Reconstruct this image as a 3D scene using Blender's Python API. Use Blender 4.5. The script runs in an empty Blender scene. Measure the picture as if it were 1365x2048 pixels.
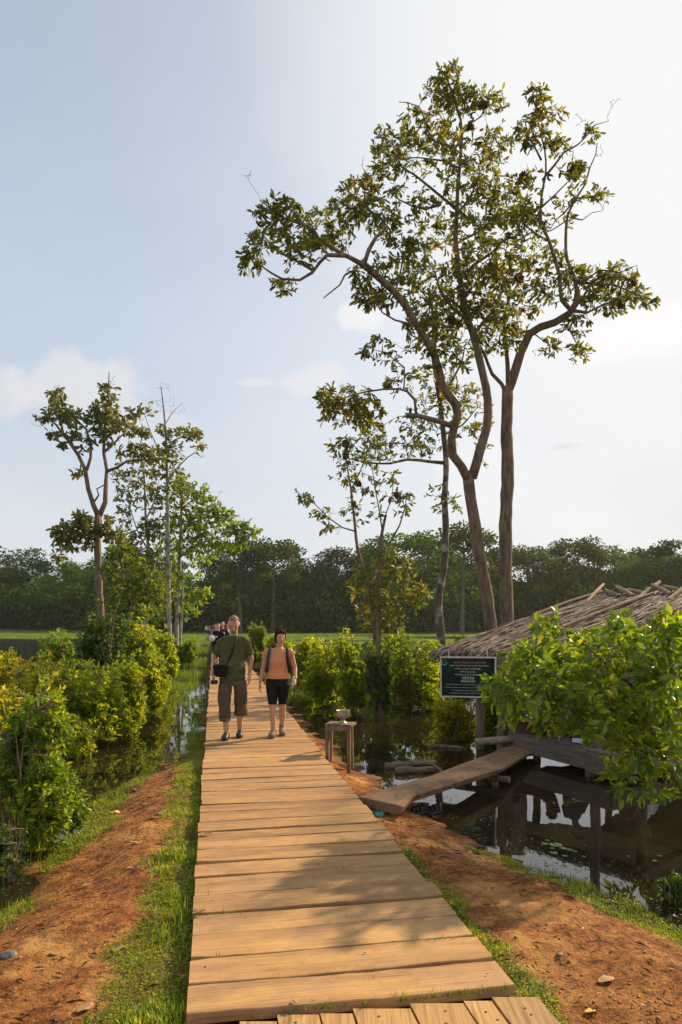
import bpy, math, random
import numpy as np
from mathutils import Vector, Matrix, noise as mnoise

# ------------------------------------------------------------------ camera, sky, sun, exposure
SC = bpy.context.scene
COL = SC.collection
F, CX, HY, CZ = 1400.0, 682.5, 1248.0, 1.98        # bearings measured in the photograph; eye 1.98 m above the water
cam = bpy.data.cameras.new("camera")
camo = bpy.data.objects.new("camera", cam)
COL.objects.link(camo)
camo.location = (0, 0, CZ)
camo.rotation_euler = (math.radians(90), 0, 0)
cam.sensor_fit = 'VERTICAL'
cam.sensor_height = 36.0
cam.lens = 36.0 * F / 2048.0
cam.shift_y = (HY - 1024.0) / 2048.0
cam.clip_end = 3000
SC.camera = camo

SUN_AZ, SUN_EL = math.radians(50), math.radians(31)
SUN_DIR = Vector((math.sin(SUN_AZ) * math.cos(SUN_EL), math.cos(SUN_AZ) * math.cos(SUN_EL), math.sin(SUN_EL)))
sun = bpy.data.lights.new("sun", 'SUN')
sun.energy = 4.9
sun.angle = math.radians(1.2)
sun.color = (1.0, 0.78, 0.50)
suno = bpy.data.objects.new("sun", sun)
COL.objects.link(suno)
suno.rotation_euler = SUN_DIR.to_track_quat('Z', 'Y').to_euler()

SC.view_settings.view_transform = 'Standard'
SC.view_settings.look = 'None'
SC.view_settings.exposure = 0.45
SC.view_settings.gamma = 1.0

W = bpy.data.worlds.new("World")
SC.world = W
W.use_nodes = True
wn, wl = W.node_tree.nodes, W.node_tree.links
wn.clear()


def N(nodes, t, **kw):
    n = nodes.new(t)
    for k, v in kw.items():
        setattr(n, k, v)
    return n


def math_node(nodes, links, op, a, b=None, clamp=False):
    m = nodes.new('ShaderNodeMath')
    m.operation = op
    m.use_clamp = clamp
    for i, v in enumerate((a, b)):
        if v is None:
            continue
        if isinstance(v, (int, float)):
            m.inputs[i].default_value = v
        else:
            links.new(v, m.inputs[i])
    return m.outputs[0]


def ramp(nodes, links, fac, stops):
    r = nodes.new('ShaderNodeValToRGB')
    e = r.color_ramp.elements
    while len(e) < len(stops):
        e.new(0.5)
    for i, (p, c) in enumerate(stops):
        e[i].position = p
        e[i].color = (c[0], c[1], c[2], 1) if isinstance(c, (tuple, list)) else (c, c, c, 1)
    if fac is not None:
        links.new(fac, r.inputs[0])
    return r.outputs[0]


def mixc(nodes, links, fac, a, b, mode='MIX'):
    m = nodes.new('ShaderNodeMix')
    m.data_type = 'RGBA'
    m.blend_type = mode
    for sock, v in ((m.inputs[0], fac), (m.inputs[6], a), (m.inputs[7], b)):
        if isinstance(v, (int, float)):
            sock.default_value = v
        elif isinstance(v, (tuple, list)):
            sock.default_value = (*v[:3], 1)
        else:
            links.new(v, sock)
    return m.outputs[2]


def build_world():
    sky = N(wn, 'ShaderNodeTexSky', sky_type='NISHITA')
    sky.sun_disc = False
    sky.sun_elevation = SUN_EL
    sky.sun_rotation = SUN_AZ
    sky.dust_density = 2.0
    sky.air_density = 1.0
    sky.ozone_density = 1.6
    tc = N(wn, 'ShaderNodeTexCoord')
    D = tc.outputs['Generated']
    dot = N(wn, 'ShaderNodeVectorMath', operation='DOT_PRODUCT')
    wl.new(D, dot.inputs[0])
    dot.inputs[1].default_value = SUN_DIR
    dt = dot.outputs['Value']
    # thin high veil: forward scattering makes it brighter towards the sun
    ph = N(wn, 'ShaderNodeMapRange', interpolation_type='SMOOTHERSTEP')
    ph.inputs[1].default_value = 0.30
    ph.inputs[2].default_value = 1.0
    ph.inputs[3].default_value = 0.0
    ph.inputs[4].default_value = 1.0
    wl.new(dt, ph.inputs[0])
    veilcol = mixc(wn, wl, ph.outputs[0], (4.8, 5.5, 6.35), (6.9, 6.9, 6.9))
    sep = N(wn, 'ShaderNodeSeparateXYZ')
    wl.new(D, sep.inputs[0])
    zz = math_node(wn, wl, 'MAXIMUM', sep.outputs[2], 0.03)
    # project onto a cloud sheet
    cmb = N(wn, 'ShaderNodeCombineXYZ')
    zc = math_node(wn, wl, 'ADD', zz, 0.16)
    wl.new(math_node(wn, wl, 'DIVIDE', sep.outputs[0], zc), cmb.inputs[0])
    wl.new(math_node(wn, wl, 'DIVIDE', sep.outputs[1], zc), cmb.inputs[1])
    n1 = N(wn, 'ShaderNodeTexNoise')
    n1.inputs['Scale'].default_value = 0.8
    n1.inputs['Detail'].default_value = 7
    n1.inputs['Roughness'].default_value = 0.55
    wl.new(cmb.outputs[0], n1.inputs['Vector'])
    # veil amount: more low down and towards the sun
    lowv = ramp(wn, wl, zz, [(0.0, 0.97), (0.14, 0.88), (0.35, 0.74), (0.70, 0.52)])
    sunv = math_node(wn, wl, 'MULTIPLY', ph.outputs[0], 1.05)
    base = math_node(wn, wl, 'MAXIMUM', lowv, sunv)
    nz = math_node(wn, wl, 'MULTIPLY', math_node(wn, wl, 'SUBTRACT', n1.outputs[0], 0.5), 0.6)
    veil = math_node(wn, wl, 'ADD', base, nz, clamp=True)
    hz_ = ramp(wn, wl, zz, [(0.03, 0.85), (0.16, 0.55), (0.38, 0.0)])
    veilcol = mixc(wn, wl, math_node(wn, wl, 'MULTIPLY', hz_, 0.8), veilcol, (5.9, 5.85, 5.85))
    c1 = mixc(wn, wl, veil, sky.outputs[0], veilcol)
    # small cumulus low over the trees: (bearing of each puff, width, height, strength, how bright)
    n2 = N(wn, 'ShaderNodeTexNoise')
    n2.inputs['Scale'].default_value = 9.0
    n2.inputs['Detail'].default_value = 9
    n2.inputs['Roughness'].default_value = 0.60
    wl.new(D, n2.inputs['Vector'])
    c2 = c1
    for az, el, rw, rh, k_, br in ((-20.0, 17.4, 4.6, 2.8, .6, 6.3), (-27.5, 16.5, 3.6, 2.2, .5, 6.1), (-15.0, 14.6, 3.6, 2.0, .35, 6.1), (-1.5, 19.2, 2.6, 1.3, .45, 6.7), (1.8, 23.8, 2.2, 1.1, .6, 7.3),
                                   (17.8, 13.6, 2.6, .7, .55, 5.3), (-7.0, 18.9, 1.2, .25, .35, 6.8), (11.5, 12.0, 4.5, 4.5, .4, 7.2), (23.0, 21.0, 5, 2.2, .5, 7.8)):
        d = (math.sin(math.radians(az)) * math.cos(math.radians(el)), math.cos(math.radians(az)) * math.cos(math.radians(el)), math.sin(math.radians(el)))
        sub = N(wn, 'ShaderNodeVectorMath', operation='SUBTRACT')
        wl.new(D, sub.inputs[0])
        sub.inputs[1].default_value = d
        sc_ = N(wn, 'ShaderNodeVectorMath', operation='MULTIPLY')
        wl.new(sub.outputs[0], sc_.inputs[0])
        a_, b_ = 1 / math.radians(rw), 1 / math.radians(rh)
        sc_.inputs[1].default_value = (a_, a_, b_)
        ln_ = N(wn, 'ShaderNodeVectorMath', operation='LENGTH')
        wl.new(sc_.outputs[0], ln_.inputs[0])
        e_ = math_node(wn, wl, 'ADD', ln_.outputs['Value'], math_node(wn, wl, 'MULTIPLY', math_node(wn, wl, 'SUBTRACT', n2.outputs[0], 0.5), 3.2))
        mr = N(wn, 'ShaderNodeMapRange', interpolation_type='SMOOTHSTEP')
        mr.inputs[1].default_value = 1.05
        mr.inputs[2].default_value = 0.50
        mr.inputs[3].default_value = 0.0
        mr.inputs[4].default_value = k_
        wl.new(e_, mr.inputs[0])
        c2 = mixc(wn, wl, mr.outputs[0], c2, (br, br * .965, br * .955))
    bg = N(wn, 'ShaderNodeBackground')
    bg.inputs[1].default_value = 0.10
    wl.new(c2, bg.inputs[0])
    out = N(wn, 'ShaderNodeOutputWorld')
    wl.new(bg.outputs[0], out.inputs[0])


build_world()
rng = np.random.default_rng(7)
R = random.Random(11)


# ------------------------------------------------------------------ naming helpers
def tag(o, label=None, cat=None, group=None, kind=None):
    if label: o['label'] = label
    if cat: o['category'] = cat
    if group: o['group'] = group
    if kind: o['kind'] = kind
    return o


def empty(name, loc, label, cat, group=None, rz=0.0):
    o = bpy.data.objects.new(name, None)
    COL.objects.link(o)
    o.empty_display_size = 0.2
    o.location = loc
    o.rotation_euler = (0, 0, rz)
    return tag(o, label, cat, group)


def link(name, me, parent=None):
    o = bpy.data.objects.new(name, me)
    COL.objects.link(o)
    if parent is not None:
        o.parent = parent
    return o


def copy_tree(o, parent=None):
    c = o.copy()
    COL.objects.link(c)
    if parent is not None:
        c.parent = parent
    for ch in list(o.children):
        copy_tree(ch, c)
    return c


def at(px, py, Y):
    return Vector(((px - CX) * Y / F, Y, CZ + (HY - py) * Y / F))


def atz(px, py, z):
    Y = (CZ - z) * F / (py - HY)
    return Vector(((px - CX) * Y / F, Y, z))


# ------------------------------------------------------------------ materials
def new_mat(name):
    m = bpy.data.materials.new(name)
    m.use_nodes = True
    nt = m.node_tree
    b = nt.nodes['Principled BSDF']
    return m, nt.nodes, nt.links, b


def plain(name, col, rough=0.7, metal=0.0, nscale=8.0, var=0.25, bump=0.0, bscale=40, spec=None):
    m, nd, ln, b = new_mat(name)
    tc = N(nd, 'ShaderNodeTexCoord')
    nz = N(nd, 'ShaderNodeTexNoise')
    nz.inputs['Scale'].default_value = nscale
    nz.inputs['Detail'].default_value = 5
    ln.new(tc.outputs['Object'], nz.inputs['Vector'])
    lo = tuple(max(0, c * (1 - var)) for c in col)
    hi = tuple(min(1, c * (1 + var)) for c in col)
    ln.new(ramp(nd, ln, nz.outputs[0], [(0.3, lo), (0.7, hi)]), b.inputs['Base Color'])
    b.inputs['Roughness'].default_value = rough
    b.inputs['Metallic'].default_value = metal
    if spec is not None:
        b.inputs['Specular IOR Level'].default_value = spec
    if bump:
        n2 = N(nd, 'ShaderNodeTexNoise')
        n2.inputs['Scale'].default_value = bscale
        n2.inputs['Detail'].default_value = 6
        ln.new(tc.outputs['Object'], n2.inputs['Vector'])
        bp = N(nd, 'ShaderNodeBump')
        bp.inputs['Strength'].default_value = bump
        bp.inputs['Distance'].default_value = 0.02
        ln.new(n2.outputs[0], bp.inputs['Height'])
        ln.new(bp.outputs[0], b.inputs['Normal'])
    return m


def leaf_mat(name, cols, trans=0.45, tmul=(1.5, 1.45, 0.6), rough=0.45, spec=0.4, clump=0.5):
    """cols: stops of (pos, colour) along a per-leaf random value"""
    m, nd, ln, b = new_mat(name)
    geo = N(nd, 'ShaderNodeNewGeometry')
    nz = N(nd, 'ShaderNodeTexNoise')
    nz.inputs['Scale'].default_value = clump
    nz.inputs['Detail'].default_value = 3
    ln.new(geo.outputs['Position'], nz.inputs['Vector'])
    v = math_node(nd, ln, 'ADD', math_node(nd, ln, 'MULTIPLY', geo.outputs['Random Per Island'], 0.72),
                  math_node(nd, ln, 'MULTIPLY', math_node(nd, ln, 'SUBTRACT', nz.outputs[0], 0.36), 0.9), clamp=True)
    c = ramp(nd, ln, v, cols)
    ln.new(c, b.inputs['Base Color'])
    b.inputs['Roughness'].default_value = rough
    b.inputs['Specular IOR Level'].default_value = spec
    tr = N(nd, 'ShaderNodeBsdfTranslucent')
    ln.new(mixc(nd, ln, 1.0, c, tmul, 'MULTIPLY'), tr.inputs['Color'])
    mx = N(nd, 'ShaderNodeMixShader')
    mx.inputs[0].default_value = trans
    ln.new(b.outputs[0], mx.inputs[1])
    ln.new(tr.outputs[0], mx.inputs[2])
    ln.new(mx.outputs[0], nd['Material Output'].inputs[0])
    return m


def bark_mat(name, dark, light, scale=6.0, patch=None):
    m, nd, ln, b = new_mat(name)
    tc = N(nd, 'ShaderNodeTexCoord')
    mp = N(nd, 'ShaderNodeMapping')
    mp.inputs['Scale'].default_value = (scale, scale, scale * 0.22)
    ln.new(tc.outputs['Object'], mp.inputs['Vector'])
    nz = N(nd, 'ShaderNodeTexNoise')
    nz.inputs['Scale'].default_value = 2.0
    nz.inputs['Detail'].default_value = 8
    nz.inputs['Roughness'].default_value = 0.65
    ln.new(mp.outputs[0], nz.inputs['Vector'])
    c = ramp(nd, ln, nz.outputs[0], [(0.35, dark), (0.65, light)])
    if patch:
        n2 = N(nd, 'ShaderNodeTexNoise')
        n2.inputs['Scale'].default_value = 3.2
        n2.inputs['Detail'].default_value = 6
        ln.new(tc.outputs['Object'], n2.inputs['Vector'])
        f = ramp(nd, ln, n2.outputs[0], [(0.52, 0.0), (0.60, 1.0)])
        c = mixc(nd, ln, math_node(nd, ln, 'MULTIPLY', f, 0.8), c, patch)
    ln.new(c, b.inputs['Base Color'])
    b.inputs['Roughness'].default_value = 0.85
    bp = N(nd, 'ShaderNodeBump')
    bp.inputs['Strength'].default_value = 0.9
    bp.inputs['Distance'].default_value = 0.03
    ln.new(nz.outputs[0], bp.inputs['Height'])
    ln.new(bp.outputs[0], b.inputs['Normal'])
    return m


def wood_mat(name, dark, mid, light, axis=(1.2, 22, 22), dirt=None, rough=0.75, bump=0.5, attr=False):
    m, nd, ln, b = new_mat(name)
    tc = N(nd, 'ShaderNodeTexCoord')
    oi = N(nd, 'ShaderNodeObjectInfo')
    off = N(nd, 'ShaderNodeVectorMath', operation='SCALE')
    off.inputs[0].default_value = (31, 17, 23)
    ln.new(oi.outputs['Random'], off.inputs['Scale'])
    add = N(nd, 'ShaderNodeVectorMath', operation='ADD')
    ln.new(tc.outputs['Object'], add.inputs[0])
    ln.new(off.outputs[0], add.inputs[1])
    mp = N(nd, 'ShaderNodeMapping')
    mp.inputs['Scale'].default_value = axis
    ln.new(add.outputs[0], mp.inputs['Vector'])
    nz = N(nd, 'ShaderNodeTexNoise')
    nz.inputs['Scale'].default_value = 1.6
    nz.inputs['Detail'].default_value = 8
    nz.inputs['Roughness'].default_value = 0.6
    nz.inputs['Distortion'].default_value = 0.3
    ln.new(mp.outputs[0], nz.inputs['Vector'])
    c = ramp(nd, ln, nz.outputs[0], [(0.28, dark), (0.5, mid), (0.72, light)])
    if dirt:
        n2 = N(nd, 'ShaderNodeTexNoise')
        n2.inputs['Scale'].default_value = 2.2
        n2.inputs['Detail'].default_value = 7
        ln.new(add.outputs[0], n2.inputs['Vector'])
        f = ramp(nd, ln, n2.outputs[0], [(0.38, 0.0), (0.68, 1.0)])
        c = mixc(nd, ln, math_node(nd, ln, 'MULTIPLY', f, 0.75), c, dirt)
        n3 = N(nd, 'ShaderNodeTexNoise')
        n3.inputs['Scale'].default_value = 9
        n3.inputs['Detail'].default_value = 10
        n3.inputs['Roughness'].default_value = 0.75
        ln.new(add.outputs[0], n3.inputs['Vector'])
        f3 = ramp(nd, ln, n3.outputs[0], [(0.30, 1.0), (0.40, 0.0)])
        c = mixc(nd, ln, math_node(nd, ln, 'MULTIPLY', f3, 0.45), c, dark)
        # cracks that follow the grain
        mp4 = N(nd, 'ShaderNodeMapping')
        mp4.inputs['Scale'].default_value = tuple(a * .5 for a in axis)
        ln.new(add.outputs[0], mp4.inputs['Vector'])
        n4 = N(nd, 'ShaderNodeTexNoise')
        n4.inputs['Scale'].default_value = 1.0
        n4.inputs['Detail'].default_value = 3
        ln.new(mp4.outputs[0], n4.inputs['Vector'])
        f4 = ramp(nd, ln, n4.outputs[0], [(0.235, 1.0), (0.275, 0.0)])
        c = mixc(nd, ln, math_node(nd, ln, 'MULTIPLY', f4, 0.8), c, tuple(q * .4 for q in dark))
        # greyer trodden patches
        n5 = N(nd, 'ShaderNodeTexNoise')
        n5.inputs['Scale'].default_value = 1.3
        n5.inputs['Detail'].default_value = 5
        ln.new(tc.outputs['Object'], n5.inputs['Vector'])
        f5 = ramp(nd, ln, n5.outputs[0], [(0.48, 0.0), (0.66, 1.0)])
        c = mixc(nd, ln, math_node(nd, ln, 'MULTIPLY', f5, 0.35), c, (0.34, 0.215, 0.125))
    # each board a little lighter or darker
    hv = N(nd, 'ShaderNodeHueSaturation')
    ln.new(math_node(nd, ln, 'ADD', math_node(nd, ln, 'MULTIPLY', oi.outputs['Random'], 0.28), 0.86), hv.inputs['Value'])
    ln.new(c, hv.inputs['Color'])
    ln.new(hv.outputs[0], b.inputs['Base Color'])
    b.inputs['Roughness'].default_value = rough
    b.inputs['Specular IOR Level'].default_value = 0.25
    bp = N(nd, 'ShaderNodeBump')
    bp.inputs['Strength'].default_value = bump
    bp.inputs['Distance'].default_value = 0.006
    ln.new(nz.outputs[0], bp.inputs['Height'])
    ln.new(bp.outputs[0], b.inputs['Normal'])
    return m


M = {}
M['plank'] = None
M['plank_long'] = wood_mat('plank_wood_along', (0.10, 0.055, 0.022), (0.42, 0.25, 0.10), (0.56, 0.36, 0.16), axis=(40, 1.2, 30), dirt=(0.50, 0.28, 0.10))
M['greywood'] = wood_mat('weathered_wood', (0.13, 0.10, 0.075), (0.20, 0.155, 0.12), (0.27, 0.215, 0.165), axis=(1.2, 1.2, 14))
M['standwood'] = wood_mat('stand_wood', (0.09, 0.055, 0.033), (0.185, 0.12, 0.075), (0.26, 0.18, 0.115), axis=(9, 9, 3))
M['shadedwood'] = wood_mat('shaded_platform_wood', (0.07, 0.052, 0.038), (0.125, 0.095, 0.070), (0.18, 0.14, 0.105), axis=(1.2, 1.2, 14))  # weathered wood darkened: the deep shade under the hut is put into its colour
M['postwood'] = wood_mat('post_wood', (0.07, 0.045, 0.03), (0.17, 0.115, 0.075), (0.27, 0.19, 0.12), axis=(18, 18, 2))
M['rampwood'] = wood_mat('ramp_wood', (0.055, 0.030, 0.017), (0.15, 0.088, 0.046), (0.22, 0.14, 0.078), axis=(7, 4, 7), dirt=(0.23, 0.125, 0.06))
M['thatch'] = leaf_mat('thatch', [(0.0, (0.05, 0.034, 0.024)), (0.35, (0.13, 0.092, 0.066)), (0.7, (0.235, 0.175, 0.130)), (0.95, (0.42, 0.34, 0.27))], trans=0.0, rough=.7, spec=.3, clump=1.3)
M['pole'] = wood_mat('pole_wood', (0.12, 0.08, 0.05), (0.30, 0.215, 0.135), (0.43, 0.33, 0.22), axis=(8, 8, 8))
M['bark'] = bark_mat('bark_brown', (0.075, 0.045, 0.025), (0.27, 0.175, 0.10))
M['bark_patch'] = bark_mat('bark_lichen', (0.05, 0.035, 0.022), (0.16, 0.115, 0.075), patch=(0.34, 0.31, 0.25))
M['bark_pale'] = bark_mat('bark_pale', (0.16, 0.13, 0.10), (0.42, 0.37, 0.30), patch=(0.12, 0.09, 0.06))
M['bark_far'] = bark_mat('bark_grey', (0.05, 0.04, 0.03), (0.14, 0.115, 0.09), scale=2)
M['leaf_big'] = leaf_mat('tree_leaf', [(0.0, (0.045, 0.058, 0.010)), (0.45, (0.100, 0.110, 0.016)), (0.8, (0.196, 0.194, 0.024)), (0.95, (0.330, 0.216, 0.030))], trans=0.6, tmul=(1.8, 1.7, 0.5), clump=0.9)
M['leaf_thin'] = leaf_mat('small_tree_leaf', [(0.0, (0.064, 0.086, 0.015)), (0.4, (0.134, 0.164, 0.024)), (0.8, (0.252, 0.233, 0.033)), (0.97, (0.360, 0.207, 0.030))], trans=0.45, clump=0.8)
M['leaf_bright'] = leaf_mat('bright_leaf', [(0.0, (0.078, 0.130, 0.014)), (0.4, (0.153, 0.240, 0.023)), (0.8, (0.276, 0.327, 0.034)), (1.0, (0.484, 0.413, 0.057))], trans=0.6, clump=0.8)
M['leaf_dull'] = leaf_mat('dull_leaf', [(0.0, (0.064, 0.084, 0.020)), (0.5, (0.157, 0.176, 0.034)), (0.85, (0.270, 0.234, 0.051)), (1.0, (0.359, 0.210, 0.051))], trans=0.35, clump=0.5)
M['leaf_hero'] = leaf_mat('broad_shrub_leaf', [(0.0, (0.067, 0.122, 0.011)), (0.4, (0.137, 0.211, 0.017)), (0.75, (0.252, 0.308, 0.027)), (0.97, (0.458, 0.391, 0.049))], trans=0.56, tmul=(1.7, 1.7, 0.5), rough=0.33, spec=0.5, clump=2.0)
M['leaf_yellow'] = leaf_mat('yellow_green_leaf', [(0.0, (0.084, 0.131, 0.015)), (0.35, (0.211, 0.260, 0.021)), (0.7, (0.401, 0.372, 0.033)), (0.93, (0.600, 0.408, 0.045)), (1.0, (0.600, 0.186, 0.045))], trans=0.6, tmul=(1.9, 1.7, 0.45), clump=1.6)
M['leaf_yb'] = leaf_mat('sunny_shrub_leaf', [(0.0, (0.079, 0.133, 0.012)), (0.35, (0.171, 0.242, 0.018)), (0.75, (0.289, 0.338, 0.030)), (0.97, (0.446, 0.399, 0.050))], trans=0.62, tmul=(2.0, 1.85, 0.45), clump=1.4)
M['leaf_lt'] = leaf_mat('bank_tree_leaf', [(0.0, (0.056, 0.084, 0.012)), (0.45, (0.119, 0.162, 0.018)), (0.85, (0.200, 0.228, 0.026)), (1.0, (0.275, 0.204, 0.030))], trans=0.5, tmul=(1.6, 1.6, 0.5), clump=0.7)
M['leaf_mid'] = leaf_mat('mid_green_leaf', [(0.0, (0.086, 0.130, 0.014)), (0.4, (0.200, 0.271, 0.020)), (0.8, (0.371, 0.387, 0.035)), (1.0, (0.570, 0.424, 0.052))], trans=0.6, tmul=(1.9, 1.8, 0.45), clump=1.4)
M['leaf_dark'] = leaf_mat('dark_green_leaf', [(0.0, (0.031, 0.062, 0.012)), (0.5, (0.066, 0.121, 0.020)), (1.0, (0.155, 0.221, 0.032))], trans=0.35, clump=1.0)
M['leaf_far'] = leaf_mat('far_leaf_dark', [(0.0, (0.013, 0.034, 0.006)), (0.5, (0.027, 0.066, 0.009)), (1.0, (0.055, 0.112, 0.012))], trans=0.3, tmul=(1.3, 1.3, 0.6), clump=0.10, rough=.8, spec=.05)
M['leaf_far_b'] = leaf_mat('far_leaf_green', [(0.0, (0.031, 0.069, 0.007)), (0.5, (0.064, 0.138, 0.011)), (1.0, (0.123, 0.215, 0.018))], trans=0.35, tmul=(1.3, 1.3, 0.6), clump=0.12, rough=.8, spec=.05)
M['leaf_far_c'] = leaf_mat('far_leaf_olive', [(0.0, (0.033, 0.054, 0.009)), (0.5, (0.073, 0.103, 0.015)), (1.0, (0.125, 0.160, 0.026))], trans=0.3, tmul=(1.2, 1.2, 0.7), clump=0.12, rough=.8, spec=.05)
M['grass'] = leaf_mat('grass_blade', [(0.0, (0.070, 0.117, 0.010)), (0.45, (0.139, 0.214, 0.014)), (0.85, (0.262, 0.302, 0.024)), (1.0, (0.508, 0.371, 0.097))], trans=0.4, tmul=(1.5, 1.5, 0.4), rough=0.5, spec=0.25, clump=2.5)
M['turf'] = leaf_mat('turf_blade', [(0.0, (0.077, 0.116, 0.016)), (0.3, (0.183, 0.253, 0.023)), (0.6, (0.328, 0.374, 0.036)), (0.82, (0.501, 0.468, 0.065)), (1.0, (0.600, 0.411, 0.117))], trans=0.4, tmul=(1.4, 1.4, 0.5), rough=0.5, spec=0.25, clump=7)
M['meadowgrass'] = leaf_mat('meadow_blade', [(0.0, (0.075, 0.121, 0.014)), (0.5, (0.138, 0.209, 0.024)), (1.0, (0.250, 0.297, 0.042))], trans=0.45, tmul=(1.5, 1.5, 0.5), clump=0.25)
M['dryleaf'] = leaf_mat('dry_leaf', [(0.0, (0.10, 0.05, 0.025)), (0.6, (0.20, 0.105, 0.05)), (1.0, (0.30, 0.18, 0.09))], trans=0.3, tmul=(1.2, 1.1, 0.8), clump=2)
M['deadleaf'] = plain('dead_leaf_tan', (0.32, 0.185, 0.09), 0.7, nscale=30)
M['deadleaf_y'] = plain('dead_leaf_yellow', (0.62, 0.42, 0.08), 0.6, nscale=30)
M['deadleaf_b'] = plain('dead_leaf_brown', (0.20, 0.105, 0.05), 0.7, nscale=30)


def deck_mat():
    m, nd, ln, b = new_mat('deck_wood')
    tc = N(nd, 'ShaderNodeTexCoord')
    oi = N(nd, 'ShaderNodeObjectInfo')
    off = N(nd, 'ShaderNodeVectorMath', operation='SCALE')
    off.inputs[0].default_value = (31, 17, 23)
    ln.new(oi.outputs['Random'], off.inputs['Scale'])
    add = N(nd, 'ShaderNodeVectorMath', operation='ADD')
    ln.new(tc.outputs['Object'], add.inputs[0])
    ln.new(off.outputs[0], add.inputs[1])
    rot = N(nd, 'ShaderNodeMapping')
    rot.inputs['Rotation'].default_value = (0, 0, -math.atan(0.181))
    ln.new(add.outputs[0], rot.inputs['Vector'])

    def nz(sc, scale=1.0, det=6, ro=.6, dist=0.0):
        mp = N(nd, 'ShaderNodeMapping')
        mp.inputs['Scale'].default_value = sc
        ln.new(rot.outputs[0], mp.inputs['Vector'])
        n = N(nd, 'ShaderNodeTexNoise')
        n.inputs['Scale'].default_value = scale
        n.inputs['Detail'].default_value = det
        n.inputs['Roughness'].default_value = ro
        n.inputs['Distortion'].default_value = dist
        ln.new(mp.outputs[0], n.inputs['Vector'])
        return n.outputs[0]
    bands = nz((.9, 7, 7), 1.0, 5, .55, .4)
    grain = nz((1.6, 60, 60), 1.4, 8, .65, .2)
    blot = nz((1, 1, 1), 2.6, 7, .6)
    spots = nz((1, 1.6, 1), 14, 10, .75)
    crack = nz((1.1, 30, 30), .8, 3, .5)
    c = ramp(nd, ln, bands, [(0.30, (0.30, 0.168, 0.078)), (0.46, (0.40, 0.222, 0.090)), (0.60, (0.50, 0.282, 0.108)), (0.72, (0.43, 0.255, 0.118))])
    c = mixc(nd, ln, math_node(nd, ln, 'MULTIPLY', ramp(nd, ln, blot, [(0.42, 0.0), (0.62, 1.0)]), 0.55), c, (0.345, 0.215, 0.118))
    c = mixc(nd, ln, 0.65, c, ramp(nd, ln, grain, [(0.32, 0.60), (0.5, 1.0), (0.68, 1.15)]), 'MULTIPLY')
    c = mixc(nd, ln, 0.55, c, ramp(nd, ln, nz((1, 1, 1), 7.5, 9, .72), [(0.34, 0.66), (0.52, 1.0), (0.7, 1.12)]), 'MULTIPLY')
    c = mixc(nd, ln, 0.8, c, ramp(nd, ln, spots, [(0.28, 0.42), (0.39, 1.0)]), 'MULTIPLY')
    c = mixc(nd, ln, math_node(nd, ln, 'MULTIPLY', ramp(nd, ln, crack, [(0.250, 1.0), (0.275, 0.0)]), 0.85), c, (0.06, 0.03, 0.014))
    hv = N(nd, 'ShaderNodeHueSaturation')
    ln.new(math_node(nd, ln, 'ADD', math_node(nd, ln, 'MULTIPLY', oi.outputs['Random'], 0.26), 0.88), hv.inputs['Value'])
    ln.new(c, hv.inputs['Color'])
    ln.new(hv.outputs[0], b.inputs['Base Color'])
    b.inputs['Roughness'].default_value = 0.8
    b.inputs['Specular IOR Level'].default_value = 0.2
    bp = N(nd, 'ShaderNodeBump')
    bp.inputs['Strength'].default_value = 0.4
    bp.inputs['Distance'].default_value = 0.004
    ln.new(math_node(nd, ln, 'ADD', grain, math_node(nd, ln, 'MULTIPLY', crack, 1.5)), bp.inputs['Height'])
    ln.new(bp.outputs[0], b.inputs['Normal'])
    return m


M['plank'] = deck_mat()


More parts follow.
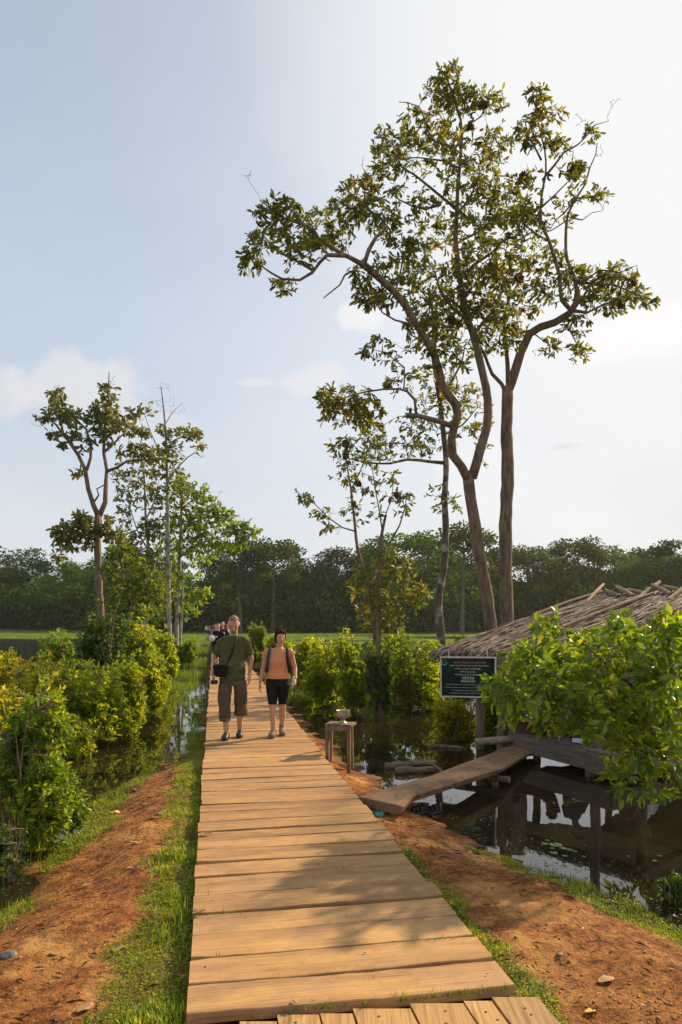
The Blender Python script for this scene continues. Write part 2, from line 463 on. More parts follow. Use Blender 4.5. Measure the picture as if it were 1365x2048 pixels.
def ground_mat():
    m, nd, ln, b = new_mat('ground')
    geo = N(nd, 'ShaderNodeNewGeometry')
    P_ = geo.outputs['Position']

    def nz(scale, det=8, rough=0.6):
        n = N(nd, 'ShaderNodeTexNoise')
        n.inputs['Scale'].default_value = scale
        n.inputs['Detail'].default_value = det
        n.inputs['Roughness'].default_value = rough
        ln.new(P_, n.inputs['Vector'])
        return n.outputs[0]
    big, mid, mid2, fine = nz(1.35, 6, .6), nz(7, 8, 0.7), nz(22, 7, .7), nz(60, 6, 0.75)
    rgh = ramp(nd, ln, big, [(0.40, 0.0), (0.52, 1.0)])           # 0 trodden smooth soil, 1 loose crumbly soil
    smooth_c = ramp(nd, ln, mid, [(0.34, (0.40, 0.165, 0.044)), (0.5, (0.54, 0.25, 0.070)), (0.66, (0.60, 0.32, 0.10))])
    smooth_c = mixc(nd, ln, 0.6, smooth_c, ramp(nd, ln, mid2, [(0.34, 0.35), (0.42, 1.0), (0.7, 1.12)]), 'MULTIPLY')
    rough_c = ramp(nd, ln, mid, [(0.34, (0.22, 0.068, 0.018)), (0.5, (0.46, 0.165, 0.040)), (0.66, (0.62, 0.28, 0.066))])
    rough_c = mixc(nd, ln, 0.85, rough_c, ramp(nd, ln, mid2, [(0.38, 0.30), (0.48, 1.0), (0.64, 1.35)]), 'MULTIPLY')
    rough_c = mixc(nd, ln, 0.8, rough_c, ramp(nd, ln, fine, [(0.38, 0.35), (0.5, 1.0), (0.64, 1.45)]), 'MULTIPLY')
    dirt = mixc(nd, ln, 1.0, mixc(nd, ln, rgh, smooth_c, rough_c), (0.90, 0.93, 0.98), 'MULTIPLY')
    at_ = N(nd, 'ShaderNodeAttribute', attribute_name='veg')
    green = ramp(nd, ln, mid, [(0.3, (0.035, 0.05, 0.012)), (0.7, (0.085, 0.12, 0.018))])
    c = mixc(nd, ln, at_.outputs['Fac'], dirt, green)
    ma = N(nd, 'ShaderNodeAttribute', attribute_name='meadow')
    mead = ramp(nd, ln, nz(0.6), [(0.3, (0.06, 0.105, 0.016)), (0.6, (0.13, 0.20, 0.03)), (0.8, (0.20, 0.25, 0.05))])
    c = mixc(nd, ln, ma.outputs['Fac'], c, mead)
    # wet soil near and below the waterline
    sep = N(nd, 'ShaderNodeSeparateXYZ')
    ln.new(P_, sep.inputs[0])
    wet = N(nd, 'ShaderNodeMapRange')
    wet.inputs[1].default_value = 0.012
    wet.inputs[2].default_value = 0.055
    wet.inputs[3].default_value = 0.38
    wet.inputs[4].default_value = 1.0
    ln.new(math_node(nd, ln, 'ADD', sep.outputs[2], math_node(nd, ln, 'MULTIPLY', mid, 0.03)), wet.inputs[0])
    c = mixc(nd, ln, 1.0, c, wet.outputs[0], 'MULTIPLY')
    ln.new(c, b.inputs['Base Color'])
    b.inputs['Roughness'].default_value = 0.85
    b.inputs['Specular IOR Level'].default_value = 0.2
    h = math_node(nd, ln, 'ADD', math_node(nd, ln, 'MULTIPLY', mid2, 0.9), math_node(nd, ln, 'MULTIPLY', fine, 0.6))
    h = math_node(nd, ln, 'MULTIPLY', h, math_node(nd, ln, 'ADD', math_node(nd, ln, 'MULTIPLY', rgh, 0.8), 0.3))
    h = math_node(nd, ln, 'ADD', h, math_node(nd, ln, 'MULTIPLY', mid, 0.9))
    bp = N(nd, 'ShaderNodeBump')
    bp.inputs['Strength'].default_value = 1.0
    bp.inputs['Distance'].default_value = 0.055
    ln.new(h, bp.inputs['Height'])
    ln.new(bp.outputs[0], b.inputs['Normal'])
    return m


def water_mat():
    m, nd, ln, b = new_mat('water')
    nd.remove(b)
    geo = N(nd, 'ShaderNodeNewGeometry')
    mp = N(nd, 'ShaderNodeMapping')
    mp.inputs['Scale'].default_value = (1.0, 0.55, 1)
    ln.new(geo.outputs['Position'], mp.inputs['Vector'])
    nz = N(nd, 'ShaderNodeTexNoise')
    nz.inputs['Scale'].default_value = 3.0
    nz.inputs['Detail'].default_value = 3
    ln.new(mp.outputs[0], nz.inputs['Vector'])
    bp = N(nd, 'ShaderNodeBump')
    bp.inputs['Strength'].default_value = 0.10
    bp.inputs['Distance'].default_value = 0.012
    ln.new(nz.outputs[0], bp.inputs['Height'])
    n2 = N(nd, 'ShaderNodeTexNoise')
    n2.inputs['Scale'].default_value = 0.5
    n2.inputs['Detail'].default_value = 4
    ln.new(mp.outputs[0], n2.inputs['Vector'])
    b2 = N(nd, 'ShaderNodeBump')
    b2.inputs['Strength'].default_value = 0.25
    b2.inputs['Distance'].default_value = 0.05
    ln.new(n2.outputs[0], b2.inputs['Height'])
    ln.new(bp.outputs[0], b2.inputs['Normal'])
    gl = N(nd, 'ShaderNodeBsdfGlossy')
    gl.inputs['Roughness'].default_value = 0.015
    gl.inputs['Color'].default_value = (0.95, 0.95, 0.95, 1)
    sp = N(nd, 'ShaderNodeSeparateXYZ')
    ln.new(geo.outputs['Position'], sp.inputs[0])
    wr = N(nd, 'ShaderNodeMapRange', interpolation_type='SMOOTHSTEP')
    wr.inputs[1].default_value = 26
    wr.inputs[2].default_value = 48
    wr.inputs[3].default_value = 0.015
    wr.inputs[4].default_value = 0.085
    ln.new(sp.outputs[1], wr.inputs[0])
    ln.new(wr.outputs[0], gl.inputs['Roughness'])
    ln.new(bp.outputs[0], gl.inputs['Normal'])
    tr = N(nd, 'ShaderNodeBsdfTransparent')
    tr.inputs['Color'].default_value = (0.62, 0.50, 0.30, 1)
    df = N(nd, 'ShaderNodeBsdfDiffuse')
    df.inputs['Color'].default_value = (0.045, 0.035, 0.016, 1)
    mx = N(nd, 'ShaderNodeMixShader')
    mx.inputs[0].default_value = 0.45
    ln.new(tr.outputs[0], mx.inputs[1])
    ln.new(df.outputs[0], mx.inputs[2])
    fr = N(nd, 'ShaderNodeFresnel')
    fr.inputs['IOR'].default_value = 1.36
    ln.new(bp.outputs[0], fr.inputs['Normal'])
    fac = math_node(nd, ln, 'ADD', math_node(nd, ln, 'MULTIPLY', fr.outputs[0], 1.0), 0.05, clamp=True)
    m2 = N(nd, 'ShaderNodeMixShader')
    ln.new(fac, m2.inputs[0])
    ln.new(mx.outputs[0], m2.inputs[1])
    ln.new(gl.outputs[0], m2.inputs[2])
    ln.new(m2.outputs[0], nd['Material Output'].inputs[0])
    return m


M['ground'] = ground_mat()
M['water'] = water_mat()


# ------------------------------------------------------------------ mesh helpers
class MB:
    def __init__(s):
        s.v, s.f, s.m = [], [], []
        s.mi = 0

    def add(s, vs, fs):
        b = len(s.v)
        s.v.extend([tuple(v) for v in vs])
        s.f.extend([tuple(i + b for i in f) for f in fs])
        s.m.extend([s.mi] * len(fs))

    def box(s, c, size, rot=None):
        c = Vector(c)
        h = Vector(size) / 2
        vs = []
        for x in (-1, 1):
            for y in (-1, 1):
                for z in (-1, 1):
                    p = Vector((x * h.x, y * h.y, z * h.z))
                    if rot is not None:
                        p = rot @ p
                    vs.append(c + p)
        s.add(vs, [(0, 1, 3, 2), (4, 6, 7, 5), (0, 4, 5, 1), (2, 3, 7, 6), (0, 2, 6, 4), (1, 5, 7, 3)])

    def tube(s, pts, rad, n=8, flat=1.0, cap=True, up=None):
        pts = [Vector(p) for p in pts]
        k = len(pts)
        if not hasattr(rad, '__len__'):
            rad = [rad] * k
        t = (pts[1] - pts[0]).normalized()
        a = up if up is not None else (Vector((0, 0, 1)) if abs(t.z) < 0.9 else Vector((1, 0, 0)))
        u = t.cross(a).normalized()
        vs, fs = [], []
        for i in range(k):
            if i == 0:
                tt = pts[1] - pts[0]
            elif i == k - 1:
                tt = pts[-1] - pts[-2]
            else:
                tt = pts[i + 1] - pts[i - 1]
            tt = tt.normalized()
            u = (u - tt * u.dot(tt))
            u = u.normalized() if u.length > 1e-6 else tt.orthogonal().normalized()
            w = tt.cross(u)
            for j in range(n):
                an = 2 * math.pi * j / n
                vs.append(pts[i] + (u * math.cos(an) + w * math.sin(an) * flat) * rad[i])
        for i in range(k - 1):
            for j in range(n):
                j2 = (j + 1) % n
                fs.append((i * n + j, i * n + j2, (i + 1) * n + j2, (i + 1) * n + j))
        if cap:
            fs.append(tuple(range(n - 1, -1, -1)))
            fs.append(tuple((k - 1) * n + j for j in range(n)))
        s.add(vs, fs)

    def rings(s, rings, n=16, cap=True):
        """rings: (centre, rx, ry[, tiltx]) horizontal ellipses stacked"""
        vs, fs = [], []
        k = len(rings)
        for r in rings:
            c, rx, ry = Vector(r[0]), r[1], r[2]
            tilt = r[3] if len(r) > 3 else 0.0
            for j in range(n):
                a = 2 * math.pi * j / n
                vs.append(c + Vector((rx * math.cos(a), ry * math.sin(a), tilt * math.cos(a) * rx)))
        for i in range(k - 1):
            for j in range(n):
                j2 = (j + 1) % n
                fs.append((i * n + j, i * n + j2, (i + 1) * n + j2, (i + 1) * n + j))
        if cap:
            fs.append(tuple(range(n - 1, -1, -1)))
            fs.append(tuple((k - 1) * n + j for j in range(n)))
        s.add(vs, fs)

    def ball(s, c, r, seg=12, ring=8, rot=None):
        c = Vector(c)
        if not hasattr(r, '__len__'):
            r = (r, r, r)
        vs, fs = [], []
        for i in range(1, ring):
            th = math.pi * i / ring
            for j in range(seg):
                a = 2 * math.pi * j / seg
                p = Vector((r[0] * math.sin(th) * math.cos(a), r[1] * math.sin(th) * math.sin(a), r[2] * math.cos(th)))
                vs.append(c + (rot @ p if rot is not None else p))
        pt = Vector((0, 0, r[2]))
        if rot is not None:
            pt = rot @ pt
        vs.append(c + pt)
        vs.append(c - pt)
        T, B = len(vs) - 2, len(vs) - 1
        for j in range(seg):
            j2 = (j + 1) % seg
            fs.append((T, j, j2))
            fs.append((B, (ring - 2) * seg + j2, (ring - 2) * seg + j))
            for i in range(ring - 2):
                fs.append((i * seg + j, (i + 1) * seg + j, (i + 1) * seg + j2, i * seg + j2))
        s.add(vs, fs)

    def limb(s, pts, rad, n=12):
        """a capsule chain: tube with round ends"""
        s.tube(pts, rad, n)
        for p, r in zip(pts, rad):
            s.ball(p, r * 1.0, n, 8)

    def build(s, name, mats, parent=None, smooth=False):
        me = bpy.data.meshes.new(name)
        me.from_pydata(s.v, [], s.f)
        if not isinstance(mats, (list, tuple)):
            mats = [mats]
        for m in mats:
            me.materials.append(m)
        if len(mats) > 1:
            me.polygons.foreach_set('material_index', s.m)
        if smooth:
            me.polygons.foreach_set('use_smooth', [True] * len(s.f))
        me.update()
        return link(name, me, parent)


LEAF_SIMPLE = (np.array([[0, 0, 0], [0.42, -0.5, 0.10], [1, 0, -0.10], [0.42, 0.5, 0.10]]), [(0, 1, 2), (0, 2, 3)])
LEAF_OVAL = (np.array([[0, 0, 0], [0.26, -0.34, 0.06], [0.70, -0.48, 0.02], [1, 0, -0.12], [0.70, 0.48, 0.02], [0.26, 0.34, 0.06]]), [(0, 1, 2, 3), (0, 3, 4, 5)])
LEAF_FINE = (np.array([[0, 0, 0], [0.30, 0, -0.03], [0.66, 0, -0.06], [1, 0, -0.20],
                       [0.28, -0.42, 0.07], [0.64, -0.46, 0.03], [0.28, 0.42, 0.07], [0.64, 0.46, 0.03]]),
             [(0, 4, 1), (4, 5, 2, 1), (5, 3, 2), (0, 1, 6), (1, 2, 7, 6), (2, 3, 7)])
BLADE = (np.array([[0, -0.5, 0], [0, 0.5, 0], [0.5, 0.35, 0.03], [0.5, -0.35, 0.03], [1.0, 0, 0.22]]), [(0, 1, 2, 3), (3, 2, 4)])


def unit(a):
    return a / np.maximum(np.linalg.norm(a, axis=1, keepdims=True), 1e-9)


def leaf_arrays(pos, d, nrm, L, wr, shape):
    T, faces = shape
    d = unit(d)
    side = unit(np.cross(d, nrm))
    up = np.cross(side, d)
    n = len(pos)
    L = np.broadcast_to(np.asarray(L, float), (n,))
    wr = np.broadcast_to(np.asarray(wr, float), (n,))
    v = (pos[:, None, :] + d[:, None, :] * (T[None, :, 0, None] * L[:, None, None])
         + side[:, None, :] * (T[None, :, 1, None] * (L * wr)[:, None, None])
         + up[:, None, :] * (T[None, :, 2, None] * L[:, None, None]))
    return v.reshape(-1, 3), faces, len(T), n


def np_mesh(name, chunks, mat, mat_idx=None):
    """chunks: list of (verts, faces template, verts per item, items)"""
    V, LV, LS, b = [], [], [], 0
    ls = 0
    for v, faces, nv, n in chunks:
        V.append(v)
        for f in faces:
            pass
        tmpl = np.concatenate([np.array(f) for f in faces])
        sizes = np.array([len(f) for f in faces])
        idx = (np.arange(n)[:, None] * nv + tmpl[None, :] + b).reshape(-1)
        LV.append(idx)
        st = np.concatenate([[0], np.cumsum(sizes)[:-1]])
        LS.append((np.arange(n)[:, None] * len(tmpl) + st[None, :] + ls).reshape(-1))
        ls += n * len(tmpl)
        b += len(v)
    V = np.concatenate(V)
    LV = np.concatenate(LV)
    LS = np.concatenate(LS)
    me = bpy.data.meshes.new(name)
    me.vertices.add(len(V))
    me.vertices.foreach_set('co', V.astype(np.float32).ravel())
    me.loops.add(len(LV))
    me.loops.foreach_set('vertex_index', LV.astype(np.int32))
    me.polygons.add(len(LS))
    me.polygons.foreach_set('loop_start', LS.astype(np.int32))
    for m_ in (mat if isinstance(mat, (list, tuple)) else [mat]):
        me.materials.append(m_)
    if mat_idx is not None:
        me.polygons.foreach_set('material_index', mat_idx.astype(np.int32))
    me.update(calc_edges=True)
    me.validate()
    return me


def leaves(name, pos, d, L, wr, mat, parent=None, shape=LEAF_SIMPLE, droop=0.0, g=rng, flat=0.7):
    pos = np.asarray(pos, float)
    d = np.asarray(d, float)
    n = len(pos)
    nr = g.normal(size=(n, 3)) * (1 - flat)
    nr[:, 2] += flat
    d = unit(d)
    d[:, 2] -= droop
    L = np.asarray(L, float) * g.uniform(0.65, 1.2, n)
    me = np_mesh(name, [leaf_arrays(pos, d, nr, L, wr * g.uniform(0.8, 1.15, n), shape)], mat)
    return link(name, me, parent)


def remesh(o, vox=0.008, it=4, smooth=True):
    md = o.modifiers.new('join', 'REMESH')
    md.mode = 'VOXEL'
    md.voxel_size = vox
    md.use_smooth_shade = smooth
    sm = o.modifiers.new('soft', 'SMOOTH')
    sm.iterations = it
    sm.factor = 0.5
    return o


# ------------------------------------------------------------------ terrain
def u_of(x, y):
    return x + 0.181 * (y - 2.975) - 0.095


def x_of(u, y):
    return u - 0.181 * (y - 2.975) + 0.095


UL = np.array([(-30, -3.2), (3, -2.7), (4.3, -2.35), (4.9, -2.02), (5.5, -2.02), (6.2, -1.98), (8.1, -1.85), (9.8, -1.33), (11.45, -1.0), (14, -0.9), (100, -0.86), (400, -.86)])
UR = np.array([(-30, 3.4), (3, 2.9), (4.46, 2.38), (5.2, 2.15), (5.6, 1.98), (6.4, 1.62), (7.2, 1.72), (7.8, 1.62), (8.5, 1.42), (10.2, 1.30), (12.5, 1.2), (15, 1.25), (18, 1.1), (30, 0.95), (100, 0.9), (400, .9)])
_f = np.frombuffer


def vnoise(x, y, s, seed=0):
    """cheap smooth value noise"""
    x = np.asarray(x, float) * s + seed * 13.7
    y = np.asarray(y, float) * s + seed * 7.3
    xi, yi = np.floor(x), np.floor(y)
    fx, fy = x - xi, y - yi
    fx, fy = fx * fx * (3 - 2 * fx), fy * fy * (3 - 2 * fy)

    def h(a, b):
        v = np.sin(a * 127.1 + b * 311.7 + seed * 74.7) * 43758.5453
        return v - np.floor(v)
    return (h(xi, yi) * (1 - fx) + h(xi + 1, yi) * fx) * (1 - fy) + (h(xi, yi + 1) * (1 - fx) + h(xi + 1, yi + 1) * fx) * fy


def sstep(a, b, x):
    t = np.clip((x - a) / (b - a), 0, 1)
    return t * t * (3 - 2 * t)


def meadow_mask(x, y):
    u = u_of(x, y)
    r = x / np.maximum(y, 1)
    n = vnoise(x, y, 0.05, 3) * 0.6 + vnoise(x, y, 0.16, 4) * 0.4
    left = sstep(30, 38, y) * sstep(-1.2, -2.2, u) * sstep(-0.30, -0.26, r + (n - .5) * 0.05)
    leftfar = sstep(98, 108, y + (n - .5) * 30) * sstep(-0.9, -2.5, u)
    rightfar = sstep(72, 86, y + (n - .5) * 60) * sstep(0.9, 2.5, u)
    rm = rightfar * (1 - sstep(0.52, 0.62, vnoise(x, y * 2.2, 0.035, 9)) * sstep(60, 80, y) * sstep(150, 120, y))
    return np.clip(np.maximum(np.maximum(left, leftfar), rm), 0, 1)


def height(x, y, detail=True):
    x = np.asarray(x, float)
    y = np.asarray(y, float)
    u = u_of(x, y)
    ul = np.interp(y, UL[:, 0], UL[:, 1])
    ur = np.interp(y, UR[:, 0], UR[:, 1])
    jit = (vnoise(x, y, 2.3, 1) - 0.5) * 0.22 + (vnoise(x, y, 6, 2) - 0.5) * 0.08
    dl = (u - ul) + jit           # >0 landward
    dr = (ur - u) + jit
    d = np.minimum(dl, dr)
    land = sstep(0, 0.9, d) * 0.17 + np.clip(d, 0, 1.2) * 0.02
    # the bank narrows along the walk and drops a little
    land = land * (1 - 0.45 * sstep(9, 16, y))
    sea = -0.32 * sstep(0, 1.6, -d) - np.clip(-d, 0, 1.5) * 0.06
    z = np.where(d > 0, land, sea)
    if detail:
        z = z + ((vnoise(x, y, 4, 5) - .5) * 0.035 + (vnoise(x, y, 13, 6) - .5) * 0.018 + (vnoise(x, y, 31, 7) - .5) * 0.009) * sstep(-0.5, 0.4, d)
    # below the deck the soil is hollow
    z = np.where(np.abs(u) < 0.72, np.minimum(z, 0.14), z)
    mm = meadow_mask(x, y)
    z = np.maximum(z, -0.3 + mm * (0.345 + 0.05 * vnoise(x, y, 0.4, 8)))
    bank = sstep(140, 158, np.sqrt((x) ** 2 * 0.6 + y ** 2) + (vnoise(x, y, 0.03, 5) - .5) * 12)
    z = z + bank * (0.9 - z)
    return z


def hz(x, y):
    return float(height(np.array([x]), np.array([y]))[0])


def hit(px, py, lift=0.0):
    """where the line of sight through a measured bearing meets the ground"""
    Y = 2.0
    while Y < 200:
        z = CZ + (HY - py) * Y / F
        x = (px - CX) * Y / F
        if z <= hz(x, Y):
            break
        Y += 0.02
    return Vector((x, Y, hz(x, Y) + lift))


def axis_lines(lo, hi, fine_lo, fine_hi, step, growth):
    a = list(np.arange(fine_lo, fine_hi, step))
    s, v = step, a[-1]
    while v < hi:
        s = min(s * growth, 14)
        v += s
        a.append(v)
    s, v = step, a[0]
    b = []
    while v > lo:
        s = min(s * growth, 14)
        v -= s
        b.append(v)
    return np.array(b[::-1] + a)


def build_ground():
    xs = axis_lines(-900, 900, -3.2, 3.0, 0.03, 1.05)
    ys = axis_lines(-60, 1500, 2.6, 9.5, 0.03, 1.012)
    X, Y = np.meshgrid(xs, ys)
    Z = height(X, Y)
    ny, nx = X.shape
    V = np.stack([X, Y, Z], -1).reshape(-1, 3)
    i = np.arange(ny - 1)[:, None] * nx + np.arange(nx - 1)[None, :]
    q = np.stack([i, i + 1, i + nx + 1, i + nx], -1).reshape(-1, 4)
    me = bpy.data.meshes.new('ground')
    me.vertices.add(len(V))
    me.vertices.foreach_set('co', V.astype(np.float32).ravel())
    me.loops.add(q.size)
    me.loops.foreach_set('vertex_index', q.astype(np.int32).ravel())
    me.polygons.add(len(q))
    me.polygons.foreach_set('loop_start', np.arange(0, q.size, 4, dtype=np.int32))
    me.polygons.foreach_set('use_smooth', np.ones(len(q), bool))
    me.materials.append(M['ground'])
    a = me.attributes.new('veg', 'FLOAT', 'POINT')
    a.data.foreach_set('value', grass_density(X, Y).reshape(-1).astype(np.float32) * 0.6)
    a = me.attributes.new('meadow', 'FLOAT', 'POINT')
    bank = sstep(135, 150, np.sqrt(X ** 2 * 0.6 + Y ** 2))
    a.data.foreach_set('value', np.maximum(meadow_mask(X, Y), bank).reshape(-1).astype(np.float32))
    me.update(calc_edges=True)
    tag(link('ground', me), kind='structure')
    w = MB()
    w.add([(-900, -60, 0), (900, -60, 0), (900, 1500, 0), (-900, 1500, 0)], [(0, 1, 2, 3)])
    tag(w.build('water', M['water']), kind='structure')


def grass_density(x, y):
    x = np.asarray(x, float)
    y = np.asarray(y, float)
    u = u_of(x, y)
    ul = np.interp(y, UL[:, 0], UL[:, 1])
    ur = np.interp(y, UR[:, 0], UR[:, 1])
    n = vnoise(x, y, 3.0, 21) * 0.6 + vnoise(x, y, 8, 22) * 0.4
    # strip along the deck, its outer edge wandering
    wl_ = np.interp(y, [2.5, 3.2, 3.8, 4.3, 5, 6, 8, 10, 12], [0.62, 0.50, 0.36, 0.33, 0.30, 0.30, 0.34, 0.42, 0.4])
    L1 = sstep(0.06, -0.10, (-0.78 - u) - wl_ + (n - .5) * 0.30) * (u < -0.70)
    wr_ = np.interp(y, [2.5, 3.2, 4, 4.8, 5.6, 6.3], [0.20, 0.17, 0.20, 0.15, 0.10, 0.0])
    R1 = sstep(0.04, -0.05, (u - 0.78) - wr_ + (n - .5) * 0.16) * (u > 0.70) * (y < 6.4)
    # banks by the water
    bl = np.interp(y, [4.0, 4.4, 4.9, 5.2, 5.8, 6.5, 8.5, 9.5], [0.16, 0.24, 0.10, 0.03, 0.12, 0.26, 0.20, 0.08])
    L2 = sstep(bl, bl - 0.12, np.abs(u - ul - bl * 0.45) + (n - .5) * 0.2) * (u < -1.2) * (y > 3.9) * (y < 9.8) * (bl > 0.08)
    br = np.interp(y, [3.3, 4.0, 4.6, 5.4, 5.9, 6.3], [0.34, 0.33, 0.30, 0.24, 0.12, 0.0])
    R2 = sstep(br, br - 0.12, np.abs(ur - 0.10 - u) + (n - .5) * 0.18) * (u > 1.2) * (y < 6.2)
    return np.clip(np.maximum(np.maximum(L1, R1), np.maximum(L2, R2)), 0, 1) * (y > 1.5) * (y < 14)


build_ground()


def blades_obj(name, x, y, hgt, mat, lean=0.5, width=0.07, g=rng, zoff=-0.01, zmin=None):
    z = height(x, y)
    if zmin is not None:
        z = np.maximum(z, zmin)
    n = len(x)
    pos = np.stack([x, y, z + zoff], -1)
    a = g.uniform(0, 2 * math.pi, n)
    le = g.uniform(0.1, lean, n)
    d = np.stack([np.cos(a) * le, np.sin(a) * le, np.ones(n)], -1)
    nr = np.stack([-np.cos(a), -np.sin(a), np.full(n, 0.1)], -1)
    me = np_mesh(name, [leaf_arrays(pos, d, nr, hgt, width, BLADE)], mat)
    return link(name, me)


def build_grass():
    n = 900000
    y = 2.6 * (14 / 2.6) ** rng.random(n)
    u = rng.uniform(-3.2, 3.2, n)
    x = x_of(u, y)
    keep = rng.random(n) < grass_density(x, y) * (0.42 + 0.58 * sstep(.30, .56, vnoise(x, y, 9, 61) * .5 + vnoise(x, y, 3.3, 62) * .5))
    x, y, u = x[keep], y[keep], u[keep]
    patch = vnoise(x, y, 6, 31) * .6 + vnoise(x, y, 15, 32) * .4
    k1 = rng.random(len(x)) < 0.25 + 0.5 * patch
    tuft = sstep(0.60, 0.8, vnoise(x, y, 2.6, 33))
    xb, yb = x[k1], y[k1]
    h = (0.012 + 0.024 * rng.random(len(xb)) ** 1.5) * (0.7 + 0.7 * patch[k1]) * (1 + 0.9 * tuft[k1])
    z = height(xb, yb)
    n = len(xb)
    a = rng.uniform(0, 2 * math.pi, n)
    le = rng.uniform(0.3, 2.6, n)
    d = np.stack([np.cos(a) * le, np.sin(a) * le, np.ones(n)], -1)
    nr = np.stack([-np.cos(a), -np.sin(a), np.full(n, 0.1)], -1)
    c1 = leaf_arrays(np.stack([xb, yb, z - .004], -1), d, nr, h, 0.2, BLADE)
    # creeping leaflets, lying every way
    xl, yl = x[~k1], y[~k1]
    n = len(xl)
    zl = height(xl, yl) + rng.uniform(0, .02, n) * (0.4 + patch[~k1])
    a = rng.uniform(0, 2 * math.pi, n)
    d = np.stack([np.cos(a), np.sin(a), rng.uniform(-.2, .9, n)], -1)
    nr = rng.normal(size=(n, 3)) * .35 + np.array([0, 0, 1])
    c2 = leaf_arrays(np.stack([xl, yl, zl], -1), d, nr, rng.uniform(.008, .02, n), 0.55, LEAF_SIMPLE)
    o = link('grass', np_mesh('grass', [c1, c2], M['turf']))
    tag(o, kind='stuff')
    # long blades: tufts against the deck and at the water's edge
    X, Y, H = [], [], []
    tufts = [(376, 1845, 40, 0.17, .08), (352, 1890, 30, 0.14, .07), (392, 1500, 60, 0.14, .12), (398, 1450, 60, 0.16, .15), (260, 1580, 70, 0.12, .15),
             (230, 1610, 60, 0.11, .15), (30, 1830, 60, 0.09, .12), (70, 1815, 50, 0.09, .10), (1200, 1800, 90, 0.06, .14), (1260, 1830, 90, 0.065, .14), (1310, 1850, 90, 0.07, .14),
             (1150, 1775, 80, 0.055, .12), (1090, 1755, 50, 0.05, .10), (1340, 1880, 70, 0.07, .12), (1050, 1740, 40, 0.08, .1), (40, 1745, 50, 0.14, .15), (90, 1700, 50, 0.12, .14), (405, 1410, 60, 0.18, .2),
             (150, 1690, 60, .07, .12), (340, 2010, 30, .09, .08), (360, 1960, 40, .10, .06)]
    for px, py, k, hh, sp in tufts:
        p = hit(px, py)
        X += list(p.x + rng.normal(0, sp, k))
        Y += list(p.y + rng.normal(0, sp * 1.2, k))
        H += list(hh * rng.uniform(0.5, 1.2, k))
    X, Y = np.array(X), np.array(Y)
    ok = np.abs(u_of(X, Y)) > 0.79
    o = blades_obj('tall_grass', X[ok], Y[ok], np.array(H)[ok], M['grass'], lean=0.7, width=0.055)
    tag(o, kind='stuff')


build_grass()


def gap_grass():
    X, Y, Hh = [], [], []
    g = np.random.default_rng(15)
    for yl, u0, u1, k in [(3.02, .0, .72, 130), (3.02, -.35, -.05, 50), (3.27, -.5, .1, 30), (3.55, .25, .7, 50), (3.55, -.76, -.6, 14), (4.375, .3, .7, 34), (4.375, -.7, -.55, 10), (4.70, -.6, .3, 60), (4.09, -.76, -.45, 26), (5.72, -.76, -.5, 20), (7.1, -.76, -.55, 24)]:
        u = g.uniform(u0, u1, k)
        y = yl + 0.181 * (u + .76) + g.normal(0, .004, k)
        X += list(x_of(-.76, yl) + (u + .76)); Y += list(y); Hh += list(g.uniform(.02, .055, k))
    X, Y, Hh = np.array(X), np.array(Y), np.array(Hh)
    n = len(X)
    a = g.uniform(0, 6.28, n)
    d = np.stack([np.cos(a) * .9, np.sin(a) * .9, np.ones(n)], -1)
    me = np_mesh('sprouting_grass', [leaf_arrays(np.stack([X, Y, np.full(n, DECK - .02)], -1), d, np.stack([-np.cos(a), -np.sin(a), np.full(n, .1)], -1), Hh, .12, BLADE)], M['grass'])
    tag(link('sprouting_grass', me), kind='stuff')


DECK = 0.28
gap_grass()


def build_meadow():
    g = np.random.default_rng(5)
    n = 150000
    y = 30 * (150 / 30) ** g.random(n)
    x = g.uniform(-0.52, 0.52, n) * y
    keep = (g.random(n) < meadow_mask(x, y)) & (np.abs(u_of(x, y)) > 1.0)
    x, y = x[keep], y[keep]
    h = 0.05 + 0.07 * g.random(len(x)) + 0.0008 * y
    o = blades_obj('meadow_grass', x, y, h, M['meadowgrass'], lean=0.8, width=0.35, g=g)
    tag(o, kind='stuff')
    # reeds and flooded grass rising out of the shallows either side of the walk
    X, Y, H = [], [], []

    def patch(px, py, k, sp, hh):
        p = atz(px, py, 0)
        X.extend(p.x + g.normal(0, sp, k))
        Y.extend(p.y + g.normal(0, sp * 1.5, k))
        H.extend(hh * .55 * g.uniform(0.4, 1.3, k))
    for px, py, k, sp, hh in [(385, 1300, 2500, 1.6, .5), (370, 1325, 2500, 1.0, .45), (352, 1350, 2200, .7, .4), (340, 1375, 1500, .5, .35), (395, 1285, 2500, 2.2, .5),
                              (340, 1400, 700, .4, .3), (300, 1420, 400, .3, .25), (230, 1520, 160, .35, .12), (180, 1550, 120, .3, .1), (290, 1500, 120, .3, .1),
                              (600, 1330, 900, .7, .4), (620, 1360, 900, .6, .35), (640, 1385, 700, .5, .3), (720, 1395, 500, .4, .2), (560, 1300, 1200, 1.2, .5), (530, 1285, 1600, 1.8, .5),
                              (680, 1420, 300, .35, .12), (800, 1440, 400, .4, .14), (860, 1450, 300, .4, .12)]:
        patch(px, py, k, sp, hh)
    X, Y = np.array(X), np.array(Y)
    ok = np.abs(u_of(X, Y)) > 0.95
    o = blades_obj('marsh_grass', X[ok], Y[ok], np.array(H)[ok] * (1.0), M['meadowgrass'], lean=0.6, width=0.09, g=g, zoff=-0.05, zmin=-0.02)
    tag(o, kind='stuff')


build_meadow()


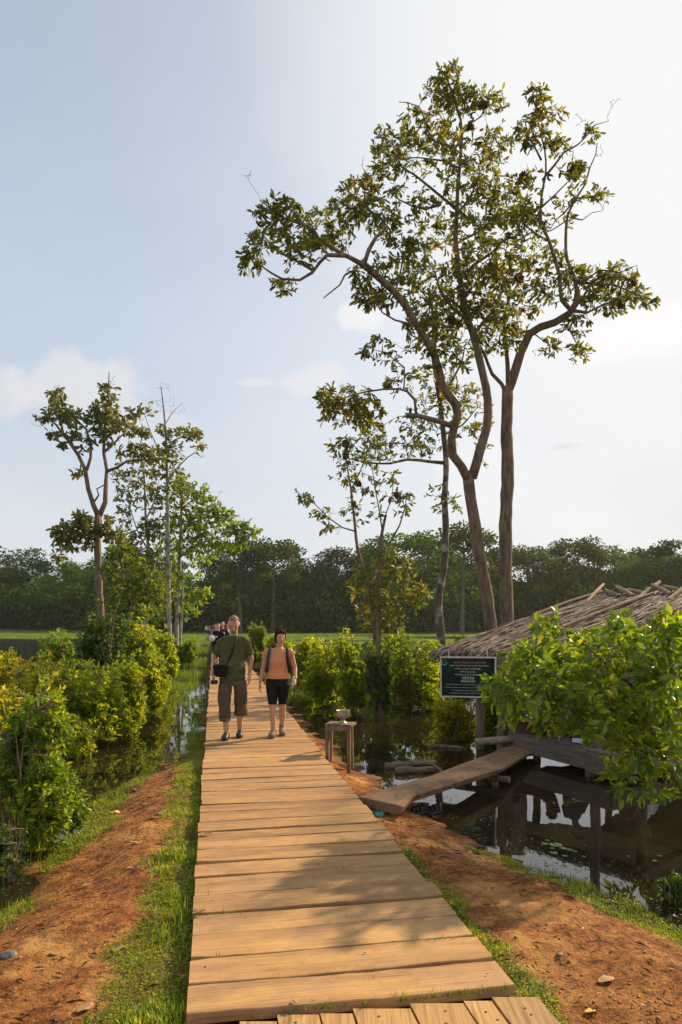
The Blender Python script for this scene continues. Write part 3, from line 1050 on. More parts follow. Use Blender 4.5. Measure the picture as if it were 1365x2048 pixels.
def build_gravel():
    g = np.random.default_rng(9)
    n = 70000
    y = 2.6 * (9.5 / 2.6) ** g.random(n)
    u = g.uniform(-2.9, 2.6, n)
    x = x_of(u, y)
    z = height(x, y)
    rough = vnoise(x, y, 1.2, 41)
    keep = (np.abs(u) > 0.8) & (z > 0.02) & (grass_density(x, y) < 0.3) & (g.random(n) < 0.25 + 0.9 * sstep(0.4, 0.7, rough))
    x, y, z = x[keep], y[keep], z[keep]
    n = len(x)
    s = 0.0020 + 0.010 * g.random(n) ** 9
    base = np.array([[1, 0, 0], [-1, 0, 0], [0, 1, 0], [0, -1, 0], [0, 0, 0.8], [0, 0, -0.6]], float)
    f = [(0, 2, 4), (2, 1, 4), (1, 3, 4), (3, 0, 4), (2, 0, 5), (1, 2, 5), (3, 1, 5), (0, 3, 5)]
    V = base[None] * (1 + g.uniform(-.35, .35, (n, 6, 3)))
    a = g.uniform(0, 6.28, n)
    c, sn = np.cos(a)[:, None], np.sin(a)[:, None]
    V = np.stack([V[..., 0] * c - V[..., 1] * sn, V[..., 0] * sn + V[..., 1] * c, V[..., 2]], -1)
    V = V * s[:, None, None] + np.stack([x, y, z + s * 0.15], -1)[:, None]
    m = leaf_mat('gravel', [(0, (0.14, 0.05, 0.014)), (0.5, (0.36, 0.145, 0.036)), (0.85, (0.50, 0.23, 0.07)), (1.0, (0.50, 0.30, 0.14))], trans=0.0, clump=2)
    me = np_mesh('gravel', [(V.reshape(-1, 3), f, 6, n)], m)
    tag(link('gravel', me), kind='stuff')


build_gravel()


def build_litter():
    g = np.random.default_rng(19)
    n = 2600
    y = 2.7 * (9 / 2.7) ** g.random(n)
    u = g.uniform(-2.6, 2.4, n)
    x = x_of(u, y)
    z = height(x, y)
    k = (np.abs(u) > 0.8) & (z > 0.03)
    x, y, z = x[k], y[k], z[k]
    n = len(x)
    a = g.uniform(0, 6.28, n)
    d = np.stack([np.cos(a), np.sin(a), g.uniform(-.05, .2, n)], -1)
    nr = g.normal(size=(n, 3)) * .25 + np.array([0, 0, 1])
    straw = g.random(n) < .55
    L = np.where(straw, g.uniform(.03, .09, n), g.uniform(.012, .032, n))
    wr = np.where(straw, .03, .5)
    m = leaf_mat('leaf_litter', [(0, (0.07, 0.035, 0.018)), (0.45, (0.20, 0.11, 0.05)), (0.8, (0.42, 0.27, 0.13)), (1.0, (0.55, 0.42, 0.25))], trans=0.1, clump=3)
    me = np_mesh('leaf_litter', [leaf_arrays(np.stack([x, y, z + .008], -1), d, nr, L, wr, LEAF_SIMPLE)], m)
    tag(link('leaf_litter', me), kind='stuff')
    # bits of green and scum floating along the water's margins
    n = 5200
    y = 3.6 * (24 / 3.6) ** g.random(n)
    u = np.where(g.random(n) < .5, np.interp(y, UL[:, 0], UL[:, 1]) - np.abs(g.normal(0, .45, n)), np.interp(y, UR[:, 0], UR[:, 1]) + np.abs(g.normal(0, .40, n)))
    x = x_of(u, y)
    k = (height(x, y) < -.01) & (vnoise(x, y, 2.2, 51) > .45)
    x, y = x[k], y[k]
    n = len(x)
    a = g.uniform(0, 6.28, n)
    d = np.stack([np.cos(a), np.sin(a), np.zeros(n)], -1)
    nr = g.normal(size=(n, 3)) * .05 + np.array([0, 0, 1])
    m = leaf_mat('floating_bits', [(0, (0.05, 0.06, 0.015)), (0.5, (0.10, 0.13, 0.025)), (0.8, (0.20, 0.19, 0.06)), (1.0, (0.34, 0.25, 0.14))], trans=0.1, clump=3)
    me = np_mesh('floating_leaves', [leaf_arrays(np.stack([x, y, np.full(n, .004)], -1), d, nr, g.uniform(.008, .034, n), .6, LEAF_SIMPLE)], m)
    tag(link('floating_leaves', me), kind='stuff')


build_litter()


# ------------------------------------------------------------------ boardwalk
DECK = 0.28


def build_deck():
    root = empty('boardwalk', (x_of(0, 3), 3, 0), 'long boardwalk of weathered orange-brown planks running across the flooded ground', 'boardwalk')
    ax = Vector((-0.181, 1, 0)).normalized()
    cr = Vector((1, 0.181, 0)).normalized()
    cosk = ax.y
    Ys = [3.01, 3.27, 3.55, 3.83, 4.09, 4.375, 4.70, 4.95, 5.24, 5.50, 5.72, 5.99, 6.30, 6.55, 6.78, 7.10, 7.41]
    g = random.Random(3)
    while Ys[-1] < 26:
        Ys.append(Ys[-1] + g.uniform(0.2, 0.36))
    nail = plain('nail', (0.05, 0.035, 0.025), 0.6)

    def board(mb, yl, yr, gap, zoff, half_l, half_r, seed, segs=14):
        """a board whose left edge point sits at yl on the walk's left edge"""
        gg = random.Random(seed)
        y0, y1 = yl + gap, yr
        n = segs
        th = 0.05
        top0, top1, bot0, bot1 = [], [], [], []
        skew = gg.uniform(-0.012, 0.012)
        for i in range(n + 1):
            t = i / n
            uu = -half_l + (half_l + half_r) * t
            w0 = 0.007 * math.sin(t * 7 + seed) + gg.uniform(-.005, .005)
            w1 = 0.007 * math.sin(t * 6 + seed * 1.7) + gg.uniform(-.005, .005)
            if i in (0, n):
                w0 += gg.uniform(0, .012)
                w1 -= gg.uniform(0, .012)
            sk = skew * (t - .5)
            ycl = 0.181 * 0
            # distance along axis measured at the left edge
            for lst, yy, zz in ((top0, y0 + w0 + sk, zoff), (top1, y1 + w1 + sk, zoff), (bot0, y0 + w0 + sk, zoff - th), (bot1, y1 + w1 + sk, zoff - th)):
                base = Vector((x_of(-0.76, yy), yy, DECK + zz + 0.004 * math.sin(t * 3 + seed)))
                lst.append(base + cr * (uu + 0.76) - root.location)
        b = 0.004
        vs, fs = [], []
        for i in range(n + 1):
            t0, t1, b0, b1 = top0[i], top1[i], bot0[i], bot1[i]
            vs += [t0 + Vector((0, b, 0)), t1 - Vector((0, b, 0)), t1 - Vector((0, 0, b)), b1, b0, t0 - Vector((0, 0, b))]
        for i in range(n):
            for j in range(6):
                j2 = (j + 1) % 6
                fs.append((i * 6 + j, i * 6 + j2, (i + 1) * 6 + j2, (i + 1) * 6 + j))
        fs.append(tuple(range(5, -1, -1)))
        fs.append(tuple(n * 6 + j for j in range(6)))
        fs = [tuple(reversed(f)) for f in fs]
        mb.add(vs, fs)
        # nail heads
        mb.mi = 1
        for uu in (-0.66 + gg.uniform(-.03, .03), 0.05 + gg.uniform(-.1, .1), 0.66 + gg.uniform(-.03, .03)):
            for yy in ((y0 + y1) / 2 + gg.uniform(-.05, .05),):
                if gg.random() < 0.35:
                    continue
                base = Vector((x_of(-0.76, yy), yy, DECK + zoff + 0.0045)) + cr * (uu + 0.76) - root.location
                r = gg.uniform(0.004, 0.007)
                mb.add([base + Vector((r * math.cos(k * math.pi / 3), r * math.sin(k * math.pi / 3), 0.002)) for k in range(6)], [tuple(range(6))])
        mb.mi = 0

    k = 0
    far = MB()
    for i in range(len(Ys) - 1):
        gap = g.choice([0.010, 0.014, 0.018, 0.030, 0.016])
        hl, hr = 0.76 + g.uniform(-.008, .020), 0.76 + g.uniform(-.014, .016)
        z = g.uniform(-.006, .006)
        mb = MB()
        board(mb, Ys[i], Ys[i + 1], gap, z, hl, hr, i + 1)
        mb.build('plank', [M['plank'], nail], root)
        k += 1
    y = Ys[-1]
    i = 500
    while y < 120:
        w = g.uniform(.2, .34)
        board(far, y, y + w, g.choice([.01, .015, .02]), g.uniform(-.006, .006), 0.76 + g.uniform(-.02, .03), 0.76 + g.uniform(-.02, .03), i, segs=3)
        y += w
        i += 1
    tag(far.build('plank_run', [M['plank'], nail], root), kind='stuff')
    # lengthwise boards of the next bay, a little lower, at the near end
    edges = [-0.80, -0.53, -0.36, -0.17, -0.02, 0.25, 0.50, 0.64, 0.86]
    for j in range(len(edges) - 1):
        mb = MB()
        gg = random.Random(60 + j)
        u0, u1 = edges[j] + 0.006, edges[j + 1] - 0.006
        ytop = 2.985 + 0.181 * (0.5 * (u0 + u1) + 0.76) + gg.uniform(-.03, .015)
        pts = []
        n = 8
        vs, fs = [], []
        for i in range(n + 1):
            y = ytop - 2.2 * i / n
            a = Vector((x_of(u0 + gg.uniform(-.003, .003), y), y, DECK - 0.022)) - root.location
            b = Vector((x_of(u1 + gg.uniform(-.003, .003), y), y, DECK - 0.022)) - root.location
            d = Vector((0, 0, 0.05))
            vs += [a, b, b - d, a - d]
        for i in range(n):
            for q in range(4):
                fs.append((i * 4 + q, i * 4 + (q + 1) % 4, (i + 1) * 4 + (q + 1) % 4, (i + 1) * 4 + q))
        fs += [(3, 2, 1, 0), tuple(n * 4 + q for q in range(4))]
        mb.add(vs, fs)
        mb.mi = 1
        for s_ in (0.06, 0.14):
            uu = 0.5 * (u0 + u1) + gg.uniform(-.03, .03)
            yy = ytop - s_ - gg.uniform(0, .04)
            base = Vector((x_of(uu, yy), yy, DECK - 0.021)) - root.location
            mb.add([base + Vector((.007 * math.cos(k * math.pi / 3), .007 * math.sin(k * math.pi / 3), 0.001)) for k in range(6)], [tuple(range(6))])
        mb.build('end_plank', [M['plank_long'], nail], root)
    # bearers beneath
    for uu in (-0.6, 0.0, 0.6):
        mb = MB()
        pts = [Vector((x_of(uu, y), y, DECK - 0.125)) - root.location for y in np.linspace(0.9, 110, 12)]
        mb.tube(pts, 0.07, 4)
        mb.build('bearer', M['postwood'], root)
    for y in np.arange(9, 60, 3.0):
        for uu in (-0.6, 0.6):
            mb = MB()
            c = Vector((x_of(uu, y), y, 0)) - root.location
            mb.tube([c + Vector((0, 0, -0.5)), c + Vector((0, 0, DECK - 0.16))], 0.05, 8)
            mb.build('pile', M['postwood'], root)


build_deck()


# ------------------------------------------------------------------ trees traced limb by limb
def spline(pts, step):
    """Catmull-Rom through 4-vectors (x, y, z, r)"""
    P_ = [np.array(p, float) for p in pts]
    out = []
    for i in range(len(P_) - 1):
        p0 = P_[i - 1] if i > 0 else 2 * P_[0] - P_[1]
        p1, p2 = P_[i], P_[i + 1]
        p3 = P_[i + 2] if i + 2 < len(P_) else 2 * P_[-1] - P_[-2]
        n = max(1, int(np.linalg.norm((p2 - p1)[:3]) / step))
        for k in range(n):
            t = k / n
            out.append(0.5 * ((2 * p1) + (-p0 + p2) * t + (2 * p0 - 5 * p1 + 4 * p2 - p3) * t * t + (-p0 + 3 * p1 - 3 * p2 + p3) * t ** 3))
    out.append(P_[-1])
    return np.array(out)


def make_tree(name, label, cat, Y, limbs, blobs, leaf, leafmat, barkmat, seed, per=11, wr=0.38, group=None, base_z=-0.25,
              depth=1.0, bare=(), shape=LEAF_OVAL, nests=(), twig_r=0.012, droop=0.35, step=0.25, sides=9, trunk_name='trunk', more=2.3):
    """limbs: list of (points [(px, py)], r0 px, r1 px, depth drift in m). First limb starts at the base."""
    g = np.random.default_rng(seed)
    k = Y / F
    nodes = np.zeros((0, 4))
    tr = MB()
    root_p = at(limbs[0][0][0][0], limbs[0][0][0][1], Y)
    root = empty(name, (root_p.x, Y, max(base_z, -0.25)), label, cat, group)
    off = np.array([root_p.x, Y, max(base_z, -0.25)])
    for li, (pts, r0, r1, dd) in enumerate(limbs):
        P3 = []
        p0 = at(pts[0][0], pts[0][1], Y)
        d0 = 0.0
        if li > 0:
            j = np.argmin((nodes[:, 0] - p0.x) ** 2 + (nodes[:, 2] - p0.z) ** 2)
            d0 = nodes[j, 1] - Y
        for i, (px, py) in enumerate(pts):
            t = i / (len(pts) - 1)
            yy = Y + d0 + dd * t
            p = at(px, py, yy)
            rr = (r0 * (1 - t) + r1 * t) * k * .84
            P3.append((p.x, p.y, p.z, rr))
        if li == 0:
            b = P3[0]
            P3.insert(0, (b[0], b[1], base_z - 0.2, b[3] * 1.25)) if b[2] > base_z + 0.1 else None
        S = spline(P3, step)
        # bark swellings and slight crookedness
        wob = g.normal(0, 1, (len(S), 3)) * (S[:, 3:4] * 0.035)
        S[1:-1, :3] += wob[1:-1]
        S[:, 3] *= 1 + g.uniform(-0.05, 0.07, len(S))
        nodes = np.vstack([nodes, S])
        tr.tube([tuple(s[:3] - off) for s in S], list(np.maximum(S[:, 3], 0.004)), sides if S[0, 3] > 0.05 else 6)
    tr.build(trunk_name, barkmat, root, smooth=True)
    # twigs: each foliage target hangs on the nearest wood
    tw = MB()
    LP, LD = [], []
    allt = []
    for (px, py, rx, ry, n) in blobs:
        c = at(px, py, Y)
        j = np.argmin((nodes[:, 0] - c.x) ** 2 + (nodes[:, 2] - c.z) ** 2)
        cy = nodes[j, 1] + g.normal(0, 0.25 * rx * k) * depth
        for _ in range(int(n * more)):
            v = g.normal(size=3)
            v = v / np.linalg.norm(v) * g.random() ** 0.36 * 1.14
            yy = cy + v[1] * (rx + ry) * 0.5 * k * depth
            # keep the bearing: nearer things are smaller in metres
            s = yy / Y
            allt.append((np.array([(px - CX + v[0] * rx) * k * s, yy, CZ + (HY - py + v[2] * ry) * k * s]), True))
    for (px, py, rx, ry, n) in bare:
        c = at(px, py, Y)
        j = np.argmin((nodes[:, 0] - c.x) ** 2 + (nodes[:, 2] - c.z) ** 2)
        cy = nodes[j, 1]
        for _ in range(n):
            v = g.normal(size=3)
            v /= np.linalg.norm(v)
            yy = cy + v[1] * rx * k
            allt.append((np.array([c.x + v[0] * rx * k, yy, c.z + v[2] * ry * k]), False))
    T = np.array([t[0] for t in allt])
    thin = nodes[nodes[:, 3] < max(0.12, twig_r * 9)]
    if len(thin) < 8:
        thin = nodes
    net = thin[:, :3].copy()
    rad = np.minimum(thin[:, 3], twig_r * 2.2)
    dist = np.array([np.min(np.sum((net - t) ** 2, 1)) for t in T])
    order = np.argsort(dist)
    for oi in order:
        t, leafy = T[oi], allt[oi][1]
        # prefer wood that lies below and inward
        dv = net - t
        cost = np.sum(dv ** 2, 1) ** 0.5 + 0.35 * np.maximum(dv[:, 2], 0)
        j = int(np.argmin(cost))
        a = net[j]
        ln_ = np.linalg.norm(t - a)
        if ln_ < leaf * 0.3:
            ln_ = leaf * 0.3
        segs = max(2, min(6, int(ln_ / (leaf * 1.1)) + 1))
        sag = g.normal(0, 0.10, 3) * ln_
        pts = []
        for i in range(segs + 1):
            q = i / segs
            pts.append(a * (1 - q) + t * q + sag * math.sin(q * math.pi) + (g.normal(0, 0.03, 3) * ln_ if 0 < i < segs else 0))
        pts = np.array(pts)
        r_a = min(rad[j] * 0.8, twig_r * (0.6 + 0.5 * ln_ / max(leaf, .01) * 0.25))
        rr = np.linspace(max(r_a, twig_r * 0.5), twig_r * 0.35, segs + 1)
        tw.tube([tuple(p - off) for p in pts], list(rr), 4, cap=False)
        net = np.vstack([net, pts[1:]])
        rad = np.concatenate([rad, rr[1:]])
        d = pts[-1] - pts[-2]
        d = d / (np.linalg.norm(d) + 1e-9)
        if leafy:
            n = int(per * .52 * g.uniform(0.6, 1.35))
            for i in range(n):
                q = g.random() ** 0.75
                fi = q * segs * 0.999
                if segs > 2 and fi < segs * 0.45:
                    fi = segs * g.uniform(.4, .999)
                i0 = int(fi)
                p = pts[i0] * (1 - (fi - i0)) + pts[min(i0 + 1, segs)] * (fi - i0)
                v = g.normal(size=3)
                v -= d * v.dot(d) * 0.5
                v = v / np.linalg.norm(v) * 0.75 + d * 0.95
                LP.append(p - off + g.normal(0, leaf * .12, 3))
                LD.append(v)
    tw.build('twigs', barkmat, root)
    if LP:
        leaves('foliage', np.array(LP), np.array(LD), leaf, wr, leafmat, root, shape=shape, droop=droop, g=g, flat=0.45)
    for (px, py, rp) in nests:
        c = at(px, py, Y)
        j = np.argmin(np.sum((net - np.array(c)) ** 2 * np.array([1, 0.2, 1]), 1))
        c = np.array(at(px, py, net[j, 1]))
        n = 110
        v = unit(g.normal(size=(n, 3)))
        r = rp * k
        pos = c + v * r * g.uniform(0.2, 0.9, (n, 1)) - off
        dd_ = np.cross(v, g.normal(size=(n, 3)))
        leaves('leaf_nest', pos, dd_, r * 1.0, 0.6, M['dryleaf'], root, g=g, flat=0.1)
    return root


def big_trees():
    # slim trunk, furthest left of the three
    make_tree('dipterocarp_tree', 'slim tree with lichen-spotted trunk, thinnest of the three tall trees by the hut', 'tree', 19.0,
              [([(885, 1420), (885, 1300), (877, 1220), (880, 1180), (889, 1130), (892, 1060), (890, 1000), (893, 930), (888, 870), (880, 800), (872, 750), (866, 700), (868, 640), (860, 590)], 11, 3.5, 0.6),
               ([(890, 926), (859, 923), (815, 919), (780, 927), (735, 925), (690, 915)], 4.5, 1.2, -1.0),
               ([(880, 800), (905, 760), (925, 720), (930, 690)], 4, 1.2, 0.6),
               ([(888, 870), (925, 850), (955, 815)], 3, 1, 0.6),
               ([(892, 1010), (905, 1000), (915, 985)], 1.5, .6, 0.2)],
              [(880, 690, 50, 40, 16), (860, 760, 50, 40, 18), (880, 810, 55, 45, 26), (940, 810, 45, 50, 22), (970, 860, 20, 35, 7), (830, 840, 35, 30, 12), (870, 870, 50, 30, 14),
               (820, 895, 55, 25, 14), (755, 900, 40, 30, 14), (880, 1005, 30, 20, 6), (868, 980, 22, 12, 3), (960, 905, 20, 30, 5), (905, 620, 40, 35, 12), (905, 1015, 15, 15, 3), (745, 860, 30, 25, 8)],
              0.165, M['leaf_big'], M['bark_patch'], 21, per=10, group='tall trees behind the hut', nests=[(775, 770, 9)])
    # forked trunk in the middle
    make_tree('dipterocarp_tree', 'tall tree whose leaning trunk forks in two halfway up, between slim and straight neighbours', 'tree', 17.5,
              [([(996, 1420), (990, 1290), (984, 1262), (975, 1200), (962, 1125), (951, 1055), (943, 1000), (937, 952)], 15.5, 13, 0.0),
               ([(940, 965), (922, 932), (906, 910), (903, 880), (908, 855), (915, 830), (911, 808), (896, 790), (884, 768), (878, 740), (868, 710), (853, 680), (833, 648), (812, 612), (790, 585), (763, 560), (735, 535), (722, 527)], 11, 7, -1.5),
               ([(945, 955), (960, 903), (974, 855), (976, 800), (967, 750), (956, 705), (946, 665), (936, 640), (928, 600), (921, 560), (916, 520), (912, 480), (914, 430), (916, 385), (920, 330), (924, 275), (922, 240), (908, 199), (898, 165), (893, 148)], 11.5, 1.5, 0.8),
               ([(725, 529), (700, 515), (685, 508), (664, 495), (640, 480), (628, 460), (610, 450), (565, 436), (540, 415), (520, 400)], 5.5, 1, -0.8),
               ([(690, 511), (655, 510), (640, 525), (625, 545), (600, 560), (565, 558), (545, 547), (520, 530), (505, 525)], 4.5, 1, -0.5),
               ([(625, 540), (600, 525), (560, 505), (535, 480), (515, 455)], 3.5, .8, 0.8),
               ([(728, 530), (738, 500), (752, 475), (768, 462), (765, 440), (745, 425), (720, 405), (705, 390), (690, 375)], 5, 1.2, 0.9),
               ([(728, 417), (730, 380), (732, 345)], 2, .8, 0.3),
               ([(716, 537), (690, 550), (680, 570), (655, 590), (648, 596)], 2.4, 1.2, -0.6),
               ([(907, 853), (885, 845), (860, 838), (838, 832), (817, 830)], 6.5, 5.0, -0.5),
               ([(833, 831), (830, 800), (815, 783), (800, 778), (771, 778), (735, 783), (705, 790), (680, 800), (655, 800)], 3.5, 1, -0.6),
               ([(808, 778), (809, 735), (790, 720), (770, 705), (750, 700)], 2, .8, 0.4),
               ([(911, 416), (885, 395), (855, 370), (830, 350), (805, 335), (795, 315)], 4, 1.3, -1.2),
               ([(880, 410), (850, 418), (825, 412), (800, 400), (780, 385)], 3.2, 1, -0.4),
               ([(915, 335), (890, 322), (860, 318), (835, 315), (800, 318)], 3, 1, 0.9),
               ([(915, 310), (895, 290), (870, 283), (855, 260), (845, 225), (838, 213), (815, 205), (797, 204)], 3, .7, 0.4),
               ([(922, 262), (935, 250), (960, 235), (975, 210), (985, 185)], 2.8, .8, 0.8),
               ([(911, 430), (935, 405), (950, 375), (960, 345), (975, 320)], 3, .9, -0.8),
               ([(928, 550), (955, 525), (985, 505), (1010, 480), (1040, 470)], 4.5, 1.2, -1.4),
               ([(925, 480), (955, 465), (985, 440), (1005, 405)], 3.2, 1, 1.0),
               ([(946, 670), (975, 635), (1000, 600), (1010, 560), (1025, 530)], 4, 1.2, 0.9),
               ([(936, 640), (900, 610), (880, 580), (870, 545), (850, 510)], 4, 1.1, 1.0),
               ([(868, 710), (875, 660), (872, 620), (850, 590)], 3, 1, 0.6),
               ([(790, 588), (800, 550), (806, 510), (790, 490)], 2.6, 1, 0.9),
               ([(833, 650), (790, 640), (765, 625), (750, 600)], 2.5, .8, -0.7)],
              [(897, 150, 30, 28, 17), (890, 190, 40, 35, 30), (920, 200, 40, 35, 26), (965, 200, 45, 30, 20), (850, 250, 55, 42, 36), (790, 285, 48, 42, 34), (930, 285, 75, 42, 36), (770, 315, 30, 25, 12),
               (870, 320, 75, 40, 30), (785, 360, 35, 30, 14), (950, 360, 60, 42, 34), (960, 440, 80, 50, 62), (875, 470, 55, 35, 26), (1005, 400, 50, 50, 40), (985, 520, 70, 50, 58), (880, 560, 70, 50, 52),
               (990, 595, 55, 55, 52), (920, 640, 60, 50, 46), (850, 620, 55, 42, 30), (1000, 670, 42, 35, 20), (900, 710, 45, 40, 22), (940, 560, 50, 60, 34), (1000, 290, 30, 40, 14), (820, 420, 40, 25, 12),
               (720, 375, 40, 28, 24), (700, 420, 45, 32, 26), (755, 440, 45, 45, 34), (640, 450, 48, 32, 28), (560, 425, 45, 30, 30), (545, 470, 45, 25, 18), (610, 500, 48, 26, 24), (505, 520, 25, 30, 14),
               (565, 565, 30, 28, 8), (740, 590, 38, 26, 24), (735, 545, 40, 25, 12), (805, 520, 55, 45, 42), (780, 590, 35, 30, 12), (660, 480, 45, 22, 16), (840, 670, 40, 40, 20), (760, 700, 35, 30, 12),
               (700, 800, 60, 32, 34), (655, 800, 22, 25, 12), (745, 832, 38, 30, 16), (690, 830, 45, 25, 14), (800, 760, 35, 25, 7), (520, 480, 25, 25, 8), (855, 395, 30, 20, 7)],
              0.165, M['leaf_big'], M['bark'], 22, per=11, group='tall trees behind the hut',
              bare=[(508, 410, 9, 9, 6), (612, 585, 10, 14, 4), (728, 345, 8, 10, 3), (745, 655, 18, 14, 6)], nests=[(968, 210, 9), (941, 253, 8), (792, 307, 9), (818, 486, 10), (752, 600, 9), (902, 640, 9)])
    # straight trunk
    make_tree('dipterocarp_tree', 'tallest straight-trunked tree behind the hut, with a thick limb reaching out over the roof', 'tree', 18.2,
              [([(1020, 1420), (1018, 1290), (1016, 1250), (1012, 1150), (1012, 1050), (1016, 950), (1014, 860), (1016, 775)], 17, 13.5, 0.0),
               ([(1014, 790), (1030, 745), (1042, 705), (1060, 668), (1080, 655), (1110, 645), (1139, 627), (1153, 606), (1156, 580)], 11.5, 6.5, -1.0),
               ([(1012, 785), (1004, 768), (985, 748), (970, 710), (960, 690), (950, 650)], 5.5, 2, 0.8),
               ([(1017, 765), (1016, 730), (1011, 680), (1008, 640), (1018, 600), (1040, 560), (1050, 520)], 6, 1.5, 0.9),
               ([(1155, 585), (1149, 555), (1135, 520), (1132, 480), (1136, 430), (1150, 400), (1170, 370), (1180, 335), (1192, 310), (1195, 285)], 4.5, 1, 0.7),
               ([(1140, 618), (1124, 600), (1119, 548), (1108, 510), (1099, 482), (1082, 440), (1084, 390), (1092, 345), (1090, 300), (1078, 250), (1073, 190)], 5, 1, -0.6),
               ([(1093, 350), (1110, 330), (1128, 305), (1155, 290), (1180, 265), (1190, 250), (1218, 242)], 3, .6, 0.6),
               ([(1083, 320), (1073, 300), (1058, 275), (1050, 240)], 2.6, .8, -0.5),
               ([(1083, 415), (1110, 390), (1140, 360), (1165, 345)], 2.2, .6, -0.4),
               ([(1135, 440), (1105, 460), (1080, 470)], 2, .6, -0.4),
               ([(1150, 400), (1130, 425), (1112, 440), (1100, 460)], 2.2, .8, 0.4),
               ([(1140, 435), (1165, 440), (1185, 425), (1205, 422)], 1.8, .5, 0.4),
               ([(1165, 393), (1195, 398), (1208, 420)], 1.4, .5, -0.4),
               ([(1156, 565), (1190, 567), (1230, 570), (1265, 585), (1300, 600)], 3.6, .8, -0.7),
               ([(1150, 622), (1175, 625), (1205, 610), (1240, 600)], 4.2, 1, 0.7),
               ([(1168, 567), (1200, 540), (1240, 545), (1275, 530)], 2.4, .7, 0.5),
               ([(1150, 630), (1140, 660), (1155, 690), (1150, 715)], 2.2, .7, -0.3),
               ([(1066, 665), (1085, 680), (1100, 690)], 1.8, .6, 0.2),
               ([(1099, 482), (1075, 470), (1050, 450), (1035, 430)], 3, .9, -0.5)],
              [(1075, 190, 25, 22, 14), (1100, 225, 30, 25, 9), (1065, 262, 35, 32, 26), (1110, 290, 28, 22, 9), (1062, 358, 38, 22, 9), (1050, 440, 48, 42, 46), (1152, 340, 26, 18, 8), (1182, 268, 18, 18, 6),
               (1170, 385, 35, 30, 11), (1128, 420, 38, 30, 8), (1205, 385, 18, 16, 4), (1090, 520, 45, 42, 26), (1125, 565, 50, 38, 26), (1185, 560, 55, 30, 38), (1245, 548, 38, 26, 20), (1210, 600, 60, 30, 40),
               (1268, 590, 35, 26, 18), (1302, 602, 18, 14, 7), (1150, 650, 40, 22, 12), (1100, 690, 28, 20, 9), (1160, 700, 22, 32, 12), (1060, 590, 42, 38, 22), (1020, 650, 42, 40, 22), (1030, 530, 40, 40, 22), (960, 690, 25, 25, 8)],
              0.16, M['leaf_big'], M['bark'], 23, per=10, group='tall trees behind the hut',
              bare=[(1202, 250, 12, 6, 4), (1190, 320, 8, 14, 6), (1130, 300, 12, 12, 6), (1110, 360, 14, 12, 6), (1206, 410, 8, 12, 5), (1070, 720, 16, 12, 5)],
              nests=[(1083, 227, 10), (1108, 291, 11), (1047, 356, 10), (1155, 339, 14), (1145, 345, 10), (1265, 565, 10), (1038, 557, 10), (1028, 660, 10), (1242, 610, 9)])
    make_tree('sparse_tree', 'small sparse two-stemmed tree standing in the shrubs beside the woman', 'tree', 15.3,
              [([(757, 1440), (757, 1280), (756, 1200), (757, 1150), (760, 1090), (765, 1062), (772, 1030)], 7, 3, 0.0),
               ([(752, 1290), (747, 1235), (732, 1155), (716, 1100), (710, 1045), (702, 975), (695, 935), (690, 890)], 6, 1.2, 0.5),
               ([(709, 1062), (685, 1055), (657, 1035), (630, 1008), (597, 985)], 2, .7, -0.5),
               ([(760, 1112), (785, 1078), (800, 1050), (812, 1010), (812, 985)], 3, .8, 0.4),
               ([(765, 1060), (757, 1010), (748, 960), (742, 900)], 2, .7, -0.3),
               ([(702, 980), (720, 945), (735, 905), (745, 880)], 1.8, .6, 0.3),
               ([(768, 1040), (785, 990), (788, 950)], 1.6, .6, -0.2),
               ([(757, 1160), (790, 1150), (820, 1140), (840, 1145)], 1.8, .6, -0.3),
               ([(757, 1200), (735, 1170), (722, 1150)], 1.5, .6, -0.3),
               ([(757, 1210), (795, 1205), (830, 1190)], 1.8, .7, -0.2),
               ([(732, 1155), (710, 1120), (660, 1110), (640, 1125)], 1.6, .5, 0.2)],
              [(690, 900, 32, 28, 14), (700, 950, 32, 35, 10), (740, 895, 45, 30, 14), (735, 960, 35, 35, 6), (608, 995, 18, 18, 7), (640, 1025, 22, 16, 6), (655, 1055, 14, 10, 4), (805, 1000, 26, 26, 11), (785, 955, 22, 18, 4),
               (710, 1020, 32, 28, 8), (750, 1000, 35, 35, 5), (760, 1130, 50, 38, 15), (800, 1135, 42, 34, 16), (740, 1180, 42, 38, 17), (800, 1195, 48, 34, 24), (838, 1185, 20, 22, 14), (720, 1150, 18, 25, 8), (775, 1240, 38, 30, 22), (735, 1230, 25, 30, 10)],
              0.145, M['leaf_thin'], M['bark'], 24, per=10, twig_r=0.007, nests=[(692, 888, 8), (716, 967, 7), (794, 990, 7), (692, 912, 7)], bare=[(690, 1040, 35, 30, 12), (740, 1010, 40, 40, 14), (650, 1115, 20, 15, 6)])


big_trees()


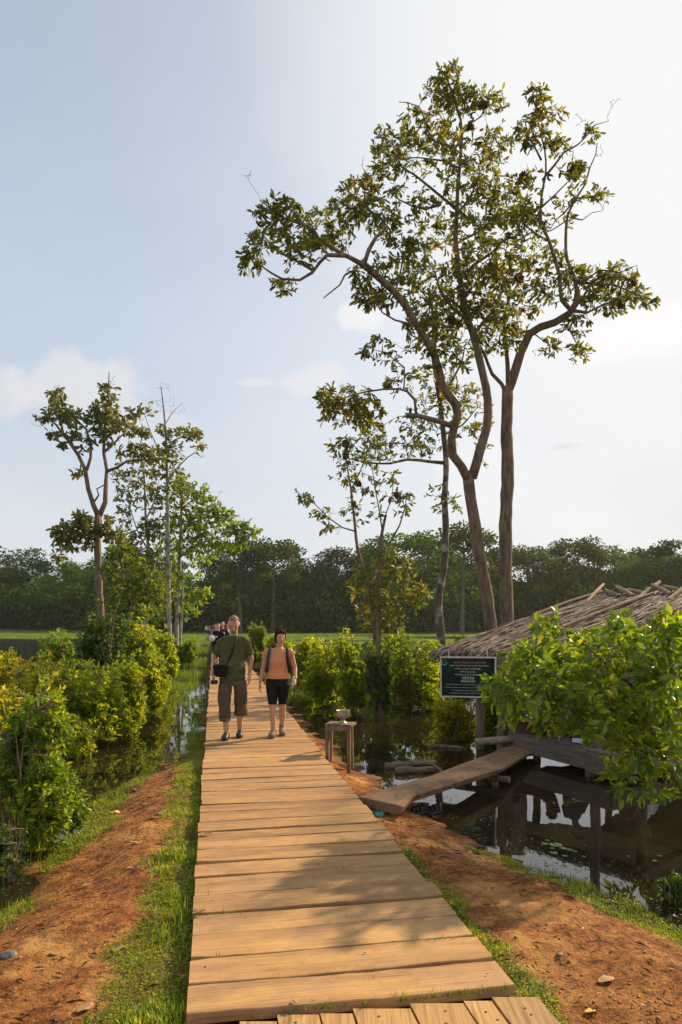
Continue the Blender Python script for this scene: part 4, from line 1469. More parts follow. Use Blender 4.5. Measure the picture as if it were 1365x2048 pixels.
def left_trees():
    grp = 'trees beyond the shrubs on the flooded bank'
    make_tree('crooked_tree', 'crooked tree with twin limbs and tufted dull crown, leftmost of the lake bank trees', 'tree', 36.0,
              [([(206, 1330), (203, 1241), (199, 1180), (198, 1146), (195, 1085), (197, 1030)], 9, 8, 0),
               ([(197, 1032), (188, 1012), (177, 978), (171, 940), (157, 910), (143, 890), (128, 870), (113, 850), (100, 838), (80, 836)], 6.5, 1, -1.0),
               ([(199, 1032), (211, 1005), (212, 974), (214, 940), (208, 905), (210, 855), (214, 806), (218, 765), (219, 744)], 6.5, 1, 0.8),
               ([(174, 940), (182, 915), (182, 885), (172, 858), (155, 840), (145, 825)], 4, 1, 1.0),
               ([(128, 872), (122, 840), (118, 805), (115, 780)], 2.2, .7, 0.5),
               ([(216, 942), (235, 935), (255, 922), (285, 920), (312, 916)], 4, 1, -1.2),
               ([(209, 905), (230, 885), (250, 865), (270, 840)], 2.8, .8, 1.0),
               ([(211, 865), (232, 855), (255, 840)], 2.2, .7, -0.6),
               ([(201, 1148), (222, 1125), (244, 1107), (270, 1090), (293, 1076)], 4.0, 1.6, -1.0),
               ([(195, 1085), (175, 1068), (155, 1055), (130, 1060)], 3, .9, -0.6),
               ([(190, 1002), (198, 990), (194, 978), (208, 970)], 2.4, 1.4, -0.2),
               ([(196, 1060), (215, 1050), (230, 1070)], 2.2, .8, -0.5),
               ([(150, 1040), (140, 1085), (115, 1115)], 1.4, .6, 0.2)],
              [(115, 795, 22, 20, 14), (118, 828, 32, 20, 24), (82, 836, 14, 7, 5), (152, 835, 26, 16, 16), (215, 785, 18, 18, 12), (212, 815, 26, 22, 24), (215, 848, 28, 24, 26), (245, 848, 26, 22, 18),
               (272, 825, 13, 13, 10), (280, 862, 20, 12, 12), (188, 830, 22, 18, 14), (150, 868, 26, 12, 8), (120, 868, 22, 10, 6), (185, 875, 22, 20, 8), (215, 882, 22, 16, 8), (122, 886, 9, 7, 4), (155, 945, 11, 7, 5),
               (165, 897, 12, 8, 3), (250, 905, 18, 10, 6), (278, 900, 28, 12, 14), (300, 915, 25, 10, 12), (165, 1038, 22, 15, 20), (140, 1060, 28, 17, 26), (180, 1058, 26, 20, 26), (115, 1064, 15, 10, 9),
               (130, 1085, 26, 15, 20), (168, 1088, 26, 16, 10), (215, 1055, 14, 22, 14), (235, 1080, 22, 22, 20), (118, 1112, 12, 8, 5)],
              0.30, M['leaf_dull'], M['bark'], 31, per=9, wr=0.5, group=grp, bare=[(219, 752, 8, 14, 7), (116, 785, 14, 14, 8), (95, 850, 18, 14, 8)], twig_r=0.02, step=0.5)
    make_tree('slender_tree', 'grey slender tree with see-through dull crown between the crooked and pale-trunked trees', 'tree', 42,
              [([(292, 1330), (292, 1225), (296, 1150), (297, 1100), (292, 1040), (290, 980), (288, 930)], 5.5, 1.5, 0),
               ([(296, 1100), (275, 1060), (262, 1020), (250, 980)], 2, .8, -0.6), ([(292, 1040), (310, 1000), (318, 960)], 2, .8, .6)],
              [(250, 950, 32, 30, 20), (290, 930, 28, 26, 18), (302, 985, 30, 32, 30), (270, 1110, 40, 30, 26), (310, 1120, 30, 40, 26), (245, 1040, 25, 25, 14), (255, 1000, 28, 26, 14), (300, 1055, 22, 18, 34), (260, 1080, 28, 18, 16), (320, 1020, 20, 25, 10)],
              0.28, M['leaf_dull'], M['bark_pale'], 32, per=9, wr=.5, group=grp, twig_r=0.015, step=0.5, bare=[(270, 1000, 35, 40, 16)])
    make_tree('birchlike_tree', 'pale mottled trunk rising to a bare twiggy top above the crooked tree\'s neighbour', 'tree', 41,
              [([(340, 1316), (339, 1250), (337, 1160), (336, 1060), (335, 980), (334, 920), (332, 870), (328, 820), (323, 775)], 6.2, 1.2, 0),
               ([(334, 900), (350, 880), (375, 870), (395, 860)], 2.2, .8, .8), ([(333, 915), (318, 900), (300, 860), (290, 830)], 1.8, .6, -.6), ([(336, 960), (360, 930), (390, 905), (405, 915)], 2, .6, -.5),
               ([(330, 850), (345, 825), (365, 805)], 1.2, .5, .4), ([(337, 1100), (320, 1060), (300, 1055)], 2, .8, -.4)],
              [(330, 862, 18, 22, 6), (352, 868, 26, 16, 14), (385, 868, 20, 15, 16), (345, 898, 28, 18, 16), (320, 908, 22, 18, 14), (397, 893, 11, 11, 5), (340, 940, 28, 22, 14), (315, 940, 20, 16, 8), (303, 815, 9, 14, 3), (350, 975, 25, 20, 8)],
              0.28, M['leaf_thin'], M['bark_pale'], 33, per=9, wr=.5, group='pale-trunked trees by the walk', bare=[(326, 795, 22, 28, 34), (358, 812, 14, 12, 8), (296, 820, 14, 22, 8), (400, 915, 14, 10, 6)], twig_r=0.012, step=0.5)
    make_tree('birchlike_tree', 'pale-trunked tree with a broad bright green crown spreading towards the walkers', 'tree', 43,
              [([(352, 1314), (354, 1250), (357, 1180), (360, 1110), (362, 1050), (364, 990), (362, 960)], 6, 1.8, 0),
               ([(360, 1115), (385, 1095), (420, 1080), (460, 1070), (500, 1050)], 2.6, .8, -1.0), ([(361, 1070), (385, 1045), (415, 1035), (445, 1030)], 2.4, .8, .8),
               ([(363, 1020), (385, 1000), (410, 990)], 2, .7, -.5), ([(358, 1150), (385, 1165), (405, 1180)], 1.8, .7, -.5), ([(361, 1090), (345, 1060), (340, 1030)], 1.8, .7, .4), ([(415, 1035), (432, 1000), (440, 985)], .9, .4, .2)],
              [(368, 965, 22, 18, 16), (390, 985, 28, 18, 24), (418, 1015, 28, 22, 32), (380, 1035, 32, 26, 36), (445, 1035, 28, 20, 28), (492, 1062, 24, 20, 30), (478, 1090, 24, 13, 12), (425, 1078, 40, 18, 28),
               (380, 1092, 28, 20, 30), (345, 1040, 18, 26, 22), (330, 1095, 24, 30, 24), (350, 995, 26, 20, 18), (345, 1170, 26, 30, 24), (375, 1215, 22, 24, 18), (318, 1225, 22, 26, 16), (440, 1095, 40, 18, 22), (400, 1050, 30, 22, 20), (402, 1190, 20, 18, 22), (378, 1160, 18, 22, 10), (465, 1055, 20, 15, 16), (400, 1120, 25, 14, 8)],
              0.29, M['leaf_bright'], M['bark_pale'], 34, per=10, wr=.5, group='pale-trunked trees by the walk', bare=[(437, 990, 12, 14, 8)], twig_r=0.013, step=0.5)
    make_tree('birchlike_tree', 'third pale trunk, half hidden just behind the two pale-trunked trees', 'tree', 50,
              [([(362, 1310), (361, 1275), (364, 1230), (366, 1180), (361, 1130), (352, 1080)], 4, 1.4, 0), ([(365, 1190), (380, 1180), (395, 1190)], 1.4, .5, .4)],
              [(352, 1075, 22, 22, 14), (330, 1160, 24, 22, 16), (345, 1110, 20, 22, 12)], 0.3, M['leaf_lt'], M['bark_pale'], 35, per=9, wr=.5, group='pale-trunked trees by the walk', twig_r=0.015, step=.6)
    make_tree('crooked_sapling', 'thin bent sapling with a kinked stem just beside the crooked tree', 'tree', 34,
              [([(266, 1330), (264, 1245), (258, 1200), (248, 1160), (243, 1125), (238, 1100)], 4, 1.6, 0), ([(255, 1185), (270, 1178), (285, 1188)], 1.2, .5, -.4), ([(246, 1150), (262, 1135), (270, 1120)], 1.2, .5, .3)],
              [(238, 1105, 26, 18, 22), (268, 1130, 26, 18, 22), (225, 1140, 24, 22, 20), (275, 1180, 30, 24, 30), (305, 1160, 30, 28, 30), (230, 1200, 24, 24, 18), (285, 1215, 26, 20, 20), (240, 1180, 24, 22, 16), (320, 1200, 24, 22, 16)], 0.26, M['leaf_lt'], M['bark'], 36, per=9, wr=.5, group=grp, twig_r=0.014, step=.4)


left_trees()


# ------------------------------------------------------------------ shrubs
def shrub_parts(root, rad, hgt, n_twigs, leaf, mat, g, shape=LEAF_SIMPLE, per=9, wr=0.4, stems=9, bark=None, upright=0.5, hollow=0.45, squash=1.0, droop=0.1):
    """stems splay from the base, twigs fill an uneven dome, leaves sit along the twigs"""
    st = MB()
    nodes, nr = [], []
    lobes = []
    for i in range(13):
        zc = (.16, .30, .5, .68, .40)[i % 5] * hgt
        sp = .62 * (1 - .45 * (zc / hgt) ** 2)
        lobes.append((g.uniform(-1, 1) * rad * sp, g.uniform(-1, 1) * rad * sp * squash, zc, g.uniform(.30, .48)))
    for i in range(stems):
        a = g.uniform(0, 2 * math.pi)
        r = rad * g.uniform(0.25, 0.85)
        top = np.array([math.cos(a) * r, math.sin(a) * r * squash, hgt * g.uniform(.55, .9)])
        b = np.array([math.cos(a) * rad * .12, math.sin(a) * rad * .12, -0.35])
        mid = (b + top) / 2 + np.array([0, 0, hgt * 0.12]) + g.normal(0, rad * .06, 3)
        S = spline([(*b, .010 + rad * .006), (*mid, .007 + rad * .004), (*top, .003)], 0.12 + rad * .05)
        st.tube([tuple(s[:3]) for s in S], list(S[:, 3]), 5, cap=False)
        nodes.append(S[len(S) // 3:, :3])
    nodes = np.vstack(nodes)
    T = []
    while len(T) < n_twigs:
        l = lobes[int(g.integers(len(lobes)))]
        v = g.normal(size=3)
        v = v / np.linalg.norm(v) * (hollow + (1 - hollow) * g.random())
        p = np.array([l[0] + v[0] * l[3] * rad, l[1] + v[1] * l[3] * rad * squash, l[2] + v[2] * l[3] * min(hgt, rad * 1.3) * 0.9])
        if p[2] < 0.02:
            continue
        if g.random() < .16 and p[2] > hgt * .5:
            p *= np.array([1.12, 1.12, 1.0])
            p[2] += hgt * g.uniform(.05, .22)
        if p[2] > hgt:
            p[2] = hgt * g.uniform(.80, 1.08)
        T.append(p)
    LP, LD = [], []
    for t in T:
        dv = nodes - t
        j = int(np.argmin(np.sum(dv ** 2, 1) + 0.6 * np.maximum(dv[:, 2], 0) ** 2))
        a = nodes[j]
        d = t - a
        ln_ = np.linalg.norm(d) + 1e-6
        m = (a + t) / 2 + np.array([0, 0, -0.05 * ln_]) + g.normal(0, .06 * ln_, 3)
        st.tube([tuple(a), tuple(m), tuple(t)], [0.006 + ln_ * .004, 0.004, 0.002], 4, cap=False)
        dd = unit((t - m)[None])[0]
        dd = dd * (1 - upright) + np.array([0, 0, upright])
        n = int(per * g.uniform(.6, 1.4))
        for i in range(n):
            q = 1 - g.random() ** 1.4 * 0.8
            p = m * (1 - q) + t * q
            v = g.normal(size=3)
            v = v / np.linalg.norm(v) + dd * 0.9
            LP.append(p)
            LD.append(v)
    st.build('stems', bark or M['bark'], root)
    leaves('foliage', np.array(LP), np.array(LD), leaf, wr, mat, root, shape=shape, droop=droop, g=g, flat=0.5)
    return root


def shrub(px, base_py, top_py, wpx, label, mat, seed, leaf=0.075, dens=1.0, name='shrub', group='shrubs growing out of the shallow water', Y=None, **kw):
    g = np.random.default_rng(seed)
    if Y is None:
        Y = atz(px, base_py, 0).y
    x = (px - CX) * Y / F
    h = CZ + (HY - top_py) * Y / F
    rad = wpx / 2 * Y / F
    root = empty(name, (x, Y, 0.0), label, 'shrub', group)
    area = rad * h * 4
    n = int(min(2000 if dens > 5 else 1250, max(90, area * 150 * dens)))
    shrub_parts(root, rad, h, n, leaf, mat, g, **kw)
    return root


def shrubs():
    # left of the walk, near to far
    shrub(52, 1690, 1345, 250, 'leafy yellow-green shrub in the water, closest to the red dirt bank', M['leaf_hero'], 41, leaf=0.072, dens=6, shape=LEAF_FINE, per=9, wr=.36, hollow=.2, stems=14)
    shrub(-40, 1620, 1330, 260, 'yellow-tinged shrub cut off by the photo\'s left side, behind the closest one', M['leaf_yellow'], 42, leaf=0.09, dens=1.8, per=10, wr=.34, stems=14)
    shrub(60, 1500, 1300, 190, 'golden-green shrub between the lake shore and the flooded channel', M['leaf_yellow'], 43, leaf=0.085, dens=2.2, per=9, wr=.34, stems=14)
    shrub(165, 1490, 1320, 180, 'low dense green shrub at the water\'s edge, in front of the crooked tree', M['leaf_yb'], 44, leaf=0.085, dens=2.2, per=9, stems=14)
    shrub(240, 1468, 1308, 150, 'mid-green shrub overhanging the open channel left of the reflections', M['leaf_mid'], 45, leaf=0.08, dens=2.2, per=9, stems=14)
    shrub(292, 1422, 1282, 105, 'reddish-tipped shrub just left of the pale tree trunks', M['leaf_yb'], 46, leaf=0.085, dens=2.0, per=9, stems=12)
    shrub(205, 1425, 1195, 150, 'tall dark green bush at the foot of the crooked tree', M['leaf_dark'], 47, leaf=0.11, dens=2.4, per=9, stems=14)
    shrub(268, 1385, 1215, 120, 'tall bright bush rising between the crooked tree and the pale trunks', M['leaf_mid'], 48, leaf=0.13, dens=2.0, per=9, stems=12)
    shrub(110, 1400, 1252, 100, 'feathery pale green shrub standing against the open lake', M['leaf_bright'], 49, leaf=0.13, dens=1.2, per=9, wr=.3, stems=10)
    shrub(15, 1400, 1295, 150, 'golden bush beside the lake at the photo\'s left side', M['leaf_yellow'], 50, leaf=0.11, dens=2.0, per=9, stems=10)
    shrub(325, 1360, 1250, 70, 'narrow green bush right at the foot of the pale trunks', M['leaf_mid'], 51, leaf=0.14, dens=1.8, per=9)
    shrub(105, 1440, 1322, 200, 'wide tangled bush filling the gap behind the low dense one', M['leaf_bright'], 52, leaf=0.09, dens=2.0, per=9, stems=14)
    shrub(150, 1512, 1425, 120, 'low spreading herb on the flooded channel in front of the dense green shrub', M['leaf_yb'], 80, leaf=0.06, dens=2.4, name='water_plant', hollow=.1)
    shrub(322, 1395, 1328, 56, 'ragged shrub under the pale trunks by the narrow channel', M['leaf_yb'], 83, leaf=0.08, dens=2.2)
    shrub(95, 1580, 1490, 110, 'low green plant between the closest shrub and the channel', M['leaf_yb'], 84, leaf=0.05, dens=2.6, name='water_plant', hollow=.1)
    shrub(10, 1760, 1640, 110, 'dark leafy sprigs at the water beside the grassy bank', M['leaf_dark'], 85, leaf=0.05, dens=2.6, name='water_plant', hollow=.1)
    shrub(372, 1330, 1275, 50, 'small soft bush among the reeds left of the walkers', M['leaf_bright'], 53, leaf=0.14, dens=1.4)
    # right of the walk
    shrub(655, 1412, 1272, 120, 'bright shrub closest to the woman across the water', M['leaf_yb'], 61, leaf=0.085, dens=2.2, stems=12)
    shrub(706, 1425, 1250, 90, 'tall upright bright-topped shrub beside the small sparse tree', M['leaf_yb'], 62, leaf=0.09, dens=2.4, stems=12)
    shrub(757, 1436, 1275, 76, 'dark green shrub wrapped around the foot of the small sparse tree', M['leaf_dark'], 63, leaf=0.09, dens=2.6, stems=12)
    shrub(825, 1420, 1272, 150, 'broad light green shrub between the sparse tree and the slim trunk', M['leaf_yb'], 64, leaf=0.085, dens=2.3, stems=14)
    shrub(895, 1405, 1288, 110, 'green shrub at the foot of the slim lichen-spotted trunk', M['leaf_bright'], 65, leaf=0.09, dens=2.0, stems=12)
    shrub(605, 1372, 1272, 100, 'pale green shrub behind the woman\'s arm', M['leaf_yb'], 66, leaf=0.12, dens=1.6)
    shrub(785, 1370, 1262, 130, 'low light green shrub seen behind the small sparse tree', M['leaf_bright'], 74, leaf=0.11, dens=1.6)
    shrub(560, 1340, 1266, 60, 'small yellow-green shrub just past the woman\'s shoulder', M['leaf_yb'], 75, leaf=0.13, dens=1.6)
    shrub(515, 1330, 1240, 46, 'slim leafy shrub rising between the two walkers', M['leaf_bright'], 67, leaf=0.15, dens=1.6)
    shrub(905, 1482, 1392, 95, 'yellow-leaved small shrub in the water below the green sign', M['leaf_yellow'], 68, leaf=0.10, dens=2.0, stems=9, wr=.3)
    shrub(735, 1440, 1408, 45, 'tiny feathery plant poking from the dark water', M['leaf_bright'], 69, leaf=0.05, dens=1.6, name='water_plant')
    shrub(680, 1400, 1290, 100, 'bushy green shrub filling in behind the bright-topped one', M['leaf_mid'], 70, leaf=0.10, dens=2.0)
    shrub(990, 1400, 1330, 100, 'shaded shrub under the hut eave behind the sign', M['leaf_mid'], 71, leaf=0.09, dens=1.8, Y=12.6)
    shrub(925, 1380, 1262, 60, 'small bright shrub just behind the roof\'s lower corner', M['leaf_bright'], 72, leaf=0.12, dens=1.8, Y=17)
    shrub(1350, 1830, 1745, 60, 'dark leafy seedling at the pool edge under the big shrub', M['leaf_dark'], 73, leaf=0.05, dens=4, name='water_plant', Y=5.0)


shrubs()


def hero_shrub():
    g = np.random.default_rng(77)
    Y = 6.3
    k = Y / F
    base = at(1400, 1600, 6.2)
    limbs = [([(1400, 1660), (1372, 1590), (1330, 1520), (1300, 1455), (1288, 1400), (1250, 1360), (1215, 1330)], 9, 3, 0.1),
             ([(1400, 1640), (1395, 1540), (1375, 1450), (1350, 1380), (1330, 1310), (1325, 1260)], 8, 2, -0.3),
             ([(1300, 1455), (1250, 1430), (1190, 1410), (1130, 1400), (1070, 1385), (1010, 1370)], 5, 1.4, -0.2),
             ([(1250, 1360), (1190, 1350), (1130, 1330), (1070, 1315), (1020, 1300)], 4, 1.3, 0.2),
             ([(1288, 1400), (1270, 1340), (1240, 1290), (1225, 1245)], 4, 1.2, -0.3),
             ([(1215, 1330), (1170, 1290), (1130, 1260), (1095, 1240)], 3, 1, 0.3),
             ([(1350, 1380), (1390, 1330), (1400, 1270)], 3.5, 1.2, 0.2),
             ([(1330, 1520), (1280, 1500), (1230, 1480), (1185, 1460), (1140, 1450)], 3.5, 1, -0.3),
             ([(1372, 1590), (1330, 1570), (1280, 1560), (1240, 1545)], 3, 1, -0.2)]
    blobs = [(1200, 1300, 70, 45, 34), (1110, 1300, 50, 40, 30), (1060, 1320, 50, 38, 28), (1010, 1360, 35, 30, 12), (1000, 1300, 0, 0, 0), (1130, 1360, 70, 45, 40), (1200, 1380, 70, 50, 44), (1290, 1300, 60, 45, 36),
             (1340, 1290, 50, 45, 30), (1240, 1250, 40, 26, 13), (1330, 1250, 50, 25, 18), (1095, 1250, 35, 24, 11), (1280, 1390, 60, 50, 40), (1345, 1380, 50, 60, 40), (1060, 1400, 50, 35, 22), (1120, 1430, 55, 32, 28),
             (1190, 1450, 60, 35, 34), (1260, 1460, 60, 40, 38), (1340, 1460, 50, 50, 34), (1290, 1520, 50, 40, 26), (1350, 1530, 40, 40, 18), (1240, 1530, 40, 30, 12), (1020, 1420, 30, 28, 6), (1260, 1580, 40, 18, 6), (1320, 1590, 45, 20, 8), (990, 1380, 24, 26, 7)]
    blobs = [b for b in blobs if b[4]]
    make_tree('shrub', 'big spreading shrub with broad bright leaves in front of the thatched hut', 'shrub', Y, limbs, blobs, 0.112, M['leaf_hero'], M['bark'], 78,
              per=9, wr=0.42, shape=LEAF_FINE, twig_r=0.006, base_z=0.0, depth=2.4, droop=0.3, step=0.12, trunk_name='stems', more=1.7)


hero_shrub()


def shade_tree():
    # stands out of view beyond the pool; its crown shades the slab, the pool and the dirt
    make_tree('shade_tree', 'leafy tree outside the view beyond the pool, shading the slab and the dirt', 'tree', 13.8,
              [([(1720, 1420), (1710, 1240), (1700, 1050), (1690, 900)], 14, 8, 0.0), ([(1702, 1060), (1640, 950), (1580, 860)], 6, 2, .8), ([(1696, 980), (1760, 880), (1810, 820)], 6, 2, -.8), ([(1690, 900), (1670, 800), (1680, 720)], 6, 2, 0)],
              [(1580, 800, 90, 80, 56), (1680, 740, 110, 80, 60), (1770, 800, 110, 90, 60), (1680, 860, 110, 70, 60), (1600, 900, 80, 60, 40), (1540, 850, 70, 50, 26), (1700, 940, 90, 50, 30)],
              0.21, M['leaf_big'], M['bark'], 91, per=11, depth=2.4, more=1.4)
    make_tree('shade_tree', 'lighter second tree outside the view, dappling the near planks with shade', 'tree', 10.0,
              [([(1900, 1500), (1880, 1240), (1840, 1050), (1780, 920)], 12, 6, 0.0), ([(1800, 960), (1720, 880), (1640, 840)], 5, 2, -.3), ([(1780, 920), (1740, 820), (1700, 770)], 5, 2, .4)],
              [(1600, 800, 80, 70, 18), (1560, 860, 70, 50, 10), (1690, 760, 90, 70, 20), (1700, 880, 90, 60, 20), (1620, 900, 90, 50, 12), (1790, 820, 80, 80, 18)],
              0.14, M['leaf_big'], M['bark'], 92, per=9, depth=2.0, more=.9)


shade_tree()


# ------------------------------------------------------------------ far woods
def far_tree_mesh(seed, H, crown_r, trunk_h, n_cl, leaf, spread=1.0):
    """returns (wood MB, leaf pos, leaf dir): trunk, limbs and a crown of uneven clumps"""
    g = np.random.default_rng(seed)
    wood = MB()
    lean = g.normal(0, .03, 2)
    S = [(0, 0, -0.5, H * .020), (lean[0] * trunk_h, lean[1] * trunk_h, trunk_h * .6, H * .014), (lean[0] * H, lean[1] * H, trunk_h, H * .011), (lean[0] * H, lean[1] * H, H * .88, H * .003)]
    SS = spline(S, H / 14)
    wood.tube([tuple(s[:3]) for s in SS], list(SS[:, 3]), 6)
    LP, LD = [], []
    for i in range(n_cl):
        z = trunk_h + (H - trunk_h) * (0.02 + 0.95 * g.random() ** 0.8)
        t = (z - trunk_h) / (H - trunk_h)
        rr = crown_r * (0.35 + 0.9 * math.sin(math.pi * min(1, 0.18 + t * 0.78))) * spread * g.uniform(.35, 1.0)
        a = g.uniform(0, 2 * math.pi)
        c = np.array([math.cos(a) * rr, math.sin(a) * rr, z])
        br = np.array([lean[0] * H, lean[1] * H, max(trunk_h * .75, z - rr * .7)])
        wood.tube([tuple(br), tuple((br + c) / 2 + np.array([0, 0, rr * .06])), tuple(c)], [H * .006, H * .0035, H * .0015], 4, cap=False)
        cr = crown_r * g.uniform(.28, .52)
        m = int(62 * (cr / (crown_r * .32)) ** 2)
        v = unit(g.normal(size=(m, 3)))
        r = g.random((m, 1)) ** 0.35
        v[:, 2] = v[:, 2] * 0.62
        LP.append(c + v * r * cr)
        LD.append(v + g.normal(0, .6, (m, 3)))
    return wood, np.vstack(LP), np.vstack(LD)


def far_woods():
    g = np.random.default_rng(101)
    protos = []
    specs = [(1, 20, 5.0, 6, 30, 'leaf_far'), (2, 20, 4.2, 10, 22, 'leaf_far_c'), (3, 20, 5.6, 5, 36, 'leaf_far_b'), (4, 20, 4.0, 9, 22, 'leaf_far'), (5, 20, 5.2, 8, 26, 'leaf_far_c'), (6, 20, 4.6, 4, 32, 'leaf_far_b')]
    holder = []
    for seed, H, cr, th, n, mt in specs:
        wood, LP, LD = far_tree_mesh(seed, H, cr, th, n, 0.7)
        me_w = bpy.data.meshes.new('far_wood')
        me_w.from_pydata(wood.v, [], wood.f)
        me_w.materials.append(M['bark_far'])
        nr = g.normal(size=(len(LP), 3)) * .5 + np.array([0, 0, .5])
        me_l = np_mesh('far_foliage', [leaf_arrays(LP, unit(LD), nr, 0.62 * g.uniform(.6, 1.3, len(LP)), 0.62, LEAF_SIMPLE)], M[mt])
        holder.append((me_w, me_l, H, LP, LD))
    far = [  # px, top py, depth, variant, scale in width, label
        (28, 1090, 168, 4, 1.0, 'airy grey-green tree at the far left end of the distant treeline'),
        (70, 1120, 160, 0, 1.0, 'dark rounded tree next to the airy one in the distant treeline'),
        (125, 1122, 150, 5, 1.15, 'broad dark tree across the lake, seen left of the crooked trunk'),
        (165, 1128, 172, 2, 1.0, 'green tree across the lake right behind the crooked tree\'s low branches'),
        (252, 1100, 165, 0, 1.0, 'rounded distant tree seen between the crooked tree and the grey slender tree'),
        (318, 1110, 160, 2, 1.1, 'distant green tree seen just left of the pale trunks'),
        (395, 1160, 175, 4, .9, 'low distant tree seen through the gap under the bright green crown'),
        (440, 1105, 150, 1, .9, 'distant vine-hung tree with a bare grey trunk behind the man\'s head'),
        (482, 1085, 140, 3, 1.0, 'dark distant tree hung with creepers, just past the bright green crown'),
        (545, 1078, 145, 1, 1.0, 'tall dark distant tree above and between the two walkers'),
        (578, 1095, 150, 3, .8, 'slim distant tree beside the tall dark one above the woman'),
        (625, 1140, 160, 5, 1.1, 'low rounded distant tree right of the woman\'s head'),
        (672, 1102, 155, 0, 1.0, 'rounded distant tree left of the small sparse tree'),
        (712, 1098, 162, 4, 1.0, 'distant tree partly veiled by the small sparse tree\'s left stem'),
        (770, 1098, 170, 2, .9, 'distant tree directly behind the small sparse tree'),
        (812, 1060, 158, 2, 1.15, 'largest domed distant tree, right of the small sparse tree'),
        (858, 1078, 165, 0, .9, 'distant tree touching the slim lichen-spotted trunk'),
        (925, 1048, 130, 1, 1.0, 'tall distant tree with pale bare trunk framed between the slim and forked trunks'),
        (992, 1100, 160, 3, .8, 'distant tree seen in the gap between the forked and straight trunks'),
        (1052, 1092, 165, 1, .9, 'distant tree just right of the straight trunk'),
        (1085, 1100, 158, 4, .95, 'second distant tree right of the straight trunk'),
        (1128, 1090, 165, 3, .9, 'thin-crowned distant tree left of the bare-trunked tree over the roof'),
        (1160, 1076, 150, 1, 1.0, 'bare-trunked distant tree standing above the hut\'s left roof slope'),
        (1200, 1090, 165, 4, .95, 'distant tree just right of the bare-trunked tree over the roof'),
        (1242, 1108, 160, 5, 1.1, 'low wide distant tree above the ridge poles'),
        (1290, 1102, 165, 0, 1.0, 'dark distant tree above the middle of the roof ridge'),
        (1335, 1086, 150, 3, 1.05, 'tall dark distant tree at the right-hand end of the treeline'),
        (1385, 1098, 155, 2, 1.05, 'distant tree cut by the photo\'s right side'),
        (205, 1118, 158, 5, 1.1, 'bushy distant tree just behind the crooked tree\'s trunk'),
        (362, 1128, 165, 3, .9, 'dark distant tree directly behind the pale trunks'),
        (510, 1098, 155, 0, .9, 'dark leafy distant tree midway between the two walkers\' heads'),
        (648, 1122, 165, 1, .8, 'narrow distant tree at the left foot of the domed row'),
        (742, 1092, 158, 5, 1.0, 'full green distant tree seen between the sparse tree\'s two stems'),
        (898, 1092, 168, 5, .9, 'low full distant tree just right of the slim trunk'),
        (1022, 1098, 172, 2, .8, 'distant tree wholly behind the straight trunk'),
        (1265, 1116, 150, 2, .9, 'lowest of the distant trees over the ridge poles'),
        (1312, 1094, 165, 4, .8, 'airy distant tree next to the tall dark one above the roof\'s end'),
    ]
    for px, ty, Y, v, ws, lab in far:
        me_w, me_l, H, _, _ = holder[v]
        x = (px - CX) * Y / F
        h = CZ + (HY - ty) * Y / F - 0.6
        root = empty('distant_tree', (x, Y, 0.6), lab, 'tree', 'trees of the distant treeline', rz=g.uniform(0, 6.28))
        s = h / H
        root.scale = (s * ws * 1.22, s * ws * 1.22, s)
        link('trunk', me_w, root)
        link('foliage', me_l, root)
    # the wood between and behind them reads as one mass
    P_, D_, MI = [], [], []
    for i in range(230):
        r = -0.62 + 1.24 * (i + g.uniform(0, 1)) / 230
        Y = g.uniform(158, 205)
        x = r * Y
        px = CX + r * F
        top = np.interp(px, [-200, 0, 60, 120, 200, 300, 400, 430, 480, 590, 610, 700, 800, 900, 1000, 1100, 1200, 1365, 1600],
                        [1140, 1132, 1142, 1150, 1148, 1150, 1190, 1165, 1140, 1145, 1176, 1150, 1128, 1128, 1155, 1158, 1146, 1140, 1130])
        hh = (HY - top) * Y / F + (g.uniform(-4.5, .5) if g.random() < .6 else g.uniform(0, 3.2))
        me_w, me_l, H, LP, LD = holder[int(g.integers(6))]
        s = hh / H
        k = g.random(len(LP)) < 0.75
        a = g.uniform(0, 6.28)
        Q = LP[k] * np.array([s * 1.25, s * 1.25, s])
        Q = np.stack([Q[:, 0] * math.cos(a) - Q[:, 1] * math.sin(a), Q[:, 0] * math.sin(a) + Q[:, 1] * math.cos(a), Q[:, 2]], -1)
        P_.append(Q + np.array([x, Y, 0.7]))
        MI.append(np.full(len(Q), int(g.integers(3))))
        D_.append(LD[k])
    # understorey down to the water's edge
    for i in range(1100):
        r = -0.62 + 1.24 * g.random()
        Y = g.uniform(146, 172)
        if abs(r - (-0.181)) < 0.012:
            continue
        hh = g.uniform(3, 11)
        m = 170
        v = unit(g.normal(size=(m, 3)))
        c = np.array([r * Y, Y, 0.6 + hh * .45])
        P_.append(c + v * (g.random((m, 1)) ** .4) * np.array([hh * .6, hh * .6, hh * .55]))
        D_.append(v)
        MI.append(np.full(m, int(g.choice([0, 0, 1]))))
    P_, D_ = np.vstack(P_), np.vstack(D_)
    MI = np.repeat(np.concatenate(MI), 2)
    nr = g.normal(size=P_.shape) * .5 + np.array([0, 0, .5])
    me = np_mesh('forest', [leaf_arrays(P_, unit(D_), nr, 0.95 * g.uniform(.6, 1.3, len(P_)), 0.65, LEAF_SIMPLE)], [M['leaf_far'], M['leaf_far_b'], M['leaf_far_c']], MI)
    tag(link('forest', me), kind='stuff')


far_woods()


